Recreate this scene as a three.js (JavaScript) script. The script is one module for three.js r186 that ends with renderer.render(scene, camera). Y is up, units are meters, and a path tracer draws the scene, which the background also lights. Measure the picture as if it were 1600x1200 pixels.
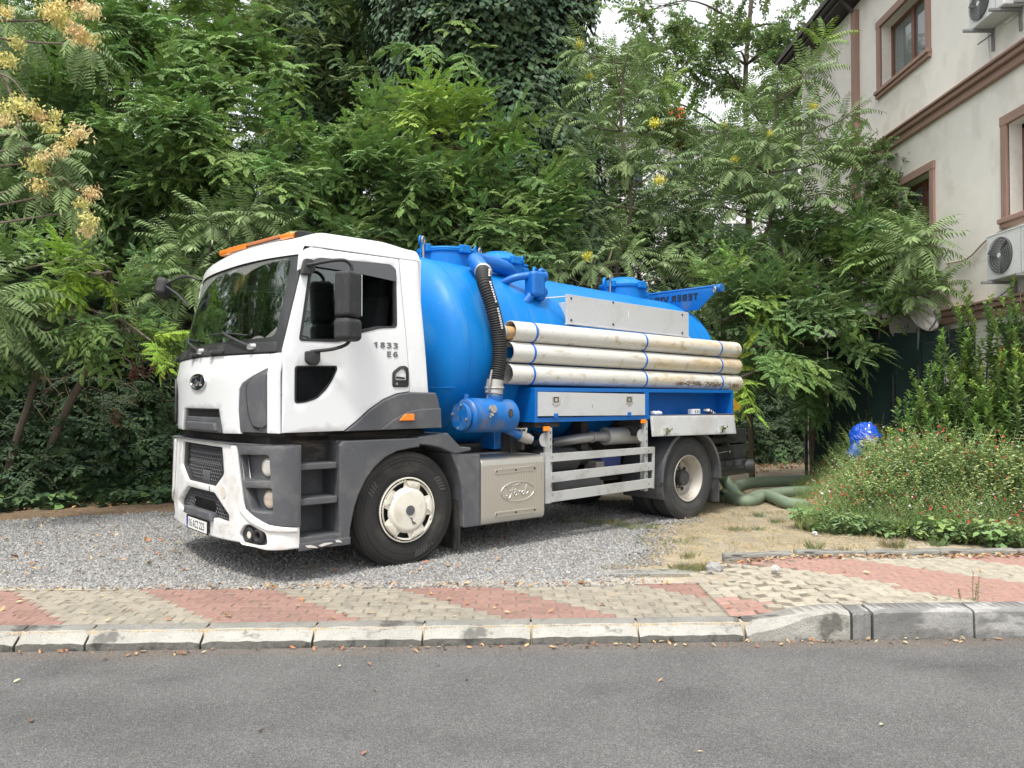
import * as THREE from 'three';
import { mergeGeometries, mergeVertices, toCreasedNormals } from 'three/addons/utils/BufferGeometryUtils.js';
import { RoundedBoxGeometry } from 'three/addons/geometries/RoundedBoxGeometry.js';
import { TextGeometry } from 'three/addons/geometries/TextGeometry.js';
import { FontLoader } from 'three/addons/loaders/FontLoader.js';
import { TessellateModifier } from 'three/addons/modifiers/TessellateModifier.js';

// ---------------------------------------------------------------- camera, sky, sun, exposure
const scene = new THREE.Scene();
const camera = new THREE.PerspectiveCamera(53.13, 4 / 3, 0.1, 600);
camera.position.set(0, 1.55, 0);
camera.rotation.x = Math.atan(23 / 1200);
const renderer = new THREE.WebGLRenderer({ antialias: true });
renderer.setSize(1024, 768);
renderer.toneMapping = THREE.LinearToneMapping;
renderer.toneMappingExposure = 1.5;
renderer.shadowMap.enabled = true;
const SUNDIR = new THREE.Vector3(-0.15, 1.0, 0.36).normalize();
{
  const w = 128, h = 64, d = new Float32Array(w * h * 4);
  for (let y = 0; y < h; y++) for (let x = 0; x < w; x++) {
    const el = ((y + 0.5) / h - 0.5) * Math.PI, az = ((x + 0.5) / w - 0.5) * 2 * Math.PI;
    const dir = new THREE.Vector3(Math.cos(el) * Math.cos(az), Math.sin(el), Math.cos(el) * Math.sin(az));
    const up = Math.max(0, dir.y);
    const veil = Math.pow(Math.max(0, dir.dot(SUNDIR)), 6);           // bright cloud round the hidden sun
    const L = 0.78 + 0.45 * up + 1.0 * veil;
    const i = (y * w + x) * 4;
    d[i] = L * (0.965 + 0.05 * veil); d[i + 1] = L * 0.99; d[i + 2] = L * (1.03 - 0.05 * veil); d[i + 3] = 1;
  }
  const t = new THREE.DataTexture(d, w, h, THREE.RGBAFormat, THREE.FloatType);
  t.mapping = THREE.EquirectangularReflectionMapping; t.magFilter = THREE.LinearFilter; t.minFilter = THREE.LinearFilter;
  t.needsUpdate = true; scene.background = t; scene.environment = t;
}
const sun = new THREE.DirectionalLight(new THREE.Color().setRGB(1, 0.955, 0.88), 2.4);
sun.position.copy(SUNDIR).multiplyScalar(60); sun.target.position.set(0, 0, -9);
sun.castShadow = true; sun.shadow.radius = 18; sun.shadow.mapSize.set(4096, 4096);
Object.assign(sun.shadow.camera, { left: -25, right: 25, top: 25, bottom: -25, near: 1, far: 140 });
scene.add(sun, sun.target);

// ---------------------------------------------------------------- helpers
let seedState = 12345;
const seed = (s) => { seedState = s >>> 0; };
const rnd = () => { seedState = (seedState + 0x6d2b79f5) | 0; let t = Math.imul(seedState ^ (seedState >>> 15), 1 | seedState); t = (t + Math.imul(t ^ (t >>> 7), 61 | t)) ^ t; return ((t ^ (t >>> 14)) >>> 0) / 4294967296; };
const rr = (a, b) => a + (b - a) * rnd();
const gauss = () => (rnd() + rnd() + rnd() - 1.5) / 1.5;
const V = (x, y, z) => new THREE.Vector3(x, y, z);
const lerp = THREE.MathUtils.lerp, clamp = THREE.MathUtils.clamp, smooth = THREE.MathUtils.smoothstep;
// the place that a pixel of the 1600 x 1200 photograph shows at a given depth (metres) in front of the camera
function at(px, py, depth) {
  const c = Math.cos(camera.rotation.x), s = Math.sin(camera.rotation.x), x = (px - 800) / 1200, y = (600 - py) / 1200;
  const dy = y * c + s, dz = c - y * s;
  return V(x / dz * depth, 1.55 + dy / dz * depth, -depth);
}
const used = new Map();
function numbered(n) { const k = used.get(n) || 0; used.set(n, k + 1); return k ? n + '_' + String(k).padStart(3, '0') : n; }
function tag(o, label, category, group, kind) { Object.assign(o.userData, { label, category }); if (group) o.userData.group = group; if (kind) o.userData.kind = kind; return o; }
function thing(name, label, category, pos = [0, 0, 0], turn = 0, group) {
  const o = new THREE.Group(); o.name = numbered(name); o.position.set(...pos); o.rotation.y = turn; scene.add(o); return tag(o, label, category, group);
}
function clean(g) {
  let q = g.index ? g.toNonIndexed() : g.clone();
  for (const k of Object.keys(q.attributes)) if (!['position', 'normal', 'uv'].includes(k)) q.deleteAttribute(k);
  if (!q.attributes.normal) q.computeVertexNormals();
  if (!q.attributes.uv) { const p = q.attributes.position, a = new Float32Array(p.count * 2); for (let i = 0; i < p.count; i++) { a[i * 2] = p.getX(i) + p.getZ(i) * 0.7; a[i * 2 + 1] = p.getY(i); } q.setAttribute('uv', new THREE.BufferAttribute(a, 2)); }
  q.morphAttributes = {}; return q;
}
const mg = (list) => mergeGeometries(list.flat().filter(Boolean).map(clean));
function mesh(name, geo, mat, parent, label) {
  const m = new THREE.Mesh(Array.isArray(geo) ? mg(geo) : geo, mat); m.name = parent && parent !== scene ? name : numbered(name);
  m.castShadow = m.receiveShadow = true; (parent || scene).add(m); if (label) m.userData.label = label; return m;
}
function struct(name, geo, mat) { const m = mesh(name, geo, mat, scene); m.userData.kind = 'structure'; return m; }
const T = (g, x = 0, y = 0, z = 0, rx = 0, ry = 0, rz = 0) => g.applyMatrix4(new THREE.Matrix4().compose(V(x, y, z), new THREE.Quaternion().setFromEuler(new THREE.Euler(rx, ry, rz)), V(1, 1, 1)));
const box = (w, h, d, x = 0, y = 0, z = 0) => new THREE.BoxGeometry(w, h, d).translate(x, y, z);
const rbox = (w, h, d, r, x = 0, y = 0, z = 0) => new RoundedBoxGeometry(w, h, d, 2, Math.min(r, w / 2.01, h / 2.01, d / 2.01)).translate(x, y, z);
const span = (x0, x1, y0, y1, z0, z1, r = 0.006) => rbox(Math.abs(x1 - x0), Math.abs(y1 - y0), Math.abs(z1 - z0), r, (x0 + x1) / 2, (y0 + y1) / 2, (z0 + z1) / 2);
// cylinder from a to b
function rod(a, b, r0, r1 = r0, n = 14, open = false) {
  const d = b.clone().sub(a), g = new THREE.CylinderGeometry(r1, r0, d.length(), n, 1, open);
  g.applyQuaternion(new THREE.Quaternion().setFromUnitVectors(V(0, 1, 0), d.normalize())); const c = a.clone().add(b).multiplyScalar(0.5); return g.translate(c.x, c.y, c.z);
}
const tube = (pts, r, seg = 24, n = 10, closed = false) => new THREE.TubeGeometry(new THREE.CatmullRomCurve3(pts, closed, 'centripetal'), seg, r, n, closed);
function shapeOf(pts, holes = []) { const s = new THREE.Shape(pts.map((p) => new THREE.Vector2(p[0], p[1]))); for (const h of holes) s.holes.push(new THREE.Path(h.map((p) => new THREE.Vector2(p[0], p[1])))); return s; }
function ex(pts, depth, bevel = 0, holes = []) {
  const s = pts instanceof THREE.Shape ? pts : shapeOf(pts, holes);
  return new THREE.ExtrudeGeometry(s, { depth: depth - 2 * bevel, bevelEnabled: bevel > 0, bevelThickness: bevel, bevelSize: bevel, bevelOffset: -bevel, bevelSegments: 2, curveSegments: 10 }).translate(0, 0, bevel);
}
// rounded polygon: each corner replaced by a small arc
function round(pts, r) {
  const out = [], n = pts.length;
  for (let i = 0; i < n; i++) {
    const p = new THREE.Vector2(...pts[i]), a = new THREE.Vector2(...pts[(i + n - 1) % n]), b = new THREE.Vector2(...pts[(i + 1) % n]);
    const k = Math.min(r, p.distanceTo(a) * 0.45, p.distanceTo(b) * 0.45), u = a.clone().sub(p).setLength(k).add(p), v = b.clone().sub(p).setLength(k).add(p);
    for (let j = 0; j <= 4; j++) { const t = j / 4; out.push([(1 - t) * (1 - t) * u.x + 2 * t * (1 - t) * p.x + t * t * v.x, (1 - t) * (1 - t) * u.y + 2 * t * (1 - t) * p.y + t * t * v.y]); }
  }
  return out;
}
function tess(g, edge) { const q = clean(g); q.deleteAttribute('normal'); const o = new TessellateModifier(edge, 7).modify(q); return o; }
function remap(g, fn, { edge = 0.09, crease = 0.45, flip = false } = {}) {
  const q = clean(tess(g, edge)), p = q.attributes.position, v = V(0, 0, 0);
  for (let i = 0; i < p.count; i++) { v.fromBufferAttribute(p, i); fn(v); p.setXYZ(i, v.x, v.y, v.z); }
  if (flip) for (const k of ['position', 'uv']) { const a = q.attributes[k], s = a.itemSize; for (let i = 0; i < a.count; i += 3) for (let c = 0; c < s; c++) { const t = a.array[(i + 1) * s + c]; a.array[(i + 1) * s + c] = a.array[(i + 2) * s + c]; a.array[(i + 2) * s + c] = t; } }
  q.deleteAttribute('normal'); return toCreasedNormals(q, crease);
}
function lathe(pts, n = 40) { return new THREE.LatheGeometry(pts.map((p) => new THREE.Vector2(p[0], p[1])), n); }

// ---------------------------------------------------------------- procedural textures
function hash2(x, y, s) { let h = Math.imul(x | 0, 374761393) ^ Math.imul(y | 0, 668265263) ^ Math.imul(s | 0, 974634777); h = Math.imul(h ^ (h >>> 13), 1274126177); return ((h ^ (h >>> 16)) >>> 0) / 4294967296; }
function vnoise(x, y, per, s) { const xi = Math.floor(x), yi = Math.floor(y), fx = x - xi, fy = y - yi, m = (a) => ((a % per) + per) % per, u = fx * fx * (3 - 2 * fx), v = fy * fy * (3 - 2 * fy); return lerp(lerp(hash2(m(xi), m(yi), s), hash2(m(xi + 1), m(yi), s), u), lerp(hash2(m(xi), m(yi + 1), s), hash2(m(xi + 1), m(yi + 1), s), u), v); }
function fbm(x, y, per, oct, s) { let a = 0, w = 0.5, t = 0; for (let o = 0; o < oct; o++) { a += w * vnoise(x, y, per, s + o * 17); t += w; w *= 0.55; x *= 2; y *= 2; per *= 2; } return a / t; }
function tex(size, fn, srgb = true, h = size) {
  const d = new Uint8Array(size * h * 4);
  for (let y = 0; y < h; y++) for (let x = 0; x < size; x++) { const c = fn(x / size, y / h, x, y), i = (y * size + x) * 4; for (let k = 0; k < 3; k++) { const v = typeof c === 'number' ? c : c[k]; d[i + k] = clamp(Math.round((srgb ? (v <= 0.0031308 ? v * 12.92 : 1.055 * Math.pow(v, 1 / 2.4) - 0.055) : v) * 255), 0, 255); } d[i + 3] = 255; }
  const t = new THREE.DataTexture(d, size, h); t.wrapS = t.wrapT = THREE.RepeatWrapping; t.magFilter = THREE.LinearFilter; t.minFilter = THREE.LinearMipmapLinearFilter; t.generateMipmaps = true;
  if (srgb) t.colorSpace = THREE.SRGBColorSpace; t.needsUpdate = true; return t;
}
const rep = (t, x, y = x) => { const c = t.clone(); c.repeat.set(x, y); c.needsUpdate = true; return c; };
const rgb = (r, g, b) => new THREE.Color().setRGB(r, g, b);
const mixc = (a, b, t) => [lerp(a[0], b[0], t), lerp(a[1], b[1], t), lerp(a[2], b[2], t)];
const std = (r, g, b, rough = 0.6, o = {}) => new THREE.MeshStandardMaterial({ color: rgb(r, g, b), roughness: rough, ...o });
const phys = (r, g, b, rough = 0.4, o = {}) => new THREE.MeshPhysicalMaterial({ color: rgb(r, g, b), roughness: rough, ...o });
// fine mottling that multiplies a plain colour, and a roughness cousin
const mottle = tex(512, (u, v) => { const n = fbm(u * 6, v * 6, 6, 5, 3), f = fbm(u * 40, v * 40, 40, 2, 9); return 0.86 + 0.14 * clamp(n * 1.5 - 0.25, 0, 1) * (0.9 + 0.1 * f); });
const roughT = tex(512, (u, v) => 0.72 + 0.28 * fbm(u * 9, v * 9, 9, 5, 21), false);
const fineBump = tex(512, (u, v) => fbm(u * 90, v * 90, 90, 2, 33), false);
const grimeT = (base, dirt, amount, s, sx = 5, sy = 5) => tex(512, (u, v) => { const n = fbm(u * sx, v * sy, Math.max(sx, sy) === sx && sx === sy ? sx : sx, 5, s), k = clamp((n - 0.5) * 3.2, 0, 1) * amount, f = 0.94 + 0.12 * fbm(u * 64, v * 64, 64, 2, s + 5); return mixc(base, dirt, k).map((q) => q * f); });
// ---------------------------------------------------------------- the ground
const kerbZ = (x) => -5.2 - 0.045 * x;
const paveY = (x) => 0.02 + 0.075 * smooth(x, 1.5, 2.6);
function sheet(x0, x1, nx, zf, rows, yf, uvs = 1) {   // grid: zf(x, v) and yf(x, z)
  const p = [], uv = [], idx = [];
  for (let j = 0; j <= rows; j++) for (let i = 0; i <= nx; i++) { const x = lerp(x0, x1, i / nx), z = zf(x, j / rows); p.push(x, yf(x, z), z); uv.push(x * uvs, -z * uvs); }
  for (let j = 0; j < rows; j++) for (let i = 0; i < nx; i++) { const a = j * (nx + 1) + i, b = a + nx + 1; idx.push(a, a + 1, b, a + 1, b + 1, b); }
  const g = new THREE.BufferGeometry(); g.setAttribute('position', new THREE.Float32BufferAttribute(p, 3)); g.setAttribute('uv', new THREE.Float32BufferAttribute(uv, 2)); g.setIndex(idx); g.computeVertexNormals();
  if (g.attributes.normal.getY(0) < 0) { for (let i = 0; i < idx.length; i += 3) { const t = idx[i]; idx[i] = idx[i + 1]; idx[i + 1] = t; } g.setIndex(idx); g.computeVertexNormals(); }
  return g;
}
function tint(g, fn) { const p = g.attributes.position, c = new Float32Array(p.count * 3); for (let i = 0; i < p.count; i++) { const k = fn(p.getX(i), p.getY(i), p.getZ(i)); c.set(k, i * 3); } g.setAttribute('color', new THREE.BufferAttribute(c, 3)); return g; }
// dry earth with straw and grit, 3 m tile
const soilT = tex(1024, (u, v, x, y) => {
  const big = fbm(u * 5, v * 5, 5, 5, 101), mid = fbm(u * 30, v * 30, 30, 3, 111), grit = hash2(x >> 1, y >> 1, 7), straw = fbm(u * 120, v * 22, 22, 2, 131), straw2 = fbm(u * 22, v * 120, 22, 2, 137);
  let c = mixc([0.31, 0.265, 0.205], [0.46, 0.415, 0.345], clamp(big * 1.6 - 0.3, 0, 1));
  if (straw > 0.64 || straw2 > 0.66) c = mixc(c, [0.52, 0.40, 0.20], 0.6 * clamp(mid * 2 - 0.4, 0, 1));
  if (grit > 0.93) c = mixc(c, [0.52, 0.50, 0.46], 0.7); else if (grit < 0.06) c = mixc(c, [0.12, 0.10, 0.08], 0.6);
  return c.map((q) => q * (0.8 + 0.4 * mid));
});
const soilB = tex(1024, (u, v, x, y) => 0.5 * fbm(u * 40, v * 40, 40, 4, 141) + 0.5 * hash2(x >> 1, y >> 1, 17), false);
const mSoil = std(1, 1, 1, 0.96, { map: rep(soilT, 1 / 3), bumpMap: rep(soilB, 1 / 3), bumpScale: 0.012, vertexColors: true });
{
  const zs = [[260, -0.145], [2, -0.145], [-4.4, -0.145], ['k', -0.145], ['k', 0], [-6.0, 0], [-6.8, 0], [-7.6, 0], [-8.4, 0], [-9.4, 0], [-10.5, 0], [-12, 0], [-14, 0], [-17, 0], [-22, 0], [-40, 0], [-260, 0]], n = zs.length - 1;
  const g = sheet(-260, 260, 520, (x, v) => { const k = Math.round(v * n), kz = clamp(kerbZ(x), -5.7, -4.8) - 0.07; return zs[k][0] === 'k' ? kz - (k === 4 ? 0.002 : 0) : zs[k][0]; }, n, (x, z) => (z > clamp(kerbZ(x), -5.7, -4.8) - 0.071 ? -0.145 : 0));
  tint(g, (x, y, z) => { const n = fbm(x * 0.6 + 50, z * 0.6 + 50, 1000, 3, 5); return mixc([0.8, 0.8, 0.8], [1.12, 1.05, 0.95], n); });
  struct('ground', g, mSoil);
}
// asphalt: stones of several greys in dark binder, 2 m tile
const asphT = tex(1024, (u, v, x, y) => {
  const a = hash2(x >> 1, y >> 1, 51), b = hash2((x + 1) >> 2, (y + 3) >> 2, 57), n = fbm(u * 7, v * 7, 7, 4, 61);
  let L = 0.080 + 0.035 * n; if (b > 0.7) L += 0.055 * (b - 0.5) * 2; if (a > 0.86) L += 0.10 * (a - 0.8) / 0.2; if (a < 0.18) L *= 0.55;
  return [L * 1.01, L, L * 0.985];
});
const asphB = tex(1024, (u, v, x, y) => 0.6 * hash2(x >> 1, y >> 1, 51) + 0.4 * hash2((x + 1) >> 2, (y + 3) >> 2, 57), false);
{
  const g = sheet(-60, 60, 480, (x, v) => lerp(kerbZ(x) + 0.02, 9, v * v * 0.35 + v * 0.65), 90, () => -0.1);
  tint(g, (x, y, z) => {
    const big = fbm(x * 0.5 + 90, z * 0.9 + 90, 1000, 4, 71), streak = fbm(x * 0.25 + z * 0.5 + 30, z * 2.6 - x * 0.9 + 60, 1000, 3, 77);
    let k = 0.86 + 0.28 * big; k *= 1 - 0.15 * smooth(streak, 0.54, 0.70); k *= 1 - 0.22 * smooth(fbm(x * 1.1 + 15, z * 1.4 + 44, 1000, 4, 78), 0.66, 0.74);
    const d = z - kerbZ(x) - 0.03; const dirt = clamp(1 - d / (0.10 + 0.16 * fbm(x * 3 + 40, 7, 1000, 3, 79)), 0, 1);   // reddish silt lying in the gutter
    return mixc([k, k, k], [1.35, 1.05, 0.8], 0.55 * Math.min(1, dirt * 1.6));
  });
  struct('road', g, std(1, 1, 1, 0.9, { map: rep(asphT, 0.5), bumpMap: rep(asphB, 0.5), bumpScale: 0.006, vertexColors: true }));
}
// concrete for kerbs
const concT = tex(512, (u, v, x, y) => { const n = fbm(u * 13, v * 13, 13, 5, 201), f = hash2(x, y, 203), st = fbm(u * 9, v * 15, 45, 5, 207); let L = 0.15 + 0.12 * n; L *= 1 + 0.7 * smooth(st, 0.52, 0.66); if (f > 0.95) L *= 0.6; return [L, L * 0.985, L * 0.95]; });
const concW = tex(512, (u, v, x, y) => { const n = fbm(u * 13, v * 13, 13, 5, 211), f = hash2(x, y, 213), st = fbm(u * 17, v * 17, 17, 5, 217); let c = [0.29 + 0.15 * n, 0.28 + 0.15 * n, 0.25 + 0.14 * n]; c = mixc(c, [0.15, 0.145, 0.13], smooth(st, 0.54, 0.70)); if (f > 0.94) c = c.map((q) => q * 0.6); return c; });
const concB = tex(512, (u, v, x, y) => 0.7 * fbm(u * 20, v * 20, 20, 5, 221) + 0.3 * hash2(x, y, 223), false);
const mConc = std(1, 1, 1, 0.92, { vertexColors: true, map: rep(concT, 0.41), bumpMap: rep(concB, 0.8), bumpScale: 0.012 });
const mConcV = std(1, 1, 1, 0.92, { vertexColors: true, map: rep(concW, 0.41), bumpMap: rep(concB, 0.8), bumpScale: 0.016 });
const mConcW = std(1, 1, 1, 0.92, { map: rep(concW, 0.41), bumpMap: rep(concB, 0.8), bumpScale: 0.016 });
const kerb = tag(thing('kerb', 'grey concrete kerb between road and brick pavement', 'kerb'), 'grey concrete kerb between road and brick pavement', 'kerb'); delete kerb.userData.category; kerb.userData.kind = 'structure';
function kerbStone(x0, x1, h0, h1, low, seedN) {
  seed(seedN); const prof = (h, l) => [[0, -0.16], [0.0, lerp(h - 0.02, -0.055, l)], [lerp(0.015, 0.085, l), lerp(h - 0.004, h - 0.012, l)], [lerp(0.03, 0.10, l), h], [0.17, h], [0.17, -0.16]];
  const nx = 12, p = [], uv = [], idx = [], np = 6, gap = 0.008;
  for (let i = 0; i <= nx; i++) {
    const t = i / nx, x = lerp(x0 + gap, x1 - gap, t), l = low === 2 ? clamp(1 - t * 1.6, 0, 1) : low, h = lerp(h0, h1, low === 2 ? smooth(t, 0, 0.8) : t), pr = prof(h, l), e = (i === 0 || i === nx) ? 0.010 : 0;
    pr.forEach(([d, y], k) => { const j = k > 0 && k < 4 ? 1 : 0; p.push(x, y - (j ? e + rr(0, 0.007) : 0), kerbZ(x) - d - (j ? rr(-0.004, 0.008) : 0)); uv.push(x, d + y); });
  }
  for (let i = 0; i < nx; i++) for (let k = 0; k < np - 1; k++) { const a = i * np + k, b = a + np; idx.push(a, b, a + 1, b, b + 1, a + 1); }
  for (const s of [0, nx * np]) for (let k = 1; k < np - 1; k++) idx.push(s, s + k, s + k + 1);
  const g = new THREE.BufferGeometry(); g.setAttribute('position', new THREE.Float32BufferAttribute(p, 3)); g.setAttribute('uv', new THREE.Float32BufferAttribute(uv, 2)); g.setIndex(idx); const q = toCreasedNormals(g.toNonIndexed(), 0.5), P = q.attributes.position, col = new Float32Array(P.count * 3);
  // soiled foot, pale worn bevel, grey top: each face keeps one tone
  for (let i = 0; i < P.count; i += 3) { const my = (P.getY(i) + P.getY(i + 1) + P.getY(i + 2)) / 3, mz = (P.getZ(i) - kerbZ(P.getX(i)) + P.getZ(i + 1) - kerbZ(P.getX(i + 1)) + P.getZ(i + 2) - kerbZ(P.getX(i + 2))) / 3; const k = mz < -0.085 ? 0.62 : (low === 1 && my < -0.06 ? 0.45 : 1); for (let j = 0; j < 3; j++) col.fill(k, (i + j) * 3, (i + j) * 3 + 3); }
  q.setAttribute('color', new THREE.BufferAttribute(col, 3)); return q;
}
const joints = [-9.1, -8.37, -7.64, -6.9, -6.18, -5.44, -4.71, -3.98, -3.26, -2.81, -2.06, -1.33, -0.6, 0.13, 0.86, 1.59];
for (let i = 0; i < joints.length - 1; i++) mesh('kerb_stone', kerbStone(joints[i], joints[i + 1], 0.02, 0.02, 1, 300 + i), mConcV, kerb);
mesh('kerb_stone', kerbStone(1.6, 2.33, 0.02, 0.095, 2, 331), mConcV, kerb, 'kerb stone that rises from the lowered kerb');
mesh('kerb_stone', kerbStone(2.335, 2.475, 0.088, 0.092, 0, 332), mConc, kerb, 'short broken piece of kerb');
[2.48, 3.2, 3.93, 4.66, 5.39, 6.12, 6.85].forEach((x, i, a) => { if (i < a.length - 1) mesh('kerb_stone', kerbStone(x, a[i + 1], 0.097, 0.097, 0, 340 + i), mConc, kerb); });
// dirt packed in the joints of the kerb
// pavement of interlocking bricks
const pavement = new THREE.Group(); pavement.name = 'pavement'; pavement.userData.kind = 'structure'; scene.add(pavement);
const sandT = tex(256, (u, v, x, y) => { const n = fbm(u * 8, v * 8, 8, 4, 231), f = hash2(x, y, 233); return mixc([0.11, 0.09, 0.07], [0.22, 0.185, 0.14], n).map((q) => q * (0.8 + 0.4 * f)); });
{
  const g = sheet(-12, 9, 84, (x, v) => kerbZ(x) - 0.16 - v * (x > 1.5 ? 1.72 : 1.2), 6, (x) => paveY(x) - 0.006);
  mesh('bedding_sand', g, std(1, 1, 1, 0.95, { map: rep(sandT, 2) }), pavement);
}
const brickB = tex(512, (u, v, x, y) => 0.6 * fbm(u * 24, v * 24, 24, 4, 241) + 0.4 * hash2(x, y, 243), false);
const brickT = (c, s) => tex(512, (u, v, x, y) => { const n = fbm(u * 10, v * 10, 10, 5, s), d = fbm(u * 5, v * 5, 5, 4, s + 3), f = hash2(x, y, s + 7); return mixc(c, [0.23, 0.21, 0.18], 0.32 * smooth(d, 0.5, 0.75)).map((q) => q * (0.72 + 0.4 * n) * (f > 0.94 ? 0.75 : 1)); });
const redT = brickT([0.46, 0.275, 0.225], 251), tanT = brickT([0.52, 0.47, 0.375], 261);
const mkBrick = (t, k) => std(k, k, k, 0.93, { map: t, bumpMap: brickB, bumpScale: 0.006 });
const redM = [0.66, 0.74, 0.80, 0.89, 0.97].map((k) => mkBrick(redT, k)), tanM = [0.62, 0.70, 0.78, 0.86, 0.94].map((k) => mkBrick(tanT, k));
function chamferBrick(L, Wd, s) {
  seed(s); const c = 0.006, h = 0.05, p = [], idx = [], uv = [], ou = rnd(), ov = rnd();
  const ring = (l, w, y) => { for (const [a, b] of [[-1, -1], [1, -1], [1, 1], [-1, 1]]) { p.push(a * l / 2, y + rr(-0.0012, 0.0012), b * w / 2); uv.push(ou + a * l * 1.5, ov + b * w * 1.5 + y * 2); } };
  ring(L, Wd, -h); ring(L, Wd, -c); ring(L - 2 * c, Wd - 2 * c, 0);
  for (let r = 0; r < 2; r++) for (let i = 0; i < 4; i++) { const a = r * 4 + i, b = r * 4 + (i + 1) % 4; idx.push(a, a + 4, b, b, a + 4, b + 4); }
  idx.push(8, 10, 9, 8, 11, 10);
  const g = new THREE.BufferGeometry(); g.setAttribute('position', new THREE.Float32BufferAttribute(p, 3)); g.setAttribute('uv', new THREE.Float32BufferAttribute(uv, 2)); g.setIndex(idx); return toCreasedNormals(g.toNonIndexed(), 0.3);
}
const brickG = [0, 1, 2, 3, 4, 5].map((i) => chamferBrick(0.191, 0.091, 400 + i)), halfG = [0, 1].map((i) => chamferBrick(0.091, 0.091, 420 + i));
{
  seed(77); const all = [];
  const lay = (x0, x1, rows, right) => {
    for (let r = 0; r < rows; r++) {
      const d = 0.225 + r * 0.1, off = (r % 2) * 0.1; const list = []; let x = x0;
      if (off) { list.push([x + 0.05, 1]); x += 0.1; }
      while (x + 0.2 <= x1 + 0.001) { list.push([x + 0.1, 0]); x += 0.2; }
      if (x + 0.1 <= x1 + 0.001) list.push([x + 0.05, 1]);
      for (const [cx, half] of list) {
        const z = kerbZ(cx) - d, k = cx - z; let red;
        if (right) red = k < 7.55 + (0) && k > 6.6 - 2 ? true : (k > 9.0 && k < 10.05) || k > 11.25; else red = ((((k - 3.26) % 2.03) + 2.03) % 2.03) < 0.95;
        if (right && k < 7.5 && k > 5) red = true; else if (right && k <= 5) red = false;
        all.push({ x: cx, z, half, red, dist: cx * cx + z * z, right });
      }
    }
  };
  lay(-8.47, 1.53, 10, false); lay(1.54, 8.2, 16, true);
  const inView = (b) => Math.abs(b.x / b.z) < 0.70; all.sort((a, b) => (inView(b) - inView(a)) || a.dist - b.dist);
  const rest = { 'worn red': [], 'worn tan': [], red: [], tan: [] };
  all.forEach((b, i) => {
    const g = b.half ? halfG[Math.floor(rnd() * 2)] : brickG[Math.floor(rnd() * 6)];
    // tree shade over the lowered part is put into its brick tones
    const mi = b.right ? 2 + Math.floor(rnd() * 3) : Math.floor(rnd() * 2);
    const y = paveY(b.x) + rr(-0.0014, 0.0014), tilt = (paveY(b.x + 0.1) - paveY(b.x - 0.1)) / 0.2;
    const rx = rr(-0.006, 0.006), rz = Math.atan(tilt) + rr(-0.004, 0.004), ry = 0.045 + rr(-0.012, 0.012) + (rnd() < 0.5 ? Math.PI : 0);
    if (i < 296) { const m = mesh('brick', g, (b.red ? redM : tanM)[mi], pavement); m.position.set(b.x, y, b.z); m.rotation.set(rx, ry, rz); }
    else rest[(b.right ? '' : 'worn ') + (b.red ? 'red' : 'tan')].push(T(g.clone(), b.x, y, b.z, rx, ry, rz));
  });
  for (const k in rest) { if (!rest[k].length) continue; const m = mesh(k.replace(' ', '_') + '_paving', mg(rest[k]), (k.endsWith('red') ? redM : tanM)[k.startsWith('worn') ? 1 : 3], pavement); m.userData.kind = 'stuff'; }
}
// worn concrete edging behind the raised pavement
{
  const e = thing('edging', 'low weathered concrete edging along the back of the raised brick pavement', 'edging'); delete e.userData.category; e.userData.kind = 'structure';
  const xs = [1.95, 2.62, 3.3, 4.0, 4.75, 5.5, 6.3];
  for (let i = 0; i < xs.length - 1; i++) {
    seed(500 + i); const L = xs[i + 1] - xs[i] - 0.015, g = remap(rbox(L, 0.13, 0.1, 0.015), (v) => { const n = fbm(v.x * 5 + i * 9 + 50, v.z * 8 + v.y * 6 + 50, 1000, 3, 83) - 0.5; v.y += n * 0.03; v.z += n * 0.02; }, { edge: 0.12 });
    const m = mesh('edging_stone', g, mConcW, e); const x = (xs[i] + xs[i + 1]) / 2; m.position.set(x, paveY(x) - 0.025, kerbZ(x) - 1.86); m.rotation.y = 0.045 + rr(-0.02, 0.02); m.rotation.z = rr(-0.015, 0.015);
  }
}
function rock(s, r, detail = 1) { seed(s); const g = new THREE.IcosahedronGeometry(r, detail), q = mergeVertices(clean(g).deleteAttribute('normal').deleteAttribute('uv')), p = q.attributes.position, ax = [rr(0.7, 1.3), rr(0.5, 0.9), rr(0.7, 1.3)]; for (let i = 0; i < p.count; i++) { const k = rr(0.78, 1.15); p.setXYZ(i, p.getX(i) * ax[0] * k, p.getY(i) * ax[1] * k, p.getZ(i) * ax[2] * k); } const o = q.toNonIndexed(); o.computeVertexNormals(); return clean(o); }
const rockM = (k) => std(k, k * 0.98, k * 0.95, 0.92, { map: mottle, bumpMap: rep(fineBump, 4), bumpScale: 0.004 });
{ const p = V(1.78, 0.05, -6.78), o = mesh('broken_concrete', T(rock(611, 0.085, 2), p.x, p.y, p.z), rockM(0.34), scene); tag(o, 'grey lump of broken concrete at the end of the weathered edging', 'stone'); }
{ const o = mesh('broken_concrete', T(rock(612, 0.045, 2), 2.22, paveY(2.3) + 0.03, -6.5), rockM(0.55), scene); tag(o, 'small pale concrete lump lying on the brick pavement before the edging', 'stone'); }
{ const o = mesh('broken_concrete', T(rock(613, 0.04, 1), 3.42, 0.03, -8.7), rockM(0.6), scene); tag(o, 'small pale stone on dry ground left of the weeds', 'stone'); }
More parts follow.
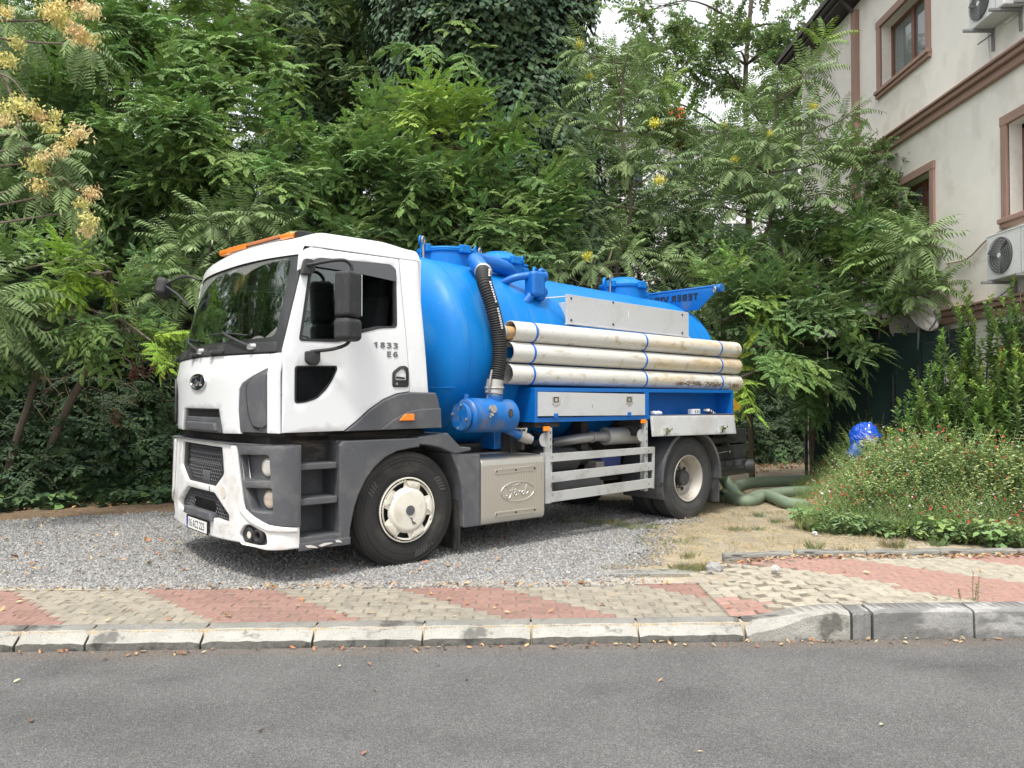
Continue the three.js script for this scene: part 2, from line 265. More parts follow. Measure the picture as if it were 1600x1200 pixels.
{ const g = remap(rbox(0.85, 0.05, 0.22, 0.012), (v) => { v.y += 0.02 * (fbm(v.x * 4 + 9, v.z * 9 + 9, 1000, 3, 87) - 0.5); }, { edge: 0.1 }); const o = mesh('concrete_slab', T(g, 1.16, 0.0, -6.82, 0, 0.06, 0), mConcW, scene); tag(o, 'flat sunken concrete strip in the earth left of the edging', 'slab'); }

// gravel lot: sheet of crushed stone with loose stones on it
const gravT = tex(1024, (u, v, x, y) => {
  let best = 9, id = 0; const N = 96, cx = u * N, cy = v * N, ix = Math.floor(cx), iy = Math.floor(cy);
  for (let j = -1; j <= 1; j++) for (let i = -1; i <= 1; i++) { const mx = ((ix + i) % N + N) % N, my = ((iy + j) % N + N) % N, qx = ix + i + hash2(mx, my, 301), qy = iy + j + hash2(mx, my, 302), d = Math.hypot(cx - qx, cy - qy); if (d < best) { best = d; id = hash2(mx, my, 303); } }
  const L = (0.18 + 0.17 * id * id + 0.05 * id) * (best > 0.62 ? 0.6 : 1); return [L, L * (id > 0.85 ? 0.95 : 0.995), L * (id > 0.85 ? 0.86 : 0.98)];
});
const gravZ = (x) => kerbZ(x) - 1.16 - 0.10 * (fbm(x * 1.3 + 40, 3, 1000, 3, 305) - 0.5);
const gravBack = (x) => lerp(-9.0, -11.6, clamp((x + 8) / 6, 0, 1)) + 0.5 * (fbm(x * 1.4 + 70, 8, 1000, 3, 307) - 0.5);
const gravMask = (x, z) => { const n = fbm(x * 1.1 + 60, z * 1.1 + 60, 1000, 4, 311) - 0.5, right = 0.9 + 1.05 * clamp((-z - 6.6) / 2.2, 0, 1.0) + n * 1.6; return (x < right ? 1 : 0); };
{
  const g = new THREE.BufferGeometry(), p = [], uv = [], idx = [], ok = [];
  const nx = 150, nz = 90, x0 = -11, x1 = 4, z0 = -6.1, z1 = -12.5;
  for (let j = 0; j <= nz; j++) for (let i = 0; i <= nx; i++) { const x = lerp(x0, x1, i / nx), z = lerp(z0, z1, j / nz); p.push(x, 0.014 + 0.012 * fbm(x * 2 + 30, z * 2 + 30, 1000, 3, 317), z); uv.push(x * 0.45, z * 0.45); ok.push(z < gravZ(x) && z > gravBack(x) && gravMask(x, z)); }
  for (let j = 0; j < nz; j++) for (let i = 0; i < nx; i++) { const a = j * (nx + 1) + i, b = a + nx + 1; if (ok[a] && ok[a + 1] && ok[b]) idx.push(a, a + 1, b); if (ok[a + 1] && ok[b + 1] && ok[b]) idx.push(a + 1, b + 1, b); }
  g.setAttribute('position', new THREE.Float32BufferAttribute(p, 3)); g.setAttribute('uv', new THREE.Float32BufferAttribute(uv, 2)); g.setIndex(idx); g.computeVertexNormals();
  struct('gravel_lot', g, std(1, 1, 1, 0.93, { map: gravT, bumpMap: rep(gravT, 1), bumpScale: 0.02 }));
}
function instanced(name, geo, mat, list, parent, kind = 'stuff') {   // list of [matrix, color]
  const m = new THREE.InstancedMesh(geo, mat, list.length); m.name = parent ? name : numbered(name);
  list.forEach(([M, c], i) => { m.setMatrixAt(i, M); if (c) m.setColorAt(i, c); }); m.castShadow = m.receiveShadow = true; if (kind) m.userData.kind = kind; (parent || scene).add(m); return m;
}
const TRS = (x, y, z, rx, ry, rz, s, sy = s, sz = s) => new THREE.Matrix4().compose(V(x, y, z), new THREE.Quaternion().setFromEuler(new THREE.Euler(rx, ry, rz, 'YXZ')), V(s, sy, sz));
{
  const kinds = [rock(701, 1, 0), rock(702, 1, 0), rock(703, 1, 0)], lists = [[], [], []]; seed(709);
  for (let i = 0; i < 125000; i++) {
    const depth = 6.2 + 6.2 * Math.pow(rnd(), 1.35), x = rr(-0.72, 0.42) * depth, z = -depth;
    if (z > gravZ(x) - 0.03 + rr(-0.1, 0.14) || !gravMask(x + rr(-0.35, 0.35), z)) continue;
    if (z < gravBack(x) + gauss() * 0.12) continue;
    const s = 0.0065 + 0.0105 * Math.pow(rnd(), 2.2), L = (0.16 + 0.23 * Math.pow(rnd(), 1.5)), w = rnd();
    lists[i % 3].push([TRS(x, 0.012 + 0.012 * fbm(x * 2 + 30, z * 2 + 30, 1000, 3, 317) + s * 0.2, z, rr(0, 6), rr(0, 6), rr(0, 6), s), w > 0.92 ? rgb(L * 1.1, L * 0.95, L * 0.8) : rgb(L, L * 0.995, L * 0.98)]);
  }
  kinds.forEach((k, i) => { const m = instanced('gravel_stones', k, std(1, 1, 1, 0.9), lists[i]); tag(m, 'loose grey crushed stones covering the gravel lot under the truck', 'gravel', null, 'stuff'); });
}
// ---------------------------------------------------------------- the vacuum tanker truck: x forward, y up, z to its right (the near side is -z)
const M = {};
M.white = phys(0.735, 0.75, 0.765, 0.42, { roughnessMap: roughT, clearcoat: 0.5, clearcoatRoughness: 0.12 });
M.whiteDirty = phys(1, 1, 1, 0.45, { map: grimeT([0.76, 0.765, 0.76], [0.42, 0.36, 0.28], 0.5, 811, 7, 7), clearcoat: 0.4, clearcoatRoughness: 0.15 });
M.cream = phys(1, 1, 1, 0.45, { map: grimeT([0.72, 0.69, 0.60], [0.40, 0.33, 0.25], 0.45, 813, 5, 5), clearcoat: 0.3 });
M.gray = std(1, 1, 1, 0.6, { map: grimeT([0.083, 0.087, 0.096], [0.19, 0.185, 0.175], 0.45, 821, 5, 5), roughnessMap: roughT, bumpMap: rep(fineBump, 4), bumpScale: 0.0012 });
M.darkPlastic = std(1, 1, 1, 0.55, { map: grimeT([0.022, 0.023, 0.025], [0.07, 0.068, 0.064], 0.5, 823, 5, 5), bumpMap: rep(fineBump, 4), bumpScale: 0.0012 });
M.black = std(0.012, 0.012, 0.013, 0.6);
M.chassis = std(1, 1, 1, 0.85, { map: grimeT([0.030, 0.029, 0.028], [0.12, 0.10, 0.08], 0.7, 825, 6, 6) });
M.blue = phys(1, 1, 1, 0.54, { map: tex(1024, (u, v) => { const n = fbm(u * 5, v * 5, 5, 5, 831), st = fbm(u * 26, v * 3, 3, 4, 833), sp = fbm(u * 60, v * 60, 60, 2, 835); let c = mixc([0.001, 0.15, 0.47], [0.004, 0.20, 0.58], n); c = mixc(c, [0.04, 0.21, 0.45], 0.5 * smooth(st, 0.60, 0.78)); if (sp > 0.86) c = mixc(c, [0.15, 0.26, 0.45], 0.35); return c; }), roughnessMap: roughT, specularIntensity: 0.55, clearcoat: 0.05, clearcoatRoughness: 0.3 });
M.blueDirty = phys(1, 1, 1, 0.5, { map: grimeT([0.002, 0.125, 0.42], [0.15, 0.165, 0.18], 0.75, 837, 5, 5), roughnessMap: roughT, clearcoat: 0.05 });
M.panel = std(1, 1, 1, 0.5, { map: grimeT([0.50, 0.515, 0.53], [0.38, 0.36, 0.33], 0.5, 841, 4, 4), roughnessMap: roughT });
M.galv = std(1, 1, 1, 0.48, { metalness: 0.15, map: grimeT([0.47, 0.48, 0.485], [0.26, 0.24, 0.22], 0.55, 843, 6, 6), roughnessMap: roughT });
M.steel = std(1, 1, 1, 0.36, { metalness: 0.7, map: tex(512, (u, v) => { const n = fbm(u * 70, v * 2, 2, 3, 851), d = fbm(u * 16, v * 2, 2, 4, 853), b = fbm(u * 5, v * 5, 5, 4, 857); let c = mixc([0.50, 0.485, 0.44], [0.60, 0.58, 0.53], n); return mixc(c, [0.16, 0.13, 0.10], 0.65 * smooth(d * 0.6 + b * 0.4, 0.54, 0.70)); }), roughnessMap: roughT });
M.alu = std(0.55, 0.55, 0.54, 0.35, { metalness: 0.8, roughnessMap: roughT });
M.rawMetal = std(1, 1, 1, 0.6, { metalness: 0.5, map: grimeT([0.36, 0.35, 0.33], [0.22, 0.16, 0.11], 0.7, 861, 6, 6) });
M.chrome = std(0.75, 0.75, 0.75, 0.14, { metalness: 1 });
M.rubber = std(1, 1, 1, 0.85, { map: grimeT([0.022, 0.0215, 0.021], [0.085, 0.078, 0.068], 0.75, 871, 6, 6), bumpMap: rep(fineBump, 2), bumpScale: 0.0015 });
M.rubberMid = std(1, 1, 1, 0.85, { map: grimeT([0.045, 0.047, 0.05], [0.11, 0.105, 0.10], 0.75, 873, 6, 6), bumpMap: rep(fineBump, 2), bumpScale: 0.0015 });
M.amber = phys(0.85, 0.22, 0.01, 0.22, { clearcoat: 1 });
M.amber2 = phys(0.85, 0.26, 0.01, 0.3, { clearcoat: 0.6 });
M.red = std(1, 1, 1, 0.6, { map: grimeT([0.55, 0.075, 0.02], [0.2, 0.08, 0.04], 0.5, 875, 5, 5) });
M.glass = phys(0.60, 0.72, 0.66, 0.02, { transmission: 1, thickness: 0, ior: 1.9 });
M.tint = phys(0.10, 0.11, 0.11, 0.05, { transmission: 0.9, thickness: 0, ior: 1.5 });
M.frit = phys(0.030, 0.030, 0.033, 0.28, { map: mottle, clearcoat: 0.4 });
M.lens = phys(0.75, 0.72, 0.66, 0.08, { clearcoat: 1, clearcoatRoughness: 0.03, metalness: 0.25 });
M.tankPipe = phys(0.001, 0.135, 0.49, 0.42, { clearcoat: 0.08, map: mottle });
M.seat = std(0.03, 0.032, 0.038, 0.9, { map: mottle });
M.yellow = std(0.75, 0.42, 0.03, 0.5, { map: mottle });

const truck = thing('tanker_truck', 'white and blue vacuum tanker truck parked on grey gravel', 'truck', [-1.743, 0, -8.001], Math.atan2(-0.653, -0.7575));
const add = (name, geo, mat, parent = truck, label) => mesh(name, geo, mat, parent, label);
const tb = (h) => 0.05 * Math.pow(Math.max(0, (h - 1.9) / 0.9), 1.5);       // how far the cab sides lean in at height h
const halfW = (h) => 1.25 - tb(h);
const noseU = (h) => { const xs = [1.2, 1.75, 1.93, 2.74, 3.2], ys = [1.48, 1.485, 1.45, 1.24, 1.1]; for (let i = 0; i < 4; i++) if (h <= xs[i + 1]) return lerp(ys[i], ys[i + 1], (h - xs[i]) / (xs[i + 1] - xs[i])); return 1.1; };
// cab front: drawn as (across, height, out) and bent on to the nose
const onNose = (g, o = {}) => remap(g, (v) => { const z = v.x, h = v.y; const u = noseU(h) - 0.2 * Math.pow(Math.min(1.15, Math.abs(z) / halfW(h)), 2.5) + v.z; v.set(u, h, z); }, { flip: true, ...o });
// cab near side: (u, h, outwards) ; far side by mirror
const onSide = (pts, d0, d1, o = {}) => { const g = ex(pts, Math.max(0.002, d1 - d0), o.bevel || 0, o.holes || []); g.translate(0, 0, -d1); return remap(g, (v) => { v.z = -halfW(v.y) + v.z; }, { edge: o.edge || 0.15 }); };
const mirrorZ = (g) => { const q = clean(g), a = q.attributes; for (let i = 0; i < a.position.count; i++) { a.position.setZ(i, -a.position.getZ(i)); a.normal.setZ(i, -a.normal.getZ(i)); } for (const k of ['position', 'normal', 'uv']) { const t = a[k], s = t.itemSize; for (let i = 0; i < t.count; i += 3) for (let c = 0; c < s; c++) { const w = t.array[(i + 1) * s + c]; t.array[(i + 1) * s + c] = t.array[(i + 2) * s + c]; t.array[(i + 2) * s + c] = w; } } return q; };
// flat near-side piece: outline in (u, h), outer face at z, going inwards
const flat = (pts, z, depth, bevel = 0.006, holes = []) => ex(pts, depth, bevel, holes).translate(0, 0, z);
// bumper: plan curve as arc length s
const bump = (() => { const S = [], n = 400; let L = 0, pz = -1.25, pu = 1.08; const half = []; for (let i = 0; i <= n; i++) { const f = (i / n - 0.5) * Math.PI, z = 1.25 * Math.sign(Math.sin(f)) * Math.pow(Math.abs(Math.sin(f)), 2 / 3), u = 1.08 + 0.39 * Math.pow(Math.abs(Math.cos(f)), 2 / 3); if (i) L += Math.hypot(z - pz, u - pu); half.push([L, z, u]); pz = z; pu = u; } return half.map(([l, z, u]) => [l - L / 2, z, u]); })();
function onBumperPoint(s, out) { const n = bump.length - 1, k = clamp((s - bump[0][0]) / (bump[n][0] - bump[0][0]) , 0, 1); let lo = 0, hi = n; const t = clamp(s, bump[0][0], bump[n][0]); while (hi - lo > 1) { const m = (lo + hi) >> 1; if (bump[m][0] <= t) lo = m; else hi = m; } const a = bump[lo], b = bump[hi], f = (t - a[0]) / Math.max(1e-6, b[0] - a[0]), tz = b[1] - a[1], tu = b[2] - a[2], l = Math.hypot(tz, tu) || 1; return [lerp(a[1], b[1], f) - tu / l * out, lerp(a[2], b[2], f) + tz / l * out + (s < t || s > t ? -Math.abs(s - t) : 0)]; }
const onBump = (g, o = {}) => remap(g, (v) => { const [z, u] = onBumperPoint(v.x, v.z); v.set(u, v.y, z); }, { flip: true, edge: 0.06, ...o });

// ---- cab shell -------------------------------------------------------------------------------------------------
const cab = add('cab', (() => {
  const parts = [];
  // back wall, floor, far side (with a window hole) and the roof skin as a loft
  parts.push(span(-0.17, -0.12, 1.3, 2.86, -1.16, 1.16, 0.01)); parts.push(span(-0.15, 1.2, 1.28, 1.33, -1.2, 1.2, 0.01));
  const sect = (u) => { // half profile of the roof at station u: [z, h]
    const f = smooth(u, 0.78, 1.14), top = lerp(3.045, 2.94, f) - 0.04 * smooth(-u, -0.25, 0.12), out = [];
    for (let i = 0; i <= 12; i++) { const t = i / 12, a = t * Math.PI / 2; out.push([-(halfW(2.85) - 0.16) - 0.16 * Math.cos(a), 2.835 + (top - 0.045 - 2.835) * Math.sin(a)]); }
    for (let i = 1; i <= 8; i++) { const t = i / 8; out.push([-(halfW(2.85) - 0.16) * (1 - t), top - 0.045 + 0.045 * Math.sin(t * Math.PI / 2)]); }
    return out;
  };
  const st = []; for (let i = 0; i <= 18; i++) st.push(lerp(-0.125, 1.02, i / 18));
  const rows = st.map((u) => { const h = sect(u); return [...h.map(([z, y]) => [u, y, z]), ...h.slice(0, -1).reverse().map(([z, y]) => [u, y, -z])]; });
  // the brow curls down to the top of the windscreen
  const last = rows[rows.length - 1], w = last.map(([, y, z]) => [z, y]);
  for (let k = 1; k <= 6; k++) { const a = k / 6; rows.push(w.map(([z, y]) => { const uw = noseU(2.765) - 0.2 * Math.pow(Math.min(1, Math.abs(z) / halfW(2.765)), 2.5) + 0.012, yb = 2.765; return [lerp(1.02 - 0.0 * a, uw, Math.sin(a * Math.PI / 2)), lerp(y, yb, 1 - Math.cos(a * Math.PI / 2)), z]; })); }
  const p = [], uv = [], idx = [], n = rows[0].length;
  rows.forEach((r) => r.forEach(([x, y, z]) => { p.push(x, y, z); uv.push(x, z); }));
  for (let j = 0; j < rows.length - 1; j++) for (let i = 0; i < n - 1; i++) { const a = j * n + i, b = a + n; idx.push(a, a + 1, b, a + 1, b + 1, b); }
  for (let i = 1; i < n - 1; i++) idx.push(0, i + 1, i);
  const g = new THREE.BufferGeometry(); g.setAttribute('position', new THREE.Float32BufferAttribute(p, 3)); g.setAttribute('uv', new THREE.Float32BufferAttribute(uv, 2)); g.setIndex(idx); parts.push(toCreasedNormals(g.toNonIndexed(), 0.7));
  // near A pillar and corner strip below it, the strip behind the door, and the same on the far side
  const pillar = onSide(round([[1.205, 1.271], [1.245, 1.271], [1.243, 1.95], [1.03, 2.75], [0.98, 2.835], [0.93, 2.835], [0.975, 2.74], [1.2, 1.95]], 0.012), -0.03, 0.0);
  const rear = onSide([[0.098, 2.836], [-0.105, 2.836], [-0.125, 2.4], [-0.165, 1.9], [-0.19, 1.606], [0.012, 1.606], [0.03, 1.9], [0.072, 2.4]], -0.03, 0.0, { bevel: 0.004 });
  parts.push(rear, mirrorZ(rear)); { const f = onSide([[1.09, 2.62], [1.07, 2.775], [1.02, 2.81], [0.95, 2.84], [0.85, 2.84], [0.93, 2.72]], -0.03, -0.008); parts.push(f, mirrorZ(f)); }
  const far = onSide([[1.24, 1.271], [1.243, 1.95], [1.03, 2.75], [0.97, 2.835], [0.105, 2.836], [0.02, 1.606], [0.69, 1.275]], -0.03, 0.0, { holes: [round([[1.09, 2.04], [0.93, 2.74], [0.15, 2.76], [0.16, 2.2]], 0.06)] });
  parts.push(mirrorZ(far));
  const corner = (s) => onNose(ex([[s * 1.14, 1.268], [s * 1.249, 1.268], [s * 1.249, 1.925], [s * 1.14, 1.922]], 0.03, 0.004).translate(0, 0, -0.03));
  parts.push(corner(-1), corner(1));
  // drip edge
  parts.push(onSide([[0.96, 2.84], [-0.11, 2.84], [-0.11, 2.85], [0.96, 2.85]], -0.01, 0.004));
  return parts;
})(), M.white);
add('cab_interior', (() => [
  span(0.75, 1.32, 1.62, 1.99, -1.05, 1.05, 0.06), span(-0.11, -0.06, 1.34, 2.8, -1.1, 1.1, 0.02), span(-0.1, 1.1, 2.79, 2.83, -1.05, 1.05, 0.02),
])(), std(0.014, 0.0145, 0.0155, 0.9));
for (const s of [-1, 1]) {
  const seat = add('seat', [span(0.02, 0.5, 1.75, 1.9, s * 0.6 - 0.26, s * 0.6 + 0.26, 0.06), T(rbox(0.14, 0.72, 0.5, 0.06), 0.06, 2.2, s * 0.6, 0, 0, 0.14)], M.seat);
  add('headrest', T(rbox(0.1, 0.22, 0.3, 0.045), -0.03, 2.62, s * 0.6, 0, 0, 0.1), M.seat, seat);
}
add('steering_wheel', T(new THREE.TorusGeometry(0.22, 0.018, 8, 32), 0.78, 2.07, -0.6, 0, Math.PI / 2, 0, 0).rotateZ(0), M.black);
// ---- door
const doorOut = [[1.243, 1.271], [1.238, 1.95], [1.03, 2.74], [0.985, 2.826], [0.108, 2.83], [0.08, 2.4], [0.037, 1.9], [0.02, 1.618], [0.16, 1.598], [0.3, 1.545], [0.45, 1.455], [0.57, 1.355], [0.685, 1.275]];
const winHole = round([[1.1, 2.03], [0.985, 2.70], [0.9, 2.745], [0.2, 2.768], [0.146, 2.73], [0.155, 2.195], [0.33, 2.18], [0.55, 2.12], [0.72, 2.04]], 0.035);
const lowHole = round([[1.133, 1.818], [0.762, 1.829], [0.757, 1.80], [0.80, 1.71], [0.86, 1.63], [0.94, 1.555], [1.04, 1.522], [1.134, 1.513]], 0.03);
const door = add('door', [onSide(doorOut, -0.035, 0.004, { holes: [winHole, lowHole], bevel: 0.004, edge: 0.12 }), onSide([[1.2, 1.29], [1.19, 2.02], [0.05, 2.02], [0.05, 1.62], [0.6, 1.4], [0.68, 1.29]], -0.1, -0.09, { holes: [lowHole] })], M.white);
const ringOf = (pts, w) => { const c = pts.reduce((a, p) => [a[0] + p[0] / pts.length, a[1] + p[1] / pts.length], [0, 0]); return pts.map((p) => { const d = Math.hypot(p[0] - c[0], p[1] - c[1]); return [p[0] + (c[0] - p[0]) / d * w, p[1] + (c[1] - p[1]) / d * w]; }); };
add('window_seal', onSide(ringOf(winHole, -0.004), -0.02, 0.009, { holes: [ringOf(winHole, 0.026)], edge: 0.1 }), M.darkPlastic, door);
add('quarter_pane', onSide([[1.085, 2.045], [0.975, 2.69], [0.9, 2.73], [0.665, 2.735], [0.665, 2.08], [0.72, 2.055]], -0.012, -0.007), M.glass, door);
add('pane_edge', onSide([[0.672, 2.09], [0.655, 2.09], [0.655, 2.735], [0.672, 2.735]], -0.018, -0.004), M.darkPlastic, door);
add('wind_deflector', onSide(round([[0.98, 2.70], [0.9, 2.742], [0.2, 2.765], [0.15, 2.73], [0.147, 2.615], [0.6, 2.655], [0.94, 2.665]], 0.02), 0.016, 0.020), phys(0.10, 0.105, 0.11, 0.12, { transmission: 0.35, thickness: 0, clearcoat: 0.6 }), door);
add('lower_window', onSide(lowHole, -0.02, -0.005, { edge: 0.1 }), phys(0.004, 0.0045, 0.006, 0.12, { specularIntensity: 0.35 }), door);
add('lower_seal', onSide(ringOf(lowHole, -0.006), -0.01, 0.007, { holes: [ringOf(lowHole, 0.012)], edge: 0.1 }), M.black, door);
{
  const hs = round([[0.205, 1.655], [0.035, 1.655], [0.035, 1.83], [0.075, 1.852], [0.13, 1.845], [0.205, 1.79]], 0.025);
  const h = add('door_handle', [onSide(hs, 0.0, 0.016, { holes: [round([[0.18, 1.715], [0.06, 1.715], [0.06, 1.80], [0.085, 1.825], [0.12, 1.822], [0.18, 1.775]], 0.02)], bevel: 0.003 }), onSide([[0.19, 1.66], [0.05, 1.66], [0.05, 1.83], [0.19, 1.83]], -0.03, -0.024)], M.darkPlastic, door);
  add('grip', onSide(round([[0.165, 1.735], [0.075, 1.73], [0.078, 1.745], [0.165, 1.752]], 0.006), -0.01, 0.02, { bevel: 0.004 }), M.darkPlastic, h); add('lock', rod(V(0.165, 1.685, -1.262), V(0.165, 1.685, -1.27), 0.012), M.chrome, h);
}
// lettering on the door
const fontB = await new FontLoader().loadAsync('fonts/droid/droid_sans_bold.typeface.json');
const text3 = (s, size, depth) => new TextGeometry(s, { font: fontB, size, depth, curveSegments: 4, bevelEnabled: false });
{
  const badge = (s, size, u0, h) => { const g = text3(s, size, 0.012); g.scale(1.4, 1, 1); g.rotateY(Math.PI); return g.translate(u0, h, -halfW(h) + 0.002); };
  const bm = std(0.22, 0.225, 0.23, 0.3, { metalness: 0.6 }); [...'1833'].forEach((c, i) => add('badge_character', badge(c, 0.05, 0.40 - i * 0.068, 2.005), bm, door)); [...'E6'].forEach((c, i) => add('badge_character', badge(c, 0.05, 0.268 - i * 0.068, 1.926), bm, door));
}
add('side_marker', [flat(round([[0.145, 1.352], [0.085, 1.412], [-0.005, 1.414], [-0.007, 1.352]], 0.008), -1.30, 0.03, 0.004)], M.amber);
// grey wing over the front wheel, under the door
const [wingN, wingF] = (() => { const o = [[0.675, 1.268], [0.56, 1.352], [0.44, 1.452], [0.295, 1.54], [0.155, 1.592], [0.015, 1.612], [-0.27, 1.606], [-0.298, 1.55], [-0.325, 1.43], [-0.335, 1.275]]; const far = mirrorZ(flat(o, -1.262, 0.3, 0.012)); return [[flat(o, -1.265, 0.35, 0.015), flat([[0.33, 1.275], [0.2, 1.36], [0.05, 1.43], [-0.1, 1.455], [-0.32, 1.46], [-0.33, 1.275]], -1.275, 0.03, 0.008)], far]; })(); add('wheel_wing', wingN, M.gray); add('wheel_wing', wingF, M.gray);
// ---- nose: white panel with openings
const ventOut = (s) => [[s * 1.138, 1.80], [s * 0.985, 1.742], [s * 0.835, 1.68], [s * 0.785, 1.625], [s * 0.772, 1.45], [s * 0.795, 1.268], [s * 1.138, 1.268]];
add('nose_panel', onNose(ex([[-1.13, 1.922], [-0.5, 1.925], [0, 1.932], [0.5, 1.925], [1.13, 1.922], [1.13, 1.80], [0.985, 1.742], [0.835, 1.68], [0.785, 1.625], [0.772, 1.45], [0.795, 1.255], [0.53, 1.25], [0.455, 1.462], [-0.455, 1.462], [-0.53, 1.25], [-0.795, 1.255], [-0.772, 1.45], [-0.785, 1.625], [-0.835, 1.68], [-0.985, 1.742], [-1.13, 1.80]], 0.035, 0.006).translate(0, 0, -0.035)), M.white);
add('nose_backing', onNose(ex([[-1.22, 1.24], [1.22, 1.24], [1.22, 1.95], [-1.22, 1.95]], 0.02).translate(0, 0, -0.09)), M.black);
for (const s of [-1, 1]) {
  const vt = add('corner_vent', onNose(ex(s < 0 ? round(ventOut(s), 0.03) : round(ventOut(s), 0.03).reverse(), 0.05, 0.008).translate(0, 0, -0.055)), M.gray);
  add('vent_flap', onNose(ex(round([[s * 1.135, 1.768], [s * 0.93, 1.678], [s * 0.912, 1.60], [s * 0.945, 1.41], [s * 1.0, 1.322], [s * 1.06, 1.31], [s * 1.135, 1.315]], 0.03), 0.03, 0.008).translate(0, 0, -0.012)), M.gray, vt);
  add('flap_gap', onNose(ex(round([[s * 0.95, 1.70], [s * 0.9, 1.672], [s * 0.885, 1.60], [s * 0.918, 1.41], [s * 0.985, 1.305], [s * 1.05, 1.292], [s * 1.0, 1.335], [s * 0.95, 1.41], [s * 0.918, 1.60]], 0.012), 0.012).translate(0, 0, -0.01)), M.black, vt);
}
{
  const g = add('nose_grille', onNose(ex([[-0.53, 1.25], [0.53, 1.25], [0.455, 1.462], [-0.455, 1.462]], 0.03, 0.005, [[[-0.42, 1.385], [0.42, 1.385], [0.405, 1.452], [-0.405, 1.452]]]).translate(0, 0, -0.05)), M.gray);
  add('grab_bar', onNose(ex(round([[-0.39, 1.262], [0.39, 1.262], [0.36, 1.338], [-0.36, 1.338]], 0.02), 0.04, 0.014).translate(0, 0, -0.035)), M.gray, g);
  const hx = []; for (let i = -16; i <= 16; i++) for (let j = 0; j < 3; j++) hx.push(T(new THREE.TorusGeometry(0.0125, 0.0035, 4, 6), i * 0.0255 + (j % 2) * 0.0127, 1.396 + j * 0.022, -0.045));
  const q = add('grille_mesh', onNose(mg(hx), { edge: 1 }), M.darkPlastic, g); q.userData.kind = 'stuff';
}
// oval emblem with script letters
const script = (() => { // strokes of a flowing four letter word, about 1 wide and 0.4 high, centred
  const s = [
    [[-0.30, 0.10], [-0.36, 0.145], [-0.33, 0.185], [-0.22, 0.165], [-0.12, 0.155], [-0.02, 0.17], [0.06, 0.20], [0.09, 0.185]],
    [[-0.14, 0.16], [-0.17, 0.05], [-0.22, -0.08], [-0.29, -0.155], [-0.37, -0.14], [-0.38, -0.09], [-0.32, -0.075]],
    [[-0.28, 0.02], [-0.20, 0.035], [-0.10, 0.04], [-0.06, 0.065]],
    [[-0.055, 0.0], [-0.095, -0.015], [-0.11, -0.07], [-0.075, -0.105], [-0.03, -0.075], [-0.025, -0.02], [-0.06, 0.0], [0.0, -0.005], [0.04, 0.005]],
    [[0.05, 0.01], [0.04, -0.045], [0.025, -0.10], [0.045, -0.04], [0.09, 0.005], [0.125, 0.0], [0.12, -0.03]],
    [[0.24, 0.0], [0.185, -0.005], [0.15, -0.055], [0.165, -0.1], [0.21, -0.09], [0.25, -0.02], [0.31, 0.13], [0.335, 0.165], [0.31, 0.10], [0.27, -0.04], [0.275, -0.095], [0.32, -0.085], [0.37, -0.04]],
  ];
  return (scale, r) => mg(s.map((p) => tube(p.map(([x, y]) => V(x * scale, y * scale, 0)), r, 26, 6)));
})();
{
  const oval = (a, b) => { const p = []; for (let i = 0; i < 40; i++) p.push([a * Math.cos(i / 40 * 2 * Math.PI), b * Math.sin(i / 40 * 2 * Math.PI)]); return p; };
  const em = add('oval_emblem', onNose(ex(oval(0.205, 0.077), 0.02, 0.006, [oval(0.183, 0.062)]).translate(0.0, 1.703, 0.0), { edge: 0.05 }), M.chrome);
  add('emblem_field', onNose(ex(oval(0.184, 0.063), 0.008).translate(0, 1.703, 0.002), { edge: 0.05 }), phys(0.006, 0.009, 0.02, 0.35), em);
  add('emblem_script', onNose(T(script(0.32, 0.003).scale(-1, 1, 1), 0.0, 1.70, 0.012, 0, 0, 0), { edge: 1 }), M.chrome, em);
}
// ---- windscreen
const glassOut = round([[-1.135, 2.062], [-0.912, 2.055], [0, 2.05], [0.912, 2.055], [1.135, 2.062], [1.115, 2.40], [1.075, 2.742], [0.78, 2.752], [0, 2.742], [-0.78, 2.752], [-1.075, 2.742], [-1.115, 2.40]], 0.07);
const ws = add('windscreen', onNose(ex(glassOut, 0.005).translate(0, 0, -0.012), { edge: 0.12 }), M.glass);
{ // dust that the wipers leave standing outside their two arcs
  const al = tex(512, (u, v) => { const z = (u - 0.5) * 2.4, h = 2.0 + v * 0.8; let k = 1; for (const [pz, r] of [[-0.93, 0.98], [0.02, 0.98]]) { const dx = (z - pz) * 0.93, dy = (h - 1.985) * 1.3, d = Math.hypot(dx, dy); const a = Math.atan2(dy, dx); if (d < r && d > 0.12 && a > 0.03 && a < 2.3) k = Math.min(k, smooth(d, r - 0.02, r)); } return k * (0.11 + 0.14 * fbm(u * 9, v * 9, 9, 4, 897)); }, false, 512);
  const dm = std(0.42, 0.44, 0.42, 1, { alphaMap: al, transparent: true }), g = onNose(ex(glassOut, 0.001).translate(0, 0, -0.005), { edge: 0.12 }), p = g.attributes.position, uvA = g.attributes.uv; for (let i = 0; i < p.count; i++) uvA.setXY(i, p.getZ(i) / 2.4 + 0.5, (p.getY(i) - 2.0) / 0.8); add('dust_film', g, dm, ws);
}
add('windscreen_frame', onNose(ex([[-1.23, 1.926], [0, 1.935], [1.23, 1.926], [1.225, 2.1], [1.205, 2.55], [1.19, 2.775], [0, 2.775], [-1.19, 2.775], [-1.205, 2.55], [-1.225, 2.1]], 0.012, 0, [glassOut]).translate(0, 0, -0.014), { edge: 0.1 }), M.frit);
add('cowl', onNose(ex(round([[-1.2, 1.93], [0, 1.938], [1.2, 1.93], [1.17, 2.02], [0, 2.03], [-1.17, 2.02]], 0.02), 0.022, 0.006).translate(0, 0, -0.008), { edge: 0.12 }), M.darkPlastic);
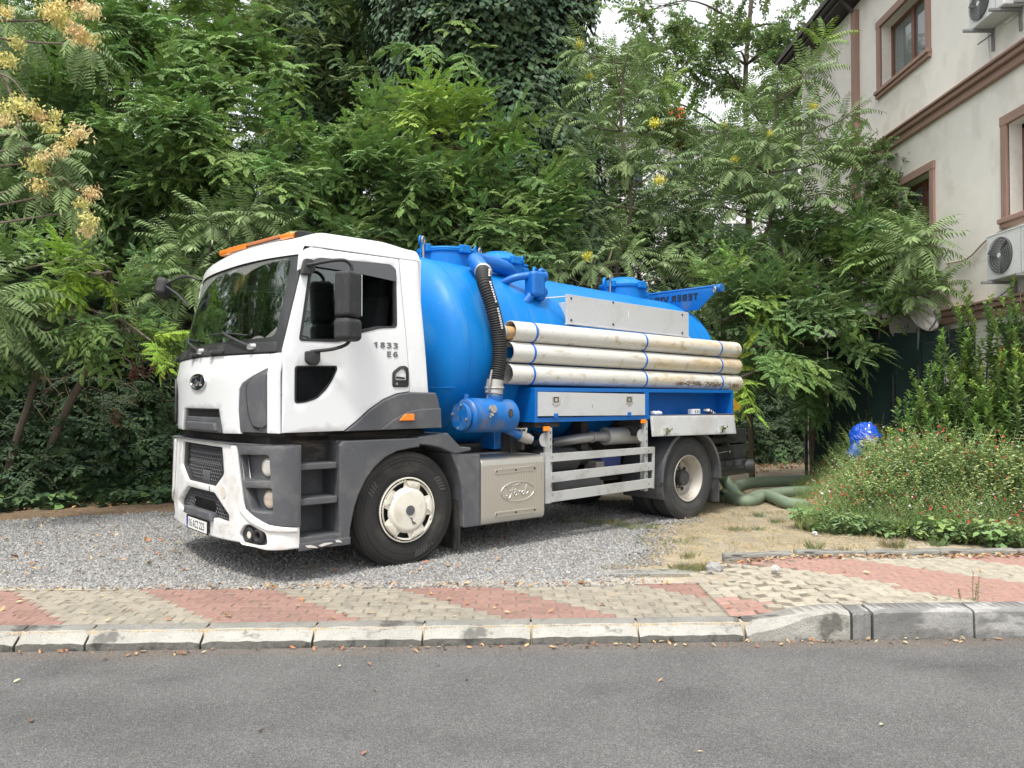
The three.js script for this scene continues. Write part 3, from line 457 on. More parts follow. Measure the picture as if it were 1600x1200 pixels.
for (const [z, z1] of [[-0.50, -0.2], [0.1, 0.3]]) add('washer_nozzle', onNose(mg([rbox(z1 - z, 0.035, 0.035, 0.01, (z + z1) / 2, 1.962, 0.02), rbox(0.06, 0.05, 0.04, 0.01, z1 - 0.06, 1.952, 0.03)]), { edge: 1 }), M.darkPlastic);
for (const [pz, tz] of [[-0.93, -0.40], [0.02, 0.60]]) {
  const w = add('wiper', onNose(mg([tube([V(pz, 1.985, 0.04), V(lerp(pz, tz, 0.5), 2.065, 0.055), V(tz, 2.135, 0.035)], 0.011, 16, 6)]), { edge: 1 }), M.darkPlastic);
  add('wiper_blade', onNose(mg([tube([V(tz - 0.42, 2.085, 0.02), V(tz - 0.1, 2.12, 0.022), V(tz + 0.28, 2.13, 0.02)], 0.009, 16, 5)]), { edge: 1 }), M.black, w);
  add('wiper_pivot', onNose(mg([T(new THREE.CylinderGeometry(0.024, 0.03, 0.05, 12), pz, 1.985, 0.03, Math.PI / 2, 0, 0)]), { edge: 1 }), M.alu, w);
}
add('corner_guard', onNose(mg([rbox(0.12, 0.05, 0.05, 0.012, 1.16, 1.955, 0.03)]), { edge: 1 }), M.black);
// ---- amber light bar across the roof
{
  const bar = add('light_bar', [span(0.83, 0.97, -0.03, 0.0, -0.56, 0.62, 0.01), span(0.86, 0.94, -0.01, 0.03, -0.55, 0.6, 0.01)], std(0.45, 0.46, 0.46, 0.4, { metalness: 0.4 }));
  bar.position.y = 3.03; bar.rotation.x = -0.045;
  add('bar_top', span(0.82, 0.99, 0.006, 0.03, -0.6, 0.6, 0.01), std(0.50, 0.17, 0.06, 0.5), bar);
  add('amber_lens', span(0.82, 0.99, -0.026, 0.03, -0.84, -0.60, 0.022), M.amber, bar); add('amber_lens', span(0.81, 1.0, -0.03, 0.035, 0.6, 0.88, 0.025), M.amber, bar);
  for (let i = 0; i < 9; i++) add('amber_cell', span(0.985, 1.005, -0.02, 0.028, 0.16 + i * 0.05, 0.198 + i * 0.05, 0.006), M.amber, bar);
  add('bar_end', span(0.84, 0.96, -0.03, 0.03, -0.95, -0.84, 0.015), M.black, bar);
  for (const s of [-0.58, 0.66]) add('bar_foot', span(0.84, 0.94, -0.10, -0.028, s - 0.06, s + 0.06, 0.01), M.black, bar);
  add('roof_marker_lamp', [T(rbox(0.06, 0.04, 0.1, 0.015), 0.95, 2.985, 0.86)], M.chrome);
}
// ---- mirrors
{
  const m = add('mirror', [T(rbox(0.19, 0.385, 0.16, 0.035), 0.762, 2.42, -1.46, 0, 0.35, 0)], M.darkPlastic);
  add('lower_mirror', [T(rbox(0.205, 0.195, 0.17, 0.045), 0.765, 2.125, -1.46, 0, 0.35, 0)], M.darkPlastic, m);
  add('mirror_arm', [tube([V(1.05, 2.66, -1.235), V(1.0, 2.67, -1.29), V(0.86, 2.70, -1.43), V(0.78, 2.70, -1.455), V(0.735, 2.66, -1.46), V(0.73, 2.58, -1.46)], 0.015, 30, 8), tube([V(0.735, 2.05, -1.45), V(0.75, 2.01, -1.42), V(0.83, 1.97, -1.36), V(0.98, 1.945, -1.29), V(1.0, 1.94, -1.26)], 0.015, 24, 8)], M.darkPlastic, m);
  add('mirror_mount', onSide(round([[1.09, 2.58], [1.05, 2.72], [0.975, 2.72], [0.95, 2.64], [1.0, 2.58]], 0.02), 0.0, 0.05, { bevel: 0.012 }), M.darkPlastic, m); add('mirror_mount', onSide(round([[1.055, 1.945], [0.925, 1.945], [0.93, 1.86], [0.95, 1.83], [1.02, 1.83], [1.055, 1.86]], 0.02), 0.0, 0.05, { bevel: 0.012 }), M.darkPlastic, m);
  add('mirror_glass', T(rbox(0.012, 0.35, 0.13, 0.005), 0.668, 2.42, -1.425, 0, 0.35, 0), M.chrome, m);
  const f = add('mirror', [T(rbox(0.13, 0.2, 0.26, 0.05), 1.35, 2.74, 1.55, 0.2, -0.5, 0.25)], M.darkPlastic, truck, 'far wide angle mirror on a two bar arm');
  add('mirror_arm', [tube([V(1.36, 2.78, 1.45), V(1.2, 2.86, 1.3), V(1.1, 2.80, 1.1)], 0.014, 20, 8), tube([V(1.36, 2.76, 1.45), V(1.28, 2.66, 1.3), V(1.2, 2.52, 1.18)], 0.014, 20, 8)], M.darkPlastic, f);
  // black grab strap on the far front corner of the nose
  add('grab_rail', [tube([V(1.2, 1.72, 1.26), V(1.22, 1.68, 1.31), V(1.22, 1.5, 1.325), V(1.22, 1.35, 1.31), V(1.2, 1.3, 1.26)], 0.018, 24, 8)], M.black);
}
// ---- bumper ----------------------------------------------------------------------------------------------------
const rec = (a) => a;
const upG = [[-0.515, 1.155], [-0.56, 0.90], [-0.37, 0.778], [0.37, 0.778], [0.56, 0.90], [0.515, 1.155]];
const loG = [[-0.36, 0.722], [-0.66, 0.56], [-0.66, 0.515], [-0.63, 0.49], [-0.36, 0.50], [0.36, 0.50], [0.63, 0.49], [0.66, 0.515], [0.66, 0.56], [0.36, 0.722]];
const pan = (s) => [[s * 0.82, 1.168], [s * 0.945, 0.64], [s * 1.045, 0.592], [s * 1.19, 0.527], [s * 1.30, 0.508], [s * 1.442, 0.495], [s * 1.442, 1.168]];
const fogO = (s) => round([[s * 0.83, 0.42], [s * 0.905, 0.50], [s * 0.985, 0.512], [s * 1.155, 0.452], [s * 1.17, 0.362], [s * 1.105, 0.348], [s * 0.865, 0.35]], 0.03);
const bumper = add('bumper', [onBump(ex([[-1.442, 1.163], [-0.515, 1.163], [0.515, 1.163], [1.442, 1.163], [1.442, 0.32], [1.15, 0.315], [0.86, 0.35], [0.4, 0.335], [-0.4, 0.335], [-0.86, 0.35], [-1.15, 0.315], [-1.442, 0.318]], 0.06, 0.012, [round(upG, 0.03), round(loG, 0.03), fogO(-1), fogO(1), [[-0.838, 1.135], [-0.955, 0.66], [-1.05, 0.61], [-1.2, 0.548], [-1.40, 0.53], [-1.40, 1.135]], [[0.838, 1.135], [0.955, 0.66], [1.05, 0.61], [1.2, 0.548], [1.40, 0.53], [1.40, 1.135]]]).translate(0, 0, -0.06))], M.whiteDirty);
add('white_ridge', [-1, 1].map((s) => onBump(ex(round([[s * 0.72, 1.155], [s * 0.80, 1.155], [s * 0.92, 0.665], [s * 1.03, 0.595], [s * 1.2, 0.525], [s * 1.42, 0.49], [s * 1.42, 0.455], [s * 1.18, 0.475], [s * 0.98, 0.545], [s * 0.85, 0.625]], 0.02), 0.02, 0.009).translate(0, 0, 0.0))), M.whiteDirty, bumper);
add('bumper_split', onBump(ex([[-0.252, 0.775], [-0.244, 0.775], [-0.252, 0.724], [-0.26, 0.724]], 0.004).translate(0, 0, 0.0)), M.black, bumper);
add('tow_eye_cover', onBump(T(new THREE.CylinderGeometry(0.052, 0.052, 0.006, 24), -0.56, 0.745, 0.002, Math.PI / 2, 0, 0)), std(0.62, 0.58, 0.52, 0.5), bumper);
add('bumper_back', onBump(ex([[-1.42, 1.14], [1.42, 1.14], [1.42, 0.36], [-1.42, 0.36]], 0.01).translate(0, 0, -0.13)), M.black, bumper);
add('bumper_top', onBump(ex([[-1.40, 1.166], [1.40, 1.166], [1.40, 1.172], [-1.40, 1.172]], 0.24).translate(0, 0, -0.22), { edge: 0.1 }), M.gray, bumper);
{
  const hexes = (poly, pitch, z, hole) => {
    const out = [], s = shapeOf(poly), inside = (x, y) => { let c = false; for (let i = 0, j = poly.length - 1; i < poly.length; j = i++) if ((poly[i][1] > y) !== (poly[j][1] > y) && x < (poly[j][0] - poly[i][0]) * (y - poly[i][1]) / (poly[j][1] - poly[i][1]) + poly[i][0]) c = !c; return c; };
    const xs = poly.map((p) => p[0]), ys = poly.map((p) => p[1]); let row = 0;
    for (let y = Math.min(...ys); y < Math.max(...ys); y += pitch * 0.62, row++) for (let x = Math.min(...xs) - (row % 2) * pitch / 2; x < Math.max(...xs); x += pitch) if (inside(x, y) && !(hole && x > hole[0] && x < hole[1] && y > hole[2] && y < hole[3])) out.push(T(new THREE.TorusGeometry(pitch * 0.55, 0.0055, 4, 6), x, y, z).applyMatrix4(new THREE.Matrix4().makeTranslation(0, -y, 0)).scale(1, 0.66, 1).translate(0, y, 0));
    return out;
  };
  const g1 = add('bumper_grille', [onBump(ex(round(upG, 0.03), 0.05, 0.006, [round([[-0.42, 1.14], [-0.455, 0.90], [-0.31, 0.80], [0.31, 0.80], [0.455, 0.90], [0.42, 1.14]], 0.03)]).translate(0, 0, -0.075))], M.darkPlastic, bumper);
  const a = add('grille_mesh', onBump(mg([...hexes([[-0.42, 1.14], [-0.455, 0.90], [-0.31, 0.80], [0.31, 0.80], [0.455, 0.90], [0.42, 1.14]], 0.052, -0.055, [-0.14, 0.06, 0.78, 0.90]), box(0.84, 0.014, 0.012, 0, 1.055, -0.05), box(0.88, 0.014, 0.012, 0, 0.965, -0.05), rbox(0.18, 0.11, 0.02, 0.01, -0.04, 0.845, -0.05)]), { edge: 1 }), M.gray, g1); a.userData.kind = 'stuff';
  const g2 = add('lower_grille', onBump(mg(hexes(loG, 0.052, -0.055, [-0.29, 0.29, 0.49, 0.645])), { edge: 1 }), M.gray, bumper); g2.userData.kind = 'stuff';
  add('tow_opening', onBump(ex([[-0.27, 0.64], [-0.30, 0.50], [0.30, 0.50], [0.27, 0.64]], 0.02).translate(0, 0, -0.12)), M.black, bumper);
  const sh = add('plate_shelf', onBump(ex(round([[-0.33, 0.545], [0.33, 0.545], [0.36, 0.475], [-0.36, 0.475]], 0.015), 0.075, 0.012).translate(0, 0, -0.04)), M.gray, bumper);
  const cv = document.createElement('canvas'); cv.width = 1024; cv.height = 220; const c = cv.getContext('2d'); c.fillStyle = '#e6e6e2'; c.fillRect(0, 0, 1024, 220); c.fillStyle = '#16348c'; c.fillRect(0, 0, 96, 220); c.fillStyle = '#dfe3ec'; c.font = 'bold 54px sans-serif'; c.fillText('TR', 12, 200); c.fillStyle = '#111'; c.font = 'bold 186px sans-serif'; c.save(); c.translate(118, 178); c.scale(0.83, 1); c.fillText('16 ACZ 223', 0, 0); c.restore(); c.lineWidth = 12; c.strokeStyle = '#111'; c.strokeRect(4, 4, 1016, 212);
  const pt = new THREE.CanvasTexture(cv); pt.colorSpace = THREE.SRGBColorSpace;
  const pl = add('number_plate', onBump(T(rbox(0.56, 0.125, 0.012, 0.004), -0.0, 0.405, 0.02)), M.black, bumper);
  const pg = new THREE.PlaneGeometry(0.545, 0.112, 12, 1); const pm = add('plate_face', remap(pg, (v) => { const [z, u] = onBumperPoint(v.x, 0.0285); v.set(u, v.y + 0.405, z); }, { edge: 1, flip: true }), std(1, 1, 1, 0.45, { map: pt }), pl);
  // from the front the plate reads from the truck's right to its left
  { const uvA = pm.geometry.attributes.uv; for (let i = 0; i < uvA.count; i++) uvA.setX(i, 1 - uvA.getX(i)); }
  for (const s of [-1, 1]) {
    const dp = add('lamp_panel', onBump(ex(s < 0 ? pan(s) : pan(s).reverse(), 0.10, 0.008, [round([[s * 0.862, 1.085], [s * 1.19, 1.092], [s * 1.205, 0.882], [s * 0.905, 0.872]], 0.03), round([[s * 0.945, 0.815], [s * 1.215, 0.822], [s * 1.225, 0.625], [s * 1.025, 0.632]], 0.025)]).translate(0, 0, -0.082)), M.gray, bumper);
    for (const [cx, cy, x0, x1, y0, y1] of [[1.125, 0.985, 0.87, 1.2, 0.878, 1.088], [1.15, 0.722, 0.95, 1.22, 0.628, 0.82]]) {
      add('lamp_bowl', onBump(mg([ex([[s * x0, y0], [s * x1, y0], [s * x1, y1], [s * x0, y1]], 0.01).translate(0, 0, -0.088)]), { edge: 0.05 }), M.gray, dp);
      add('lamp_floor', onBump(mg([T(rbox(x1 - x0, 0.01, 0.07, 0.003), s * (x0 + x1) / 2, y0, -0.03)]), { edge: 0.06 }), M.gray, dp);
      const hl = add('headlight', onBump(T(new THREE.SphereGeometry(0.078, 24, 12, 0, Math.PI * 2, 0, Math.PI / 2).scale(1, 0.35, 1), s * cx, cy, -0.07, Math.PI / 2, 0, 0), { edge: 1 }), cy > 0.9 ? M.lens : phys(0.72, 0.60, 0.48, 0.1, { clearcoat: 1, metalness: 0.2 }), dp);
    }
    const fo = add('fog_lamp_housing', onBump(ex(s < 0 ? fogO(s) : fogO(s).reverse(), 0.02, 0.004).translate(0, 0, -0.05)), M.darkPlastic, bumper);
    add('fog_lamp', [onBump(T(new THREE.TorusGeometry(0.045, 0.016, 8, 20), s * 0.955, 0.425, -0.02), { edge: 1 })], M.darkPlastic, fo); add('fog_lens', onBump(T(new THREE.CylinderGeometry(0.04, 0.04, 0.02, 20), s * 0.955, 0.425, -0.025, Math.PI / 2, 0, 0), { edge: 1 }), M.lens, fo);
    add('lamp_socket', onBump(T(new THREE.TorusGeometry(0.042, 0.02, 8, 20), s * 1.07, 0.425, -0.018), { edge: 1 }), M.darkPlastic, fo);
  }
  add('corner_lamp', [T(rbox(0.05, 0.13, 0.05, 0.018), 1.2, 0.42, 1.27)], M.black); add('amber_reflector', T(rbox(0.03, 0.09, 0.04, 0.01), 1.16, 0.44, 1.29), M.amber);
}
// ---- under the cab
add('chassis', [span(1.05, -5.1, 0.62, 0.92, -0.5, -0.4), span(1.05, -5.1, 0.62, 0.92, 0.4, 0.5), span(1.2, 0.3, 0.5, 1.15, -0.4, 0.4, 0.03), span(1.1, -0.3, 1.16, 1.26, -1.05, 1.05, 0.03), span(0.7, -1.0, 0.55, 1.05, -0.38, 0.38, 0.05), span(1.27, 0.7, 1.0, 1.30, -1.05, 1.05, 0.02), span(-1.0, -4.2, 0.5, 0.66, -0.1, 0.1, 0.03), rod(V(-4.281, 0.53, -1.0), V(-4.281, 0.53, 1.0), 0.09), rod(V(0, 0.5, -1.0), V(0, 0.5, 1.0), 0.07), new THREE.SphereGeometry(0.26, 16, 12).translate(-4.281, 0.53, 0), span(-3.3, -5.0, 0.5, 0.62, -0.52, -0.44, 0.01), span(0.55, -0.65, 1.02, 1.12, -0.8, 0.8, 0.02)], M.chassis);
// steps
{
  const st = add('step_well', [flat([[1.1, 0.34], [1.1, 1.2], [0.62, 1.2], [0.62, 0.34]], -0.93, 0.03, 0.004), span(1.07, 1.1, 0.34, 1.16, -1.22, -0.92), span(0.61, 0.72, 0.36, 1.19, -1.18, -0.92, 0.01)], M.gray);
  for (const [y0, y1, u1, z0] of [[0.955, 1.008, 0.735, -1.225], [0.662, 0.72, 0.735, -1.235], [0.335, 0.40, 0.63, -1.245]]) {
    const t = add('step', [span(1.085, u1, y0, y1, z0, -0.94, 0.008)], M.gray, st);
    const studs = []; for (let i = 0; i < 12; i++) for (let j = 0; j < 5; j++) studs.push(box(0.016, 0.006, 0.018, lerp(1.06, u1 + 0.03, i / 11), y1 + 0.002, z0 + 0.03 + j * 0.04)); const q = add('tread', studs, M.gray, t); q.userData.kind = 'stuff';
  }
  add('step_edge', [remap(span(1.09, 0.615, 0.295, 0.36, -1.252, -1.235, 0.006), (v) => { v.y += 0.02 * (fbm(v.x * 9 + 20, 3, 1000, 3, 91) - 0.5); }, { edge: 0.05 })], M.gray, st, 'scuffed lower edge of the bottom step');
  for (const [a, b, c, d] of [[0.98, 0.06, 0.32, 0.2], [0.85, 0.07, 0.325, -0.1], [0.73, 0.035, 0.335, 0.25]]) add('scrape', T(ex(round([[-b, -0.006], [b * 0.6, -0.012], [b, 0.004], [b * 0.2, 0.012], [-b * 0.6, 0.005]], 0.004), 0.002), a, c, -1.2545, 0, 0, d), std(0.62, 0.6, 0.57, 0.8), st);
}
// front wheel arch and the fairing behind it
const arc = (cx, cy, r, a0, a1, n = 14) => { const o = []; for (let i = 0; i <= n; i++) { const a = lerp(a0, a1, i / n); o.push([cx + r * Math.cos(a), cy + r * Math.sin(a)]); } return o; };
for (const s of [-1, 1]) {
  const fl = (g) => (s > 0 ? mirrorZ(g) : g);
  const arch = [[0.735, 1.0], [0.735, 1.15], [0.70, 1.186], [-0.075, 1.188], [-0.09, 1.105], [0.015, 1.095], [0.16, 1.075], [0.285, 1.024], [0.39, 0.945], [0.48, 0.838], [0.545, 0.72], [0.588, 0.61], [0.628, 0.43], [0.635, 0.34], [0.735, 0.34]].map(([a, b]) => [a - 0.012, b]);
  add('wheel_arch', [fl(flat(arch, -1.25, 0.06, 0.012)), fl(flat([[0.60, 1.06], [0.60, 1.18], [-0.07, 1.18], [-0.07, 1.1], [0.02, 1.1], [0.28, 1.03]].map((p) => p), -1.20, 0.5, 0.01))], M.gray);
  add('rear_mudguard', [fl(flat(round([[-0.08, 1.128], [-0.082, 1.196], [-0.345, 1.222], [-0.42, 1.224], [-0.50, 1.15], [-0.575, 1.085], [-0.70, 1.075], [-0.70, 1.045], [-0.50, 1.02], [-0.42, 1.05], [-0.32, 1.09], [-0.2, 1.115]], 0.015), -1.25, 0.62, 0.012))], M.gray);
  add('wheel_fairing', [fl(flat(round([[-0.46, 1.03], [-0.82, 1.0], [-0.82, 0.298], [-0.612, 0.298], [-0.605, 0.52], [-0.585, 0.70], [-0.545, 0.85], [-0.49, 0.965]], 0.02), -1.24, 0.5, 0.012))], M.gray);
  add('mud_flap', [fl(span(-0.60, -0.622, 0.075, 0.95, -1.18, -0.8, 0.004))], M.rubber);
  add('rear_fender', [fl((() => { const o = [...arc(-4.281, 0.53, 0.615, Math.PI * 1.02, -0.12 * Math.PI, 24)], i = [...arc(-4.281, 0.53, 0.60, -0.12 * Math.PI, Math.PI * 1.02, 24)]; return flat([...o, ...i], -1.24, 0.66, 0.003); })()), fl((() => { const o = [...arc(-4.281, 0.53, 0.635, Math.PI * 1.02, -0.02, 24)], i = [...arc(-4.281, 0.53, 0.595, -0.02, Math.PI * 1.02, 24)]; return flat([...o, ...i], -1.25, 0.03, 0.004); })())], M.gray);
  add('mud_flap', [fl(span(-4.885, -4.91, 0.17, 0.62, -1.22, -0.62, 0.004))], M.rubberMid);
}
// ---- wheels: axis along z; built facing -z
function tyreGeo(R, w, groove) { const h = w / 2, prof = [[0.292, -h + 0.025], [0.31, -h + 0.012], [0.345, -h + 0.002], [0.39, -h - 0.004], [0.44, -h], [0.475, -h + 0.006], [R - 0.035, -h + 0.014], [R - 0.012, -h + 0.03], [R - 0.003, -h + 0.05]];
  const zs = [-0.09, -0.045, 0, 0.045, 0.09].map((k) => k * w / 0.27); let tr = []; for (const z of zs) tr.push([R, z - 0.009], [R - groove, z - 0.006], [R - groove, z + 0.006], [R, z + 0.009]);
  const mir = prof.map(([r, z]) => [r, -z]).reverse(); return lathe([...prof, ...tr, ...mir], 72).rotateX(Math.PI / 2); }
function ringText(s, size, r, a0, step) { const out = []; [...s].forEach((ch, i) => { if (ch === ' ') return; const g = text3(ch, size, 0.003); g.computeBoundingBox(); g.translate(-g.boundingBox.max.x / 2, 0, 0); const a = a0 - i * step; out.push(T(g, r * Math.cos(a), r * Math.sin(a), 0, 0, 0, a - Math.PI / 2)); }); return mg(out).rotateY(Math.PI); }
const R = 0.535;
function wheel(u, z, front, dual) {
  const w = new THREE.Group(); w.name = 'wheel'; w.position.set(u, R - 0.008, z); if (z > 0) w.rotation.y = Math.PI; truck.add(w);
  const W = 0.275;
  const ty = add('tyre', [tyreGeo(R, W, 0.014).translate(0, 0, W / 2), ...[0.40, 0.455, 0.485].map((r) => T(new THREE.TorusGeometry(r, 0.0025, 4, 72), 0, 0, -0.003))], front ? M.rubber : M.rubberMid, w);
  if (front) {
    add('tyre_marking', [ringText('12R22.5', 0.034, 0.418, 1.95 + 0.0, 0.075), ringText('RADIAL', 0.034, 0.415, -0.9, 0.085)].map((g) => g.translate(0, 0, -0.006)), std(0.06, 0.058, 0.055, 0.8), w);
    const bars = []; for (const [a0, n] of [[2.45, 5], [0.42, 4], [-2.1, 5]]) for (let i = 0; i < n; i++) bars.push(T(box(0.018, 0.062, 0.003), 0.425 * Math.cos(a0 + i * 0.075), 0.425 * Math.sin(a0 + i * 0.075), -0.004, 0, 0, a0 + i * 0.075 - Math.PI / 2 + 0.35)); add('tyre_marking', bars, std(0.06, 0.058, 0.055, 0.8), w);
    add('rim', [lathe([[0.297, 0.03], [0.305, 0.012], [0.298, 0.004], [0.284, 0.008], [0.28, 0.04], [0.275, 0.14]], 60).rotateX(Math.PI / 2), T(new THREE.CylinderGeometry(0.277, 0.277, 0.02, 40), 0, 0, 0.06, Math.PI / 2, 0, 0)], M.darkPlastic, w);
    // cream cover with five slots, six would be wrong
    const holes = []; for (let k = 0; k < 5; k++) { const c = Math.PI / 2 - 0.42 + k * Math.PI * 2 / 5, o = arc(0, 0, 0.258, c - 0.27, c + 0.27, 8), i = arc(0, 0, 0.212, c + 0.2, c - 0.2, 6); holes.push([...o, ...i]); }
    const disc = new THREE.Shape(arc(0, 0, 0.272, 0, Math.PI * 2, 60).slice(0, -1).map((p) => new THREE.Vector2(...p))); holes.forEach((h) => disc.holes.push(new THREE.Path(h.map((p) => new THREE.Vector2(...p)))));
    const cover = add('wheel_cover', [remap(ex(disc, 0.012, 0.003), (v) => { const r = Math.hypot(v.x, v.y); v.z -= 0.012 + 0.016 * smooth(r, 0.272, 0.2); }, { edge: 0.06, crease: 0.6 }), lathe([[0.212, 0.0], [0.205, -0.022], [0.19, -0.038], [0.165, -0.046], [0.0, -0.05]], 48).rotateX(Math.PI / 2), T(new THREE.TorusGeometry(0.292, 0.008, 8, 60), 0, 0, -0.006)], M.cream, w);
    for (let k = 0; k < 5; k++) { const c = Math.PI / 2 - 0.42 + (k + 0.5) * Math.PI * 2 / 5; add('cover_petal', remap(ex(round([...arc(0, 0, 0.262, c - 0.30, c + 0.30, 8), ...arc(0, 0, 0.205, c + 0.16, c - 0.16, 5)], 0.012), 0.02, 0.006), (v) => { v.z -= 0.030; }, { edge: 0.05 }), M.cream, cover); }
    const ticks = []; for (let k = 0; k < 60; k++) if (k % 12 < 3) { const a = k / 60 * Math.PI * 2; ticks.push(T(box(0.014, 0.004, 0.006), 0.279 * Math.cos(a), 0.279 * Math.sin(a), -0.008, 0, 0, a)); } add('cover_ticks', ticks, M.cream, cover);
    add('centre_cap', T(new THREE.CylinderGeometry(0.045, 0.045, 0.012, 32), 0, 0, -0.054, Math.PI / 2, 0, 0), M.gray, cover);
    add('crack', [tube([V(-0.002, -0.07, -0.0505), V(-0.02, -0.078, -0.0505), V(-0.022, -0.10, -0.0502), V(-0.04, -0.112, -0.0500), V(-0.066, -0.128, -0.049)], 0.0042, 16, 5), tube([V(-0.022, -0.10, -0.0504), V(-0.03, -0.122, -0.0498), V(-0.048, -0.135, -0.0490)], 0.003, 8, 5)], M.black, cover);
  } else {
    add('rim', [lathe([[0.285, 0.03], [0.303, 0.012], [0.297, 0.002], [0.285, 0.006], [0.272, 0.03], [0.262, 0.08], [0.235, 0.115], [0.228, 0.17], [0.205, 0.19], [0.0, 0.195]], 56).rotateX(Math.PI / 2)], std(1, 1, 1, 0.6, { metalness: 0.35, map: grimeT([0.46, 0.44, 0.40], [0.22, 0.17, 0.13], 0.8, 881, 7, 7) }), w);
    add('hub', [T(new THREE.CylinderGeometry(0.085, 0.10, 0.12, 28), 0, 0, 0.13, Math.PI / 2, 0, 0), T(new THREE.CylinderGeometry(0.135, 0.14, 0.03, 28), 0, 0, 0.18, Math.PI / 2, 0, 0)], M.rubberMid, w);
    for (let k = 0; k < 8; k++) { const a = k * Math.PI / 4 + 0.2; add('hand_hole', T(new THREE.CylinderGeometry(0.026, 0.026, 0.012, 16), 0.182 * Math.cos(a), 0.182 * Math.sin(a), 0.188, Math.PI / 2, 0, 0), M.black, w); }
    const nuts = []; for (let k = 0; k < 10; k++) { const a = k * Math.PI / 5; nuts.push(T(new THREE.CylinderGeometry(0.016, 0.016, 0.03, 6), 0.118 * Math.cos(a), 0.118 * Math.sin(a), 0.165, Math.PI / 2, 0, 0)); } add('wheel_nuts', nuts, M.rawMetal, w);
    if (dual) add('inner_tyre', tyreGeo(R, W, 0.014).translate(0, 0, W / 2 + 0.32), M.rubberMid, w);
  }
}
wheel(0, -1.19, true); wheel(0, 1.19, true); wheel(-4.281, -1.19, false, true); wheel(-4.281, 1.19, false, true);
// ---- fuel tank with embossed ribs and oval
{
  const prof = round([[-1.245, 0.29], [-1.245, 0.955], [-0.62, 0.975], [-0.62, 0.29]], 0.07);
  const ft = add('fuel_tank', [T(ex(prof, 0.855, 0.012), 0, 0, 0, 0, -Math.PI / 2, 0).applyMatrix4(new THREE.Matrix4().makeTranslation(0, 0, 0)).applyMatrix4(new THREE.Matrix4().set(1, 0, 0, 0, 0, 1, 0, 0, 0, 0, 1, 0, 0, 0, 0, 1))], M.steel);
  // the extrusion ran along -x from 0; shift it to its place behind the fairing
  ft.geometry.computeBoundingBox(); const bb = ft.geometry.boundingBox; ft.geometry.translate(-0.83 - bb.max.x, 0, 0); { const P = ft.geometry.attributes.position, U = ft.geometry.attributes.uv; for (let i = 0; i < P.count; i++) U.setXY(i, P.getX(i) * 0.8, (P.getY(i) + P.getZ(i)) * 0.5); }
  const ribs = []; for (const [y, tl] of [[0.815, 0.012], [0.385, 0.0]]) { const o = [[-1.0, y - 0.028], [-1.56, y - 0.028 + tl], [-1.56, y + 0.028 + tl], [-1.0, y + 0.028]]; ribs.push(flat(round(o, 0.025), -1.252, 0.02, 0.004, [round([[-1.012, y - 0.018], [-1.548, y - 0.018 + tl], [-1.548, y + 0.018 + tl], [-1.012, y + 0.018]], 0.018)])); }
  add('pressed_rib', ribs, M.steel, ft);
  const ov = []; for (let i = 0; i < 40; i++) ov.push(V(-1.305 + 0.225 * Math.cos(i / 40 * 6.2832), 0.60 + 0.1 * Math.sin(i / 40 * 6.2832), -1.247)); add('pressed_oval', tube(ov, 0.006, 80, 6, true), M.steel, ft);
  add('pressed_script', T(script(0.40, 0.0065), -1.30, 0.60, -1.247, 0, Math.PI, 0), M.steel, ft);
  const rv = []; for (const y of [0.815, 0.385]) for (const x of [-1.02, -1.28, -1.54]) rv.push(rod(V(x, y + 0.004, -1.246), V(x, y + 0.004, -1.254), 0.009, 0.009, 8)); add('rivet', rv, M.chassis, ft);
}
add('far_tank', span(-0.85, -1.9, 0.32, 0.95, 0.62, 1.2, 0.06), M.chassis);
// ---- side guard of three rails
{
  const g = add('side_guard', [flat([[-1.70, 0.972], [-1.765, 0.972], [-1.768, 0.437], [-1.70, 0.437]], -1.255, 0.10, 0.003), flat([[-3.465, 0.968], [-3.51, 0.966], [-3.492, 0.463], [-3.45, 0.465]], -1.258, 0.012, 0.002)], M.galv);
  for (const [a, b, c, d] of [[0.965, 0.875, 0.968, 0.892], [0.762, 0.655, 0.785, 0.688], [0.557, 0.447, 0.590, 0.476]]) add('guard_rail', flat([[-1.76, a], [-1.76, b], [-3.46, d], [-3.46, c]], -1.268, 0.03, 0.004), M.galv, g);
  for (const [u, y1] of [[-1.775, 1.24], [-3.37, 1.29]]) {
    const p = add('guard_post', [flat([[u + 0.035, 0.44], [u + 0.035, y1], [u - 0.03, y1], [u - 0.03, 0.44]], -1.235, 0.006, 0.001, [0.52, 0.60, 0.71, 0.84, 1.02, 1.1, 1.17].map((y) => [[u - 0.018, y], [u - 0.004, y], [u - 0.004, y + 0.03], [u - 0.018, y + 0.03]])), span(u + 0.035, u + 0.03, 0.44, y1, -1.235, -1.17, 0.001), T(new THREE.CylinderGeometry(0.075, 0.075, 0.008, 20), u + 0.05, 1.11, -1.2, Math.PI / 2, 0, 0)], M.galv, g);
    const bo = []; for (const y of [0.93, 0.72, 0.53]) bo.push(rod(V(u, y, -1.268), V(u, y, -1.275), 0.009, 0.009, 8)); add('bolt', bo, M.rawMetal, p);
    add('orange_marker', span(u + 0.10, u + 0.01, y1 - 0.035, y1 + 0.015, -1.25, -1.225, 0.006), M.amber2, p);
  }
}
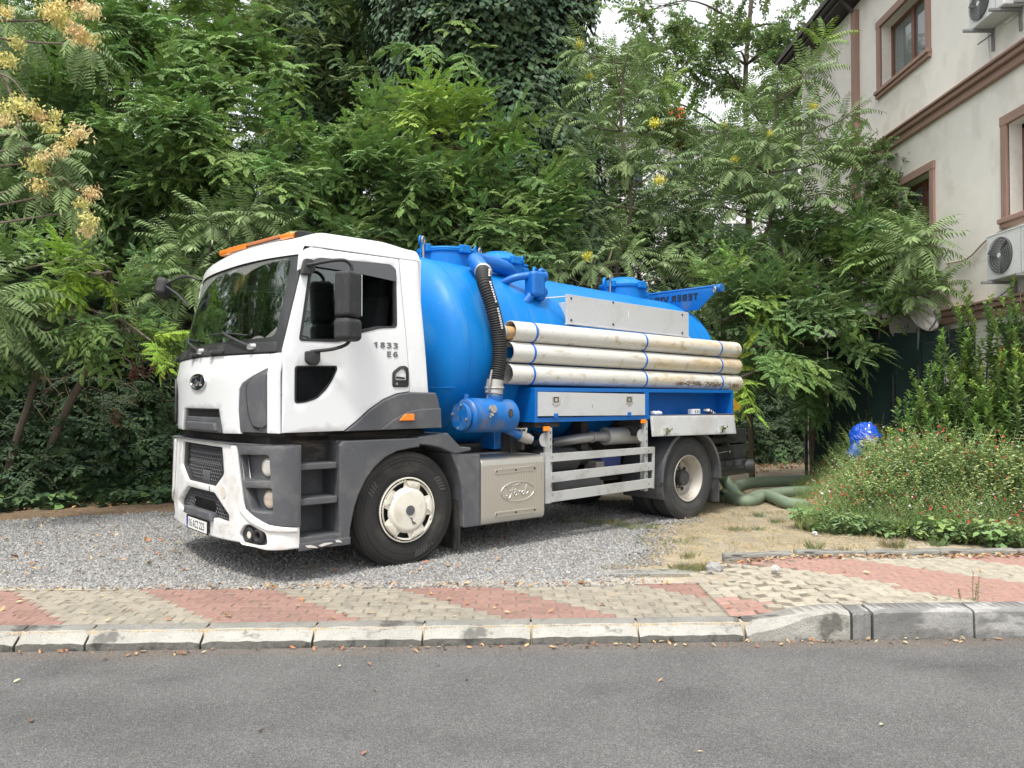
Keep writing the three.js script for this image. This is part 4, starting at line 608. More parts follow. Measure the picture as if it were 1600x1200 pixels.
// ---- things under the locker: silencer, exhaust, air reservoirs
add('silencer', [rod(V(-2.95, 1.10, -0.95), V(-3.55, 1.10, -0.95), 0.105, 0.105, 28), T(new THREE.TorusGeometry(0.1, 0.01, 6, 28), -2.955, 1.10, -0.95, 0, Math.PI / 2, 0)], std(0.60, 0.60, 0.58, 0.42, { metalness: 0.5, map: mottle }));
add('exhaust_pipe', [tube([V(-2.98, 1.10, -0.95), V(-2.75, 1.10, -0.95), V(-2.55, 1.085, -0.92), V(-2.4, 1.06, -0.82), V(-2.3, 1.03, -0.68), V(-2.2, 1.0, -0.4)], 0.058, 40, 16), T(new THREE.TorusGeometry(0.06, 0.012, 6, 24), -2.72, 1.10, -0.95, 0, Math.PI / 2, 0)], std(0.50, 0.49, 0.47, 0.45, { metalness: 0.5, map: mottle }));
for (const [u0, u1, y, z, r] of [[-1.8, -2.36, 0.86, -0.98, 0.125], [-2.05, -2.85, 0.88, -0.72, 0.13], [-1.9, -2.75, 0.55, -0.95, 0.12]]) add('air_reservoir', [rod(V(u0, y, z), V(u1, y, z), r, r, 24), new THREE.SphereGeometry(r, 20, 10).scale(0.4, 1, 1).translate(u1, y, z), new THREE.SphereGeometry(r, 20, 10).scale(0.4, 1, 1).translate(u0, y, z)], std(0.055, 0.058, 0.06, 0.55, { map: mottle }));
add('battery_box', [span(-2.95, -3.3, 0.62, 0.86, -0.9, -0.55, 0.02)], std(0.04, 0.06, 0.2, 0.6)); add('valve_block', [span(-2.8, -2.95, 0.68, 0.8, -0.95, -0.75, 0.015), span(-2.5, -3.1, 0.42, 0.56, -0.8, -0.6, 0.02)], M.rawMetal);
add('hose_bundle', [tube([V(-1.9, 1.18, -0.8), V(-2.3, 1.05, -0.75), V(-2.8, 0.95, -0.7), V(-3.4, 0.85, -0.7)], 0.02, 30, 6), tube([V(-2.1, 0.7, -0.85), V(-2.5, 0.62, -0.8), V(-3.0, 0.68, -0.75), V(-3.5, 0.6, -0.7)], 0.018, 30, 6)], M.black);
add('subframe', [span(-0.5, -5.1, 0.92, 1.06, -0.52, -0.36, 0.01), span(-0.5, -5.1, 0.92, 1.06, 0.36, 0.52, 0.01), ...[-1.5, -2.6, -3.6, -4.8].map((u) => span(u, u - 0.12, 0.95, 1.3, -0.9, 0.9, 0.01))], M.chassis);
// ---- tank barrel: axis falls gently to the rear
const axis = (u) => 2.055 + 0.0325 * (u + 1.0), RT = 1.05;
const tankMap = (g, o = {}) => remap(g, (v) => { v.y += axis(v.x); }, o);
{
  const prof = []; for (let i = 0; i <= 12; i++) { const a = i / 12 * Math.PI / 2; prof.push([RT * Math.sin(a), 0.42 - 0.42 * (1 - Math.cos(a)) + 0 ]); }
  const uF = -0.83, uR = -5.08; const pts = []; for (let i = 0; i <= 14; i++) { const a = i / 14 * Math.PI / 2; pts.push([RT * Math.pow(Math.sin(a), 0.9), 0.40 * Math.pow(Math.cos(a), 0.9) + uF]); }
  for (let i = 1; i <= 16; i++) pts.push([RT, lerp(uF, uR, i / 16)]); for (let i = 1; i <= 14; i++) { const a = Math.PI / 2 * (1 - i / 14); pts.push([RT * Math.pow(Math.sin(a), 0.9), uR - 0.40 * Math.pow(Math.cos(a), 0.9)]); }
  const g = lathe(pts, 96).rotateZ(-Math.PI / 2); { const p = g.attributes.position, uvA = g.attributes.uv; for (let i = 0; i < p.count; i++) { const a = Math.atan2(p.getZ(i), p.getY(i)); uvA.setXY(i, p.getX(i) * 0.45 + 0.2, a * RT * 0.45); p.setY(i, p.getY(i) + axis(p.getX(i))); } g.computeVertexNormals(); }
  const tank = add('tank', g, M.blue);
  const ringAt = (u, r, t) => T(new THREE.TorusGeometry(r, t, 6, 96), u, axis(u), 0, 0, Math.PI / 2, 0);
  add('weld_seam', [ringAt(uF, RT, 0.006), ringAt(uR, RT, 0.006), ringAt(-2.7, RT, 0.003), tube([V(-0.45, 1.66, -0.55), V(-0.55, 1.662, -0.78), V(-0.72, 1.665, -0.955)], 0.004, 12, 5)], M.blue, tank);
  add('saddle', [-1.4, -2.6, -3.8, -4.6].map((u) => span(u, u - 0.1, 1.0, 1.35, -0.75, 0.75, 0.01)), M.blueDirty, tank);
}
function manhole(u, r, dome, name = 'manhole') {
  const y0 = axis(u) + RT - 0.05, yN = y0 + 0.17, m = add(name, [rod(V(u, y0 - 0.1, 0), V(u, yN, 0), r, r, 40, true), T(new THREE.TorusGeometry(r, 0.02, 8, 40), u, yN, 0, Math.PI / 2, 0, 0)], M.blue);
  const lid = add('lid', [lathe([[0, yN + 0.03 + dome], [r * 0.5, yN + 0.03 + dome * 0.82], [r * 0.85, yN + 0.03 + dome * 0.35], [r + 0.015, yN + 0.035], [r + 0.02, yN + 0.01], [r, yN + 0.005]], 40).translate(u, 0, 0)], M.blue, m);
  add('lid_clamp', [rbox(0.06, 0.09, 0.12, 0.012, u + r + 0.01, yN + 0.02, -0.08), rbox(0.06, 0.09, 0.12, 0.012, u - r - 0.01, yN + 0.02, 0.08), rbox(0.14, 0.09, 0.06, 0.012, u, yN + 0.01, -r - 0.02), rbox(0.2, 0.03, 0.08, 0.01, u - r - 0.06, yN + 0.03, 0)], M.blue, m);
  for (const [a, k] of [[Math.PI - 0.1, 0], [0.25, 1], [-1.9, 1]]) { const x = u + (r + 0.07) * Math.cos(a), z = -(r + 0.07) * Math.sin(a); add('eye_bolt', [rod(V(x, yN - 0.1, z), V(x, yN + 0.06, z), 0.012), T(new THREE.TorusGeometry(0.038, 0.011, 8, 20), x, yN + 0.10, z, 0, 0.6, 0)], k ? M.rawMetal : M.blue, m); }
  add('hinge_lug', [rbox(0.1, 0.08, 0.05, 0.012, u - r - 0.05, yN - 0.06, -0.1), rbox(0.1, 0.08, 0.05, 0.012, u - r - 0.05, yN - 0.06, 0.1)], M.blue, m);
  return m;
}
{
  const m1 = manhole(-1.3, 0.33, 0.035), m2 = manhole(-2.08, 0.30, 0.13), m3 = manhole(-4.38, 0.32, 0.13);
  const e = add('eye_bolt', [T(new THREE.TorusGeometry(0.05, 0.013, 8, 24), -0.96, axis(-1) + RT + 0.23, 0.02, 0, 0.65, 0), rod(V(-0.96, axis(-1) + RT - 0.02, 0.02), V(-0.96, axis(-1) + RT + 0.18, 0.02), 0.013)], M.blue, m1);
  add('lifting_ring', [T(new THREE.TorusGeometry(0.07, 0.022, 8, 24), -3.86, axis(-3.86) + RT + 0.10, -0.12, 0, 0.6, 0)], M.blue, m3); add('lifting_ring', [T(new THREE.TorusGeometry(0.07, 0.022, 8, 24), -2.52, axis(-2.5) + RT + 0.04, -0.18, 0, 0.6, 0)], M.blue, m2);
}
// vacuum line on the shoulder of the tank, elbow into the ribbed hose
add('vacuum_pipe', [tube([V(-1.21, 2.90, -0.80), V(-1.215, 3.0, -0.70), V(-1.26, 3.06, -0.60), V(-1.36, 3.075, -0.55), V(-1.55, 3.06, -0.55), V(-1.74, 3.03, -0.53), V(-1.86, 3.01, -0.45), V(-1.90, 2.98, -0.30)], 0.088, 60, 20)], M.tankPipe);
{
  const vb = add('valve_box', [T(rbox(0.2, 0.29, 0.17, 0.045), -1.90, 2.83, -0.86, 0, 0, 0)], M.tankPipe);
  add('inlet_pipe', [tube([V(-1.58, 2.83, -0.62), V(-1.7, 2.90, -0.76), V(-1.82, 2.925, -0.84)], 0.042, 20, 12)], M.tankPipe, vb); add('inlet_pipe', [tube([V(-1.78, 2.62, -0.83), V(-1.85, 2.72, -0.86)], 0.05, 8, 12)], M.tankPipe, vb);
  add('valve_knob', [rod(V(-2.0, 2.93, -0.86), V(-2.05, 2.93, -0.86), 0.06), rod(V(-2.0, 2.76, -0.86), V(-2.05, 2.76, -0.86), 0.055), new THREE.SphereGeometry(0.07, 14, 10).translate(-1.98, 2.72, -0.86), tube([V(-1.96, 2.97, -0.86), V(-2.0, 3.0, -0.86), V(-2.05, 2.98, -0.86)], 0.03, 10, 8)], M.tankPipe, vb);
}
{
  const pts = [V(-1.21, 2.91, -0.80), V(-1.09, 2.85, -0.94), V(-1.02, 2.73, -1.06), V(-1.06, 2.485, -1.13), V(-1.125, 2.226, -1.145), V(-1.143, 1.964, -1.145), V(-1.105, 1.77, -1.145), V(-1.09, 1.71, -1.15)];
  const c = new THREE.CatmullRomCurve3(pts, false, 'centripetal'), n = 420, g = new THREE.TubeGeometry(c, n, 0.075, 18), p = g.attributes.position, q = V(0, 0, 0);
  for (let i = 0; i <= n; i++) { const o = c.getPointAt(i / n), k = 1 + 0.075 * Math.sin(i / n * Math.PI * 2 * 58); for (let j = 0; j <= 18; j++) { const a = i * 19 + j; q.fromBufferAttribute(p, a).sub(o).multiplyScalar(k).add(o); p.setXYZ(a, q.x, q.y, q.z); } } g.computeVertexNormals();
  const h = add('ribbed_hose', g, std(0.022, 0.022, 0.022, 0.6));
  add('hose_clamp', [(() => { const o = c.getPointAt(0.035), t = c.getTangentAt(0.035); const r = new THREE.TorusGeometry(0.082, 0.014, 8, 24); r.applyQuaternion(new THREE.Quaternion().setFromUnitVectors(V(0, 0, 1), t)); return r.translate(o.x, o.y, o.z); })(), (() => { const o = c.getPointAt(0.06), t = c.getTangentAt(0.06); const r = new THREE.TorusGeometry(0.082, 0.008, 8, 24); r.applyQuaternion(new THREE.Quaternion().setFromUnitVectors(V(0, 0, 1), t)); return r.translate(o.x, o.y, o.z); })()], M.alu, h);
  // white print along the hose
  const pr = []; seed(31); for (let i = 0; i < 30; i++) { const t = 0.12 + 0.5 * i / 30; if (i % 11 === 8 || i % 11 === 9) continue; const o = c.getPointAt(t), d = c.getTangentAt(t), out = V(0.28, 0.1, -1).normalize(); out.addScaledVector(d, -out.dot(d)).normalize(); const side = V(0, 0, 0).crossVectors(d, out), M4 = new THREE.Matrix4().makeBasis(side, d, out); M4.setPosition(o.clone().addScaledVector(out, 0.081).addScaledVector(side, -0.02 + 0.03 * (t - 0.4))); pr.push(box(0.012 + 0.012 * rnd(), 0.018, 0.003).applyMatrix4(M4)); } add('hose_print', pr, std(0.55, 0.55, 0.55, 0.7), h);
  add('coupling', [rod(V(-1.085, 1.74, -1.15), V(-1.065, 1.60, -1.15), 0.088, 0.092, 24), rod(V(-1.07, 1.63, -1.15), V(-1.05, 1.47, -1.15), 0.075, 0.07, 24), T(new THREE.TorusGeometry(0.09, 0.012, 8, 24), -1.073, 1.66, -1.15, Math.PI / 2, 0, 0)], std(1, 1, 1, 0.55, { metalness: 0.4, map: grimeT([0.42, 0.42, 0.40], [0.25, 0.22, 0.19], 0.6, 891, 5, 5) }), h);
  add('coupling_lever', [tube([V(-0.985, 1.60, -1.19), V(-0.965, 1.66, -1.20), V(-0.985, 1.78, -1.20), V(-1.0, 1.84, -1.20)], 0.012, 16, 7)], M.rawMetal, h);
}
{
  const y = 1.385, z = -1.17, r = 0.17; const f = add('suction_filter', [rod(V(-0.70, y + 0.005, z), V(-1.24, y - 0.01, z), r, r, 36, true), T(new THREE.SphereGeometry(r, 36, 12).scale(0.42, 1, 1), -1.235, y - 0.01, z), lathe([[r, 0], [r * 0.98, 0.02], [r * 0.8, 0.045], [0, 0.05]], 36).rotateZ(-Math.PI / 2).translate(-0.71, y, z), rod(V(-1.05, y + 0.13, z - 0.02), V(-1.05, y + 0.2, z - 0.03), 0.075, 0.075, 20), T(rbox(0.05, 0.12, 0.01, 0.003), -0.70, y + 0.15, z)], M.blueDirty);
  add('filter_cap', [rod(V(-0.60, y - 0.01, z - 0.02), V(-0.645, y - 0.01, z - 0.02), 0.135, 0.135, 36), rod(V(-0.64, y - 0.01, z - 0.02), V(-0.71, y, z - 0.01), 0.105, 0.105, 30)], M.blueDirty, f);
  const kb = []; for (let k = 0; k < 4; k++) { const a = k * Math.PI / 2 + 0.2; kb.push(rod(V(-0.59, y - 0.01 + 0.115 * Math.sin(a), z - 0.02 + 0.115 * Math.cos(a)), V(-0.61, y - 0.01 + 0.115 * Math.sin(a), z - 0.02 + 0.115 * Math.cos(a)), 0.014, 0.014, 8)); } add('cap_bolt', kb, M.rawMetal, f);
  add('gauge', [rod(V(-0.895, y + 0.06, z - 0.155), V(-0.895, y + 0.066, z - 0.19), 0.04, 0.04, 20), rod(V(-0.87, y - 0.01, z - 0.16), V(-0.87, y + 0.01, z - 0.2), 0.015, 0.015, 10), tube([V(-0.88, y + 0.03, z - 0.17), V(-0.86, y - 0.02, z - 0.18)], 0.01, 6, 6)], M.rawMetal, f);
  add('type_plate', flat(arc(-1.13, y + 0.02, 0.03, 0, 6.28, 16).map(([a, b]) => [a, (b - y) * 1.5 + y - 0.01]), z - 0.178, 0.012), M.chassis, f);
  const v = add('drain_valve', [rod(V(-1.18, 1.27, -1.12), V(-1.40, 1.165, -1.17), 0.045, 0.045, 16)], M.blueDirty); add('valve_body', [rod(V(-1.40, 1.165, -1.17), V(-1.50, 1.125, -1.2), 0.06, 0.055, 18), rod(V(-1.50, 1.125, -1.2), V(-1.53, 1.115, -1.21), 0.045, 0.045, 16), rod(V(-1.45, 1.19, -1.2), V(-1.47, 1.24, -1.2), 0.012)], M.rawMetal, v); add('valve_lever', [tube([V(-1.28, 1.25, -1.2), V(-1.4, 1.235, -1.2), V(-1.47, 1.24, -1.2)], 0.008, 10, 6)], M.rawMetal, v);
}
// ---- grey board on the tank flank
{
  const b = add('side_board', [flat(round([[-2.13, 2.715], [-4.37, 2.677], [-4.37, 2.355], [-2.13, 2.39]], 0.012), -1.13, 0.02, 0.003), flat([[-2.13, 2.396], [-4.37, 2.361], [-4.37, 2.345], [-2.13, 2.38]], -1.15, 0.05, 0.002), span(-2.3, -2.36, 2.42, 2.66, -1.12, -0.8, 0.004), span(-4.1, -4.16, 2.38, 2.62, -1.12, -0.85, 0.004), tube([V(-1.99, 2.68, -0.88), V(-2.2, 2.70, -1.1)], 0.008, 4, 6)], M.panel);
  const bo = []; for (const [x, y] of [[-2.2, 2.675], [-2.2, 2.43], [-2.9, 2.685], [-2.9, 2.425], [-4.23, 2.635], [-4.23, 2.40]]) bo.push(rod(V(x, y, -1.13), V(x, y, -1.138), 0.013, 0.013, 10)); bo.forEach((q) => add('board_bolt', q, std(0.02, 0.04, 0.16, 0.5), b));
  add('scratch', flat([[-3.17, 2.53], [-3.185, 2.53], [-3.18, 2.61], [-3.172, 2.61]], -1.1315, 0.002, 0), std(0.75, 0.75, 0.75, 0.6), b);
}
// ---- locker with one shut and one open compartment
{
  const L = add('locker', [span(-1.543, -5.202, 1.626, 1.668, -1.25, -0.55, 0.004), span(-1.543, -5.202, 1.325, 1.35, -1.248, -0.55, 0.004), span(-1.543, -1.578, 1.34, 1.64, -1.249, -0.55, 0.004), span(-3.33, -3.41, 1.34, 1.64, -1.249, -0.55, 0.004), span(-5.165, -5.20, 1.34, 1.64, -1.249, -0.55, 0.004), span(-1.56, -5.19, 1.33, 1.66, -1.0, -0.975, 0.004), span(-1.543, -3.42, 1.30, 1.33, -1.246, -0.6, 0.004)], M.tankPipe);
  add('locker_bracket', [span(-1.58, -1.95, 1.245, 1.30, -1.2, -0.6, 0.004), span(-1.58, -1.62, 1.0, 1.3, -1.0, -0.6, 0.004), span(-3.3, -3.36, 1.1, 1.32, -1.2, -0.6, 0.004)], M.chassis, L);
  const d = add('locker_door', flat([[-1.582, 1.622], [-3.322, 1.605], [-3.322, 1.352], [-1.582, 1.366]], -1.262, 0.02, 0.003), M.panel, L);
  for (const u of [-1.835, -3.03]) { add('latch', [flat(round([[u + 0.06, 1.58], [u - 0.06, 1.579], [u - 0.06, 1.50], [u, 1.468], [u + 0.06, 1.50]], 0.006), -1.268, 0.008, 0.002, [round([[u + 0.04, 1.566], [u - 0.04, 1.566], [u - 0.04, 1.51], [u + 0.04, 1.51]], 0.005)]), flat([[u + 0.018, 1.555], [u - 0.022, 1.555], [u - 0.022, 1.52], [u + 0.018, 1.52]], -1.266, 0.006, 0.001)], M.chrome, d); add('hinge', span(u + 0.03, u - 0.03, 1.345, 1.392, -1.27, -1.255, 0.003), M.tankPipe, d); }
  for (const u of [-1.835, -3.03]) add('latch_recess', flat([[u + 0.042, 1.568], [u - 0.042, 1.568], [u - 0.042, 1.508], [u + 0.042, 1.508]], -1.2635, 0.002, 0), std(0.05, 0.045, 0.04, 0.6), d);
  add('scratch', flat([[-2.40, 1.45], [-2.406, 1.45], [-2.406, 1.485], [-2.40, 1.485]], -1.2628, 0.002, 0), M.chassis, d);
  const fl = add('locker_flap', remap(flat([[-3.43, 1.345], [-5.20, 1.327], [-5.20, 1.076], [-3.43, 1.094]], -1.262, 0.02, 0.003), (v) => { v.z -= (1.345 - v.y) * 0.12; }), M.panel, L, 'grey flap hanging open');
  add('flap_rail', span(-3.43, -5.2, 1.333, 1.35, -1.262, -1.235, 0.003), std(0.10, 0.085, 0.07, 0.7), fl);
  for (const u of [-3.70, -4.88]) add('latch', [rbox(0.09, 0.05, 0.03, 0.006, u, 1.168, -1.305), rbox(0.05, 0.09, 0.035, 0.006, u + 0.04, 1.15, -1.30), rbox(0.03, 0.03, 0.05, 0.005, u - 0.03, 1.18, -1.32)], M.chrome, fl);
}
// ---- tail: red bracket, black boxes, outlet, upper beam with stencilled letters
add('red_bracket', [flat([[-4.62, 1.11], [-5.12, 1.11], [-5.05, 0.98], [-4.98, 0.94], [-5.0, 0.62], [-5.08, 0.62], [-5.05, 0.5], [-4.9, 0.5], [-4.87, 0.95], [-4.75, 1.03]], -0.92, 0.06, 0.004)], M.red);
{
  const t = add('tail_box', [span(-5.02, -5.84, 0.925, 1.125, -1.05, -0.35, 0.012)], M.darkPlastic); add('tail_bar', [span(-4.75, -5.36, 0.965, 1.03, -1.2, -1.13, 0.008)], M.black, t);
  add('lower_tail_box', [flat([[-5.0, 0.90], [-5.78, 0.905], [-5.84, 0.92], [-5.82, 0.72], [-5.76, 0.70], [-5.0, 0.70]], -1.05, 0.7, 0.012)], M.darkPlastic, t); add('tail_rod', [tube([V(-5.05, 0.80, -1.07), V(-5.2, 0.815, -1.08), V(-5.3, 0.82, -1.08)], 0.008, 8, 6), new THREE.SphereGeometry(0.018, 10, 8).translate(-5.36, 0.815, -1.08)], M.rawMetal, t);
  add('tail_beam', [rod(V(-4.95, 0.575, -1.02), V(-5.76, 0.575, -1.02), 0.10, 0.10, 24), span(-4.95, -5.76, 0.57, 0.70, -1.11, -0.9, 0.01)], M.darkPlastic, t);
  for (let k = 0; k < 3; k++) for (let j = 0; j < 5; j++) add('slot', span(-5.0 - k * 0.23 - j * 0.03, -5.008 - k * 0.23 - j * 0.03, 0.625, 0.69, -1.118, -1.105, 0.002), M.gray, t);
  add('outlet', [(() => { const g = lathe([[0.075, 0], [0.10, 0], [0.105, 0.16], [0.075, 0.16], [0.075, 0]], 28).rotateZ(Math.PI / 2).rotateY(-0.75); return g.translate(-5.74, 0.59, -1.02); })()], M.darkPlastic, t); add('outlet_bore', rod(V(-5.72, 0.59, -1.0), V(-5.75, 0.59, -1.03), 0.09, 0.09, 24), M.black, t);
  add('outlet_cap', [rod(V(-5.72, 0.80, -1.0), V(-5.9, 0.79, -0.98), 0.018, 0.012, 10), rod(V(-5.70, 0.83, -1.0), V(-5.74, 0.83, -1.0), 0.03, 0.03, 12)], M.rawMetal, t);
}
{
  const y0 = 1.392, u = -5.43; add('yellow_plate', flat([[-5.40, 1.56], [-5.46, 1.545], [-5.60, 1.455], [-5.555, 1.39], [-5.42, 1.385]], -1.1, 0.012, 0.002), M.yellow); add('orange_marker', span(-5.2, -5.23, 1.24, 1.34, -1.24, -1.2, 0.006), M.amber2);
  add('rear_column', [span(-5.25, -5.32, 0.9, 1.6, -1.12, -1.02, 0.01), tube([V(-5.42, 1.45, -1.08), V(-5.45, 1.2, -1.0), V(-5.4, 1.05, -0.9)], 0.03, 12, 8)], M.chassis);
}
{
  // transverse plate with letters cut through it; drawn as (z, h), thickness along the truck
  const U = -5.0, stencil = [], letters = [];
  const bm = add('rear_beam', (() => { const g = ex([[-1.115, 3.085], [1.115, 3.085], [1.115, 3.0], [0.83, 2.78], [-0.83, 2.78], [-1.115, 3.0]], 0.02, 0.003); return remap(g, (v) => v.set(U - 0.01 + v.z, v.y, v.x), { flip: true, edge: 9 }); })(), M.blueDirty);
  add('beam_tube', [rod(V(U - 0.03, 3.055, -1.12), V(U - 0.03, 3.055, -1.20), 0.055, 0.055, 20), rod(V(U, 3.085, -1.12), V(U, 3.085, 1.12), 0.018, 0.018, 10)], M.blueDirty, bm); add('shackle', [T(new THREE.TorusGeometry(0.035, 0.012, 8, 18), U + 0.05, 3.03, -1.13, 0, 0.9, 0.5)], M.rawMetal, bm);
  const g = text3('TEBER VİDANJÖR'.replace('İ', 'I').replace('Ö', 'O'), 0.105, 0.006); g.computeBoundingBox(); const w = g.boundingBox.max.x; g.scale(1.28 / w, 0.86, 1); // read from behind the truck; from the front it is mirrored
  add('stencil_letters', remap(g, (v) => v.set(U + 0.012 + v.z, 2.93 + v.y, -0.84 + v.x), { flip: true, edge: 9, crease: 0.1 }), std(0.012, 0.016, 0.022, 0.9), bm);
}
truck.updateMatrixWorld(true);
// ---------------------------------------------------------------- pipes carried on the truck's flank
const pipeT = (s, rust) => tex(1024, (u, v) => { // u along, v round
  const n = fbm(u * 8, v * 3, 3, 4, s), m = fbm(u * 40, v * 12, 12, 3, s + 2), lon = fbm(u * 5, v * 10, 10, 4, s + 4), f = fbm(u * 200, v * 60, 60, 2, s + 6);
  let c = mixc([0.58, 0.575, 0.54], [0.66, 0.655, 0.62], n); const yel = smooth(lon * 0.8 + 0.22 * u + 0.12 * Math.cos((v - 0.62) * 6.283), 0.55, 0.85); c = mixc(c, [0.60, 0.43, 0.20], 0.55 * yel * smooth(u, 0.1, 0.55)); c = mixc(c, [0.42, 0.36, 0.28], 0.5 * smooth(m, 0.66, 0.8)); c = mixc(c, [0.40, 0.29, 0.16], 0.4 * smooth(m * 0.7 + lon * 0.4 + 0.16 * u, 0.72, 0.86));
  if (rust) { const k = smooth(u, 0.60, 0.72) * smooth(-u, -0.985, -0.93), b = 1 - Math.abs(v - 0.5) / 0.07; if (b > 0) c = mixc(c, f > 0.62 ? [0.7, 0.68, 0.64] : [0.17, 0.085, 0.04], clamp(k * b * smooth(m + f * 0.5, 0.55, 0.8) * 2.2, 0, 0.9)); }
  return c.map((q) => q * (0.95 + 0.1 * f));
}, true, 256);
{
  const lab = ['topmost of three white pipes on the truck, a copper coloured fitting in its mouth', 'middle of the three white stained pipes strapped along the truck', 'lowest of three white pipes on the truck, rust flakes near its rear end'];
  const cy = [[2.254, 2.222, -1.30, -5.45], [2.034, 1.994, -1.268, -5.465], [1.805, 1.764, -1.257, -5.478]];
  const wp = (u, y, z) => V(u, y, z).applyMatrix4(truck.matrixWorld);
  cy.forEach(([y0, y1, u0, u1], k) => {
    const z = -1.125, r = 0.108, yy = [y0 + 0.004, y1 + 0.004][0], a = wp(u0, y0 + (k === 2 ? 0.1 : 0.0) * 0 + 0.003, z), b = wp(u1, y1 + 0.003, z);
    const t = thing('white_pipe', lab[k], 'pipe', a.toArray()); t.quaternion.setFromUnitVectors(V(0, 1, 0), b.clone().sub(a).normalize()); const L = b.distanceTo(a);
    const mat = phys(1, 1, 1, 0.42, { map: pipeT(900 + k * 20, k === 2), roughnessMap: roughT, clearcoat: 0.15 });
    const g = lathe([[r - 0.012, 0.25], [r - 0.012, 0.0], [r, 0.0], [r, L * 0.25], [r, L * 0.5], [r, L * 0.75], [r, L - 0.16], [r + 0.004, L - 0.15], [r + 0.004, L - 0.02], [r - 0.012, L], [0.02, L + 0.012]], 48); { const p = g.attributes.position, uvA = g.attributes.uv; for (let i = 0; i < p.count; i++) { const ix = i % 11; uvA.setXY(i, p.getY(i) / L, Math.floor(i / 11) / 48); } }
    mesh('tube', g.rotateY(2.2 + k), mat, t); mesh('bore', lathe([[r - 0.0125, 0.24], [r - 0.0125, 1.5], [0, 1.5]], 36), std(0.30, 0.29, 0.27, 0.8), t);
    for (const f of [0.072, 0.508, 0.885]) mesh('band', rod(V(0, L * f - 0.014, 0), V(0, L * f + 0.014, 0), r + 0.0025, r + 0.0025, 40), std(0.01, 0.13, 0.5, 0.5), t);
    if (k === 0) { const inn = thing('pipe_fitting', 'short copper coloured fitting stuck in the mouth of the topmost white pipe', 'fitting', a.toArray()); inn.quaternion.copy(t.quaternion); mesh('sleeve', lathe([[0.052, -0.105], [0.075, -0.105], [0.078, -0.085], [0.07, -0.08], [0.07, 0.12], [0.05, 0.12], [0.052, -0.105]], 30).translate(0.0, 0, 0), std(1, 1, 1, 0.55, { map: grimeT([0.50, 0.32, 0.14], [0.30, 0.20, 0.12], 0.7, 931, 6, 6) }), inn); mesh('rim_ring', lathe([[0.05, -0.115], [0.08, -0.115], [0.083, -0.095], [0.078, -0.085]], 30), M.rawMetal, inn); inn.position.add(V(0, -0.022, 0)); }
  });
  // small white things lying in the open locker
  const put = (name, label, cat, geo, mat, u, y, zz) => { const p = wp(u, y, zz), o = thing(name, label, cat, p.toArray(), truck.rotation.y); return [o, mesh('body', geo, mat, o)]; };
  put('cloth', 'crumpled white cloth at the left end of the open blue locker', 'cloth', remap(rbox(0.14, 0.045, 0.1, 0.02), (v) => { const n = fbm(v.x * 20 + 9, v.z * 20 + 9, 1000, 3, 95) - 0.5; v.y += n * 0.03 * (v.y > 0 ? 1 : 0.1); }, { edge: 0.03 }), std(0.7, 0.7, 0.7, 0.9), -3.63, 1.373, -1.18);
  { const [o] = put('carton', 'small white carton with dark print standing in the open locker', 'carton', rbox(0.15, 0.065, 0.09, 0.004), std(0.72, 0.72, 0.70, 0.8), -4.42, 1.383, -1.17); for (const dx of [-0.045, -0.01, 0.03]) mesh('print', box(0.012, 0.035, 0.002, dx, 0.0, -0.0465), std(0.05, 0.07, 0.12, 0.8), o); }
  { const [o] = put('glove', 'striped white and black work glove at the right end of the open locker', 'glove', remap(rbox(0.16, 0.035, 0.1, 0.016), (v) => { v.y += 0.02 * Math.sin(v.x * 30); }, { edge: 0.03 }), std(0.68, 0.68, 0.66, 0.9), -4.76, 1.378, -1.17); for (const dx of [-0.05, 0.0, 0.05]) mesh('stripe', T(box(0.016, 0.044, 0.104), dx, 0.002 + 0.02 * Math.sin(dx * 30), 0, 0, 0, 0.3), std(0.02, 0.02, 0.022, 0.9), o); }
}
// ---------------------------------------------------------------- the house on the right: its long wall runs away from the street at x = 7
const plaster = tex(1024, (u, v) => { const n = fbm(u * 4, v * 4, 4, 5, 1001), m = fbm(u * 22, v * 22, 22, 3, 1003), st = fbm(u * 30, v * 2, 2, 4, 1007); let c = mixc([0.74, 0.70, 0.635], [0.80, 0.765, 0.71], n); c = mixc(c, [0.50, 0.47, 0.41], 0.3 * smooth(fbm(u * 9, v * 7, 9, 4, 1009), 0.55, 0.75)); if (st > 2) c = c; return c.map((q) => q * (0.96 + 0.08 * m)); });
const plasterM = std(1, 1, 1, 0.92, { map: rep(plaster, 0.28), bumpMap: rep(fineBump, 2), bumpScale: 0.003 });
const trimM = std(1, 1, 1, 0.8, { map: grimeT([0.31, 0.195, 0.155], [0.23, 0.15, 0.125], 0.6, 1011, 6, 6) });
const brownM = std(1, 1, 1, 0.5, { map: grimeT([0.15, 0.058, 0.032], [0.09, 0.04, 0.025], 0.7, 1013, 6, 6) });
const paneM = phys(0.55, 0.6, 0.6, 0.02, { transmission: 0.75, thickness: 0, ior: 1.5 });
const house = thing('house', 'cream plastered house with brown trim on the right of the lot', 'house');
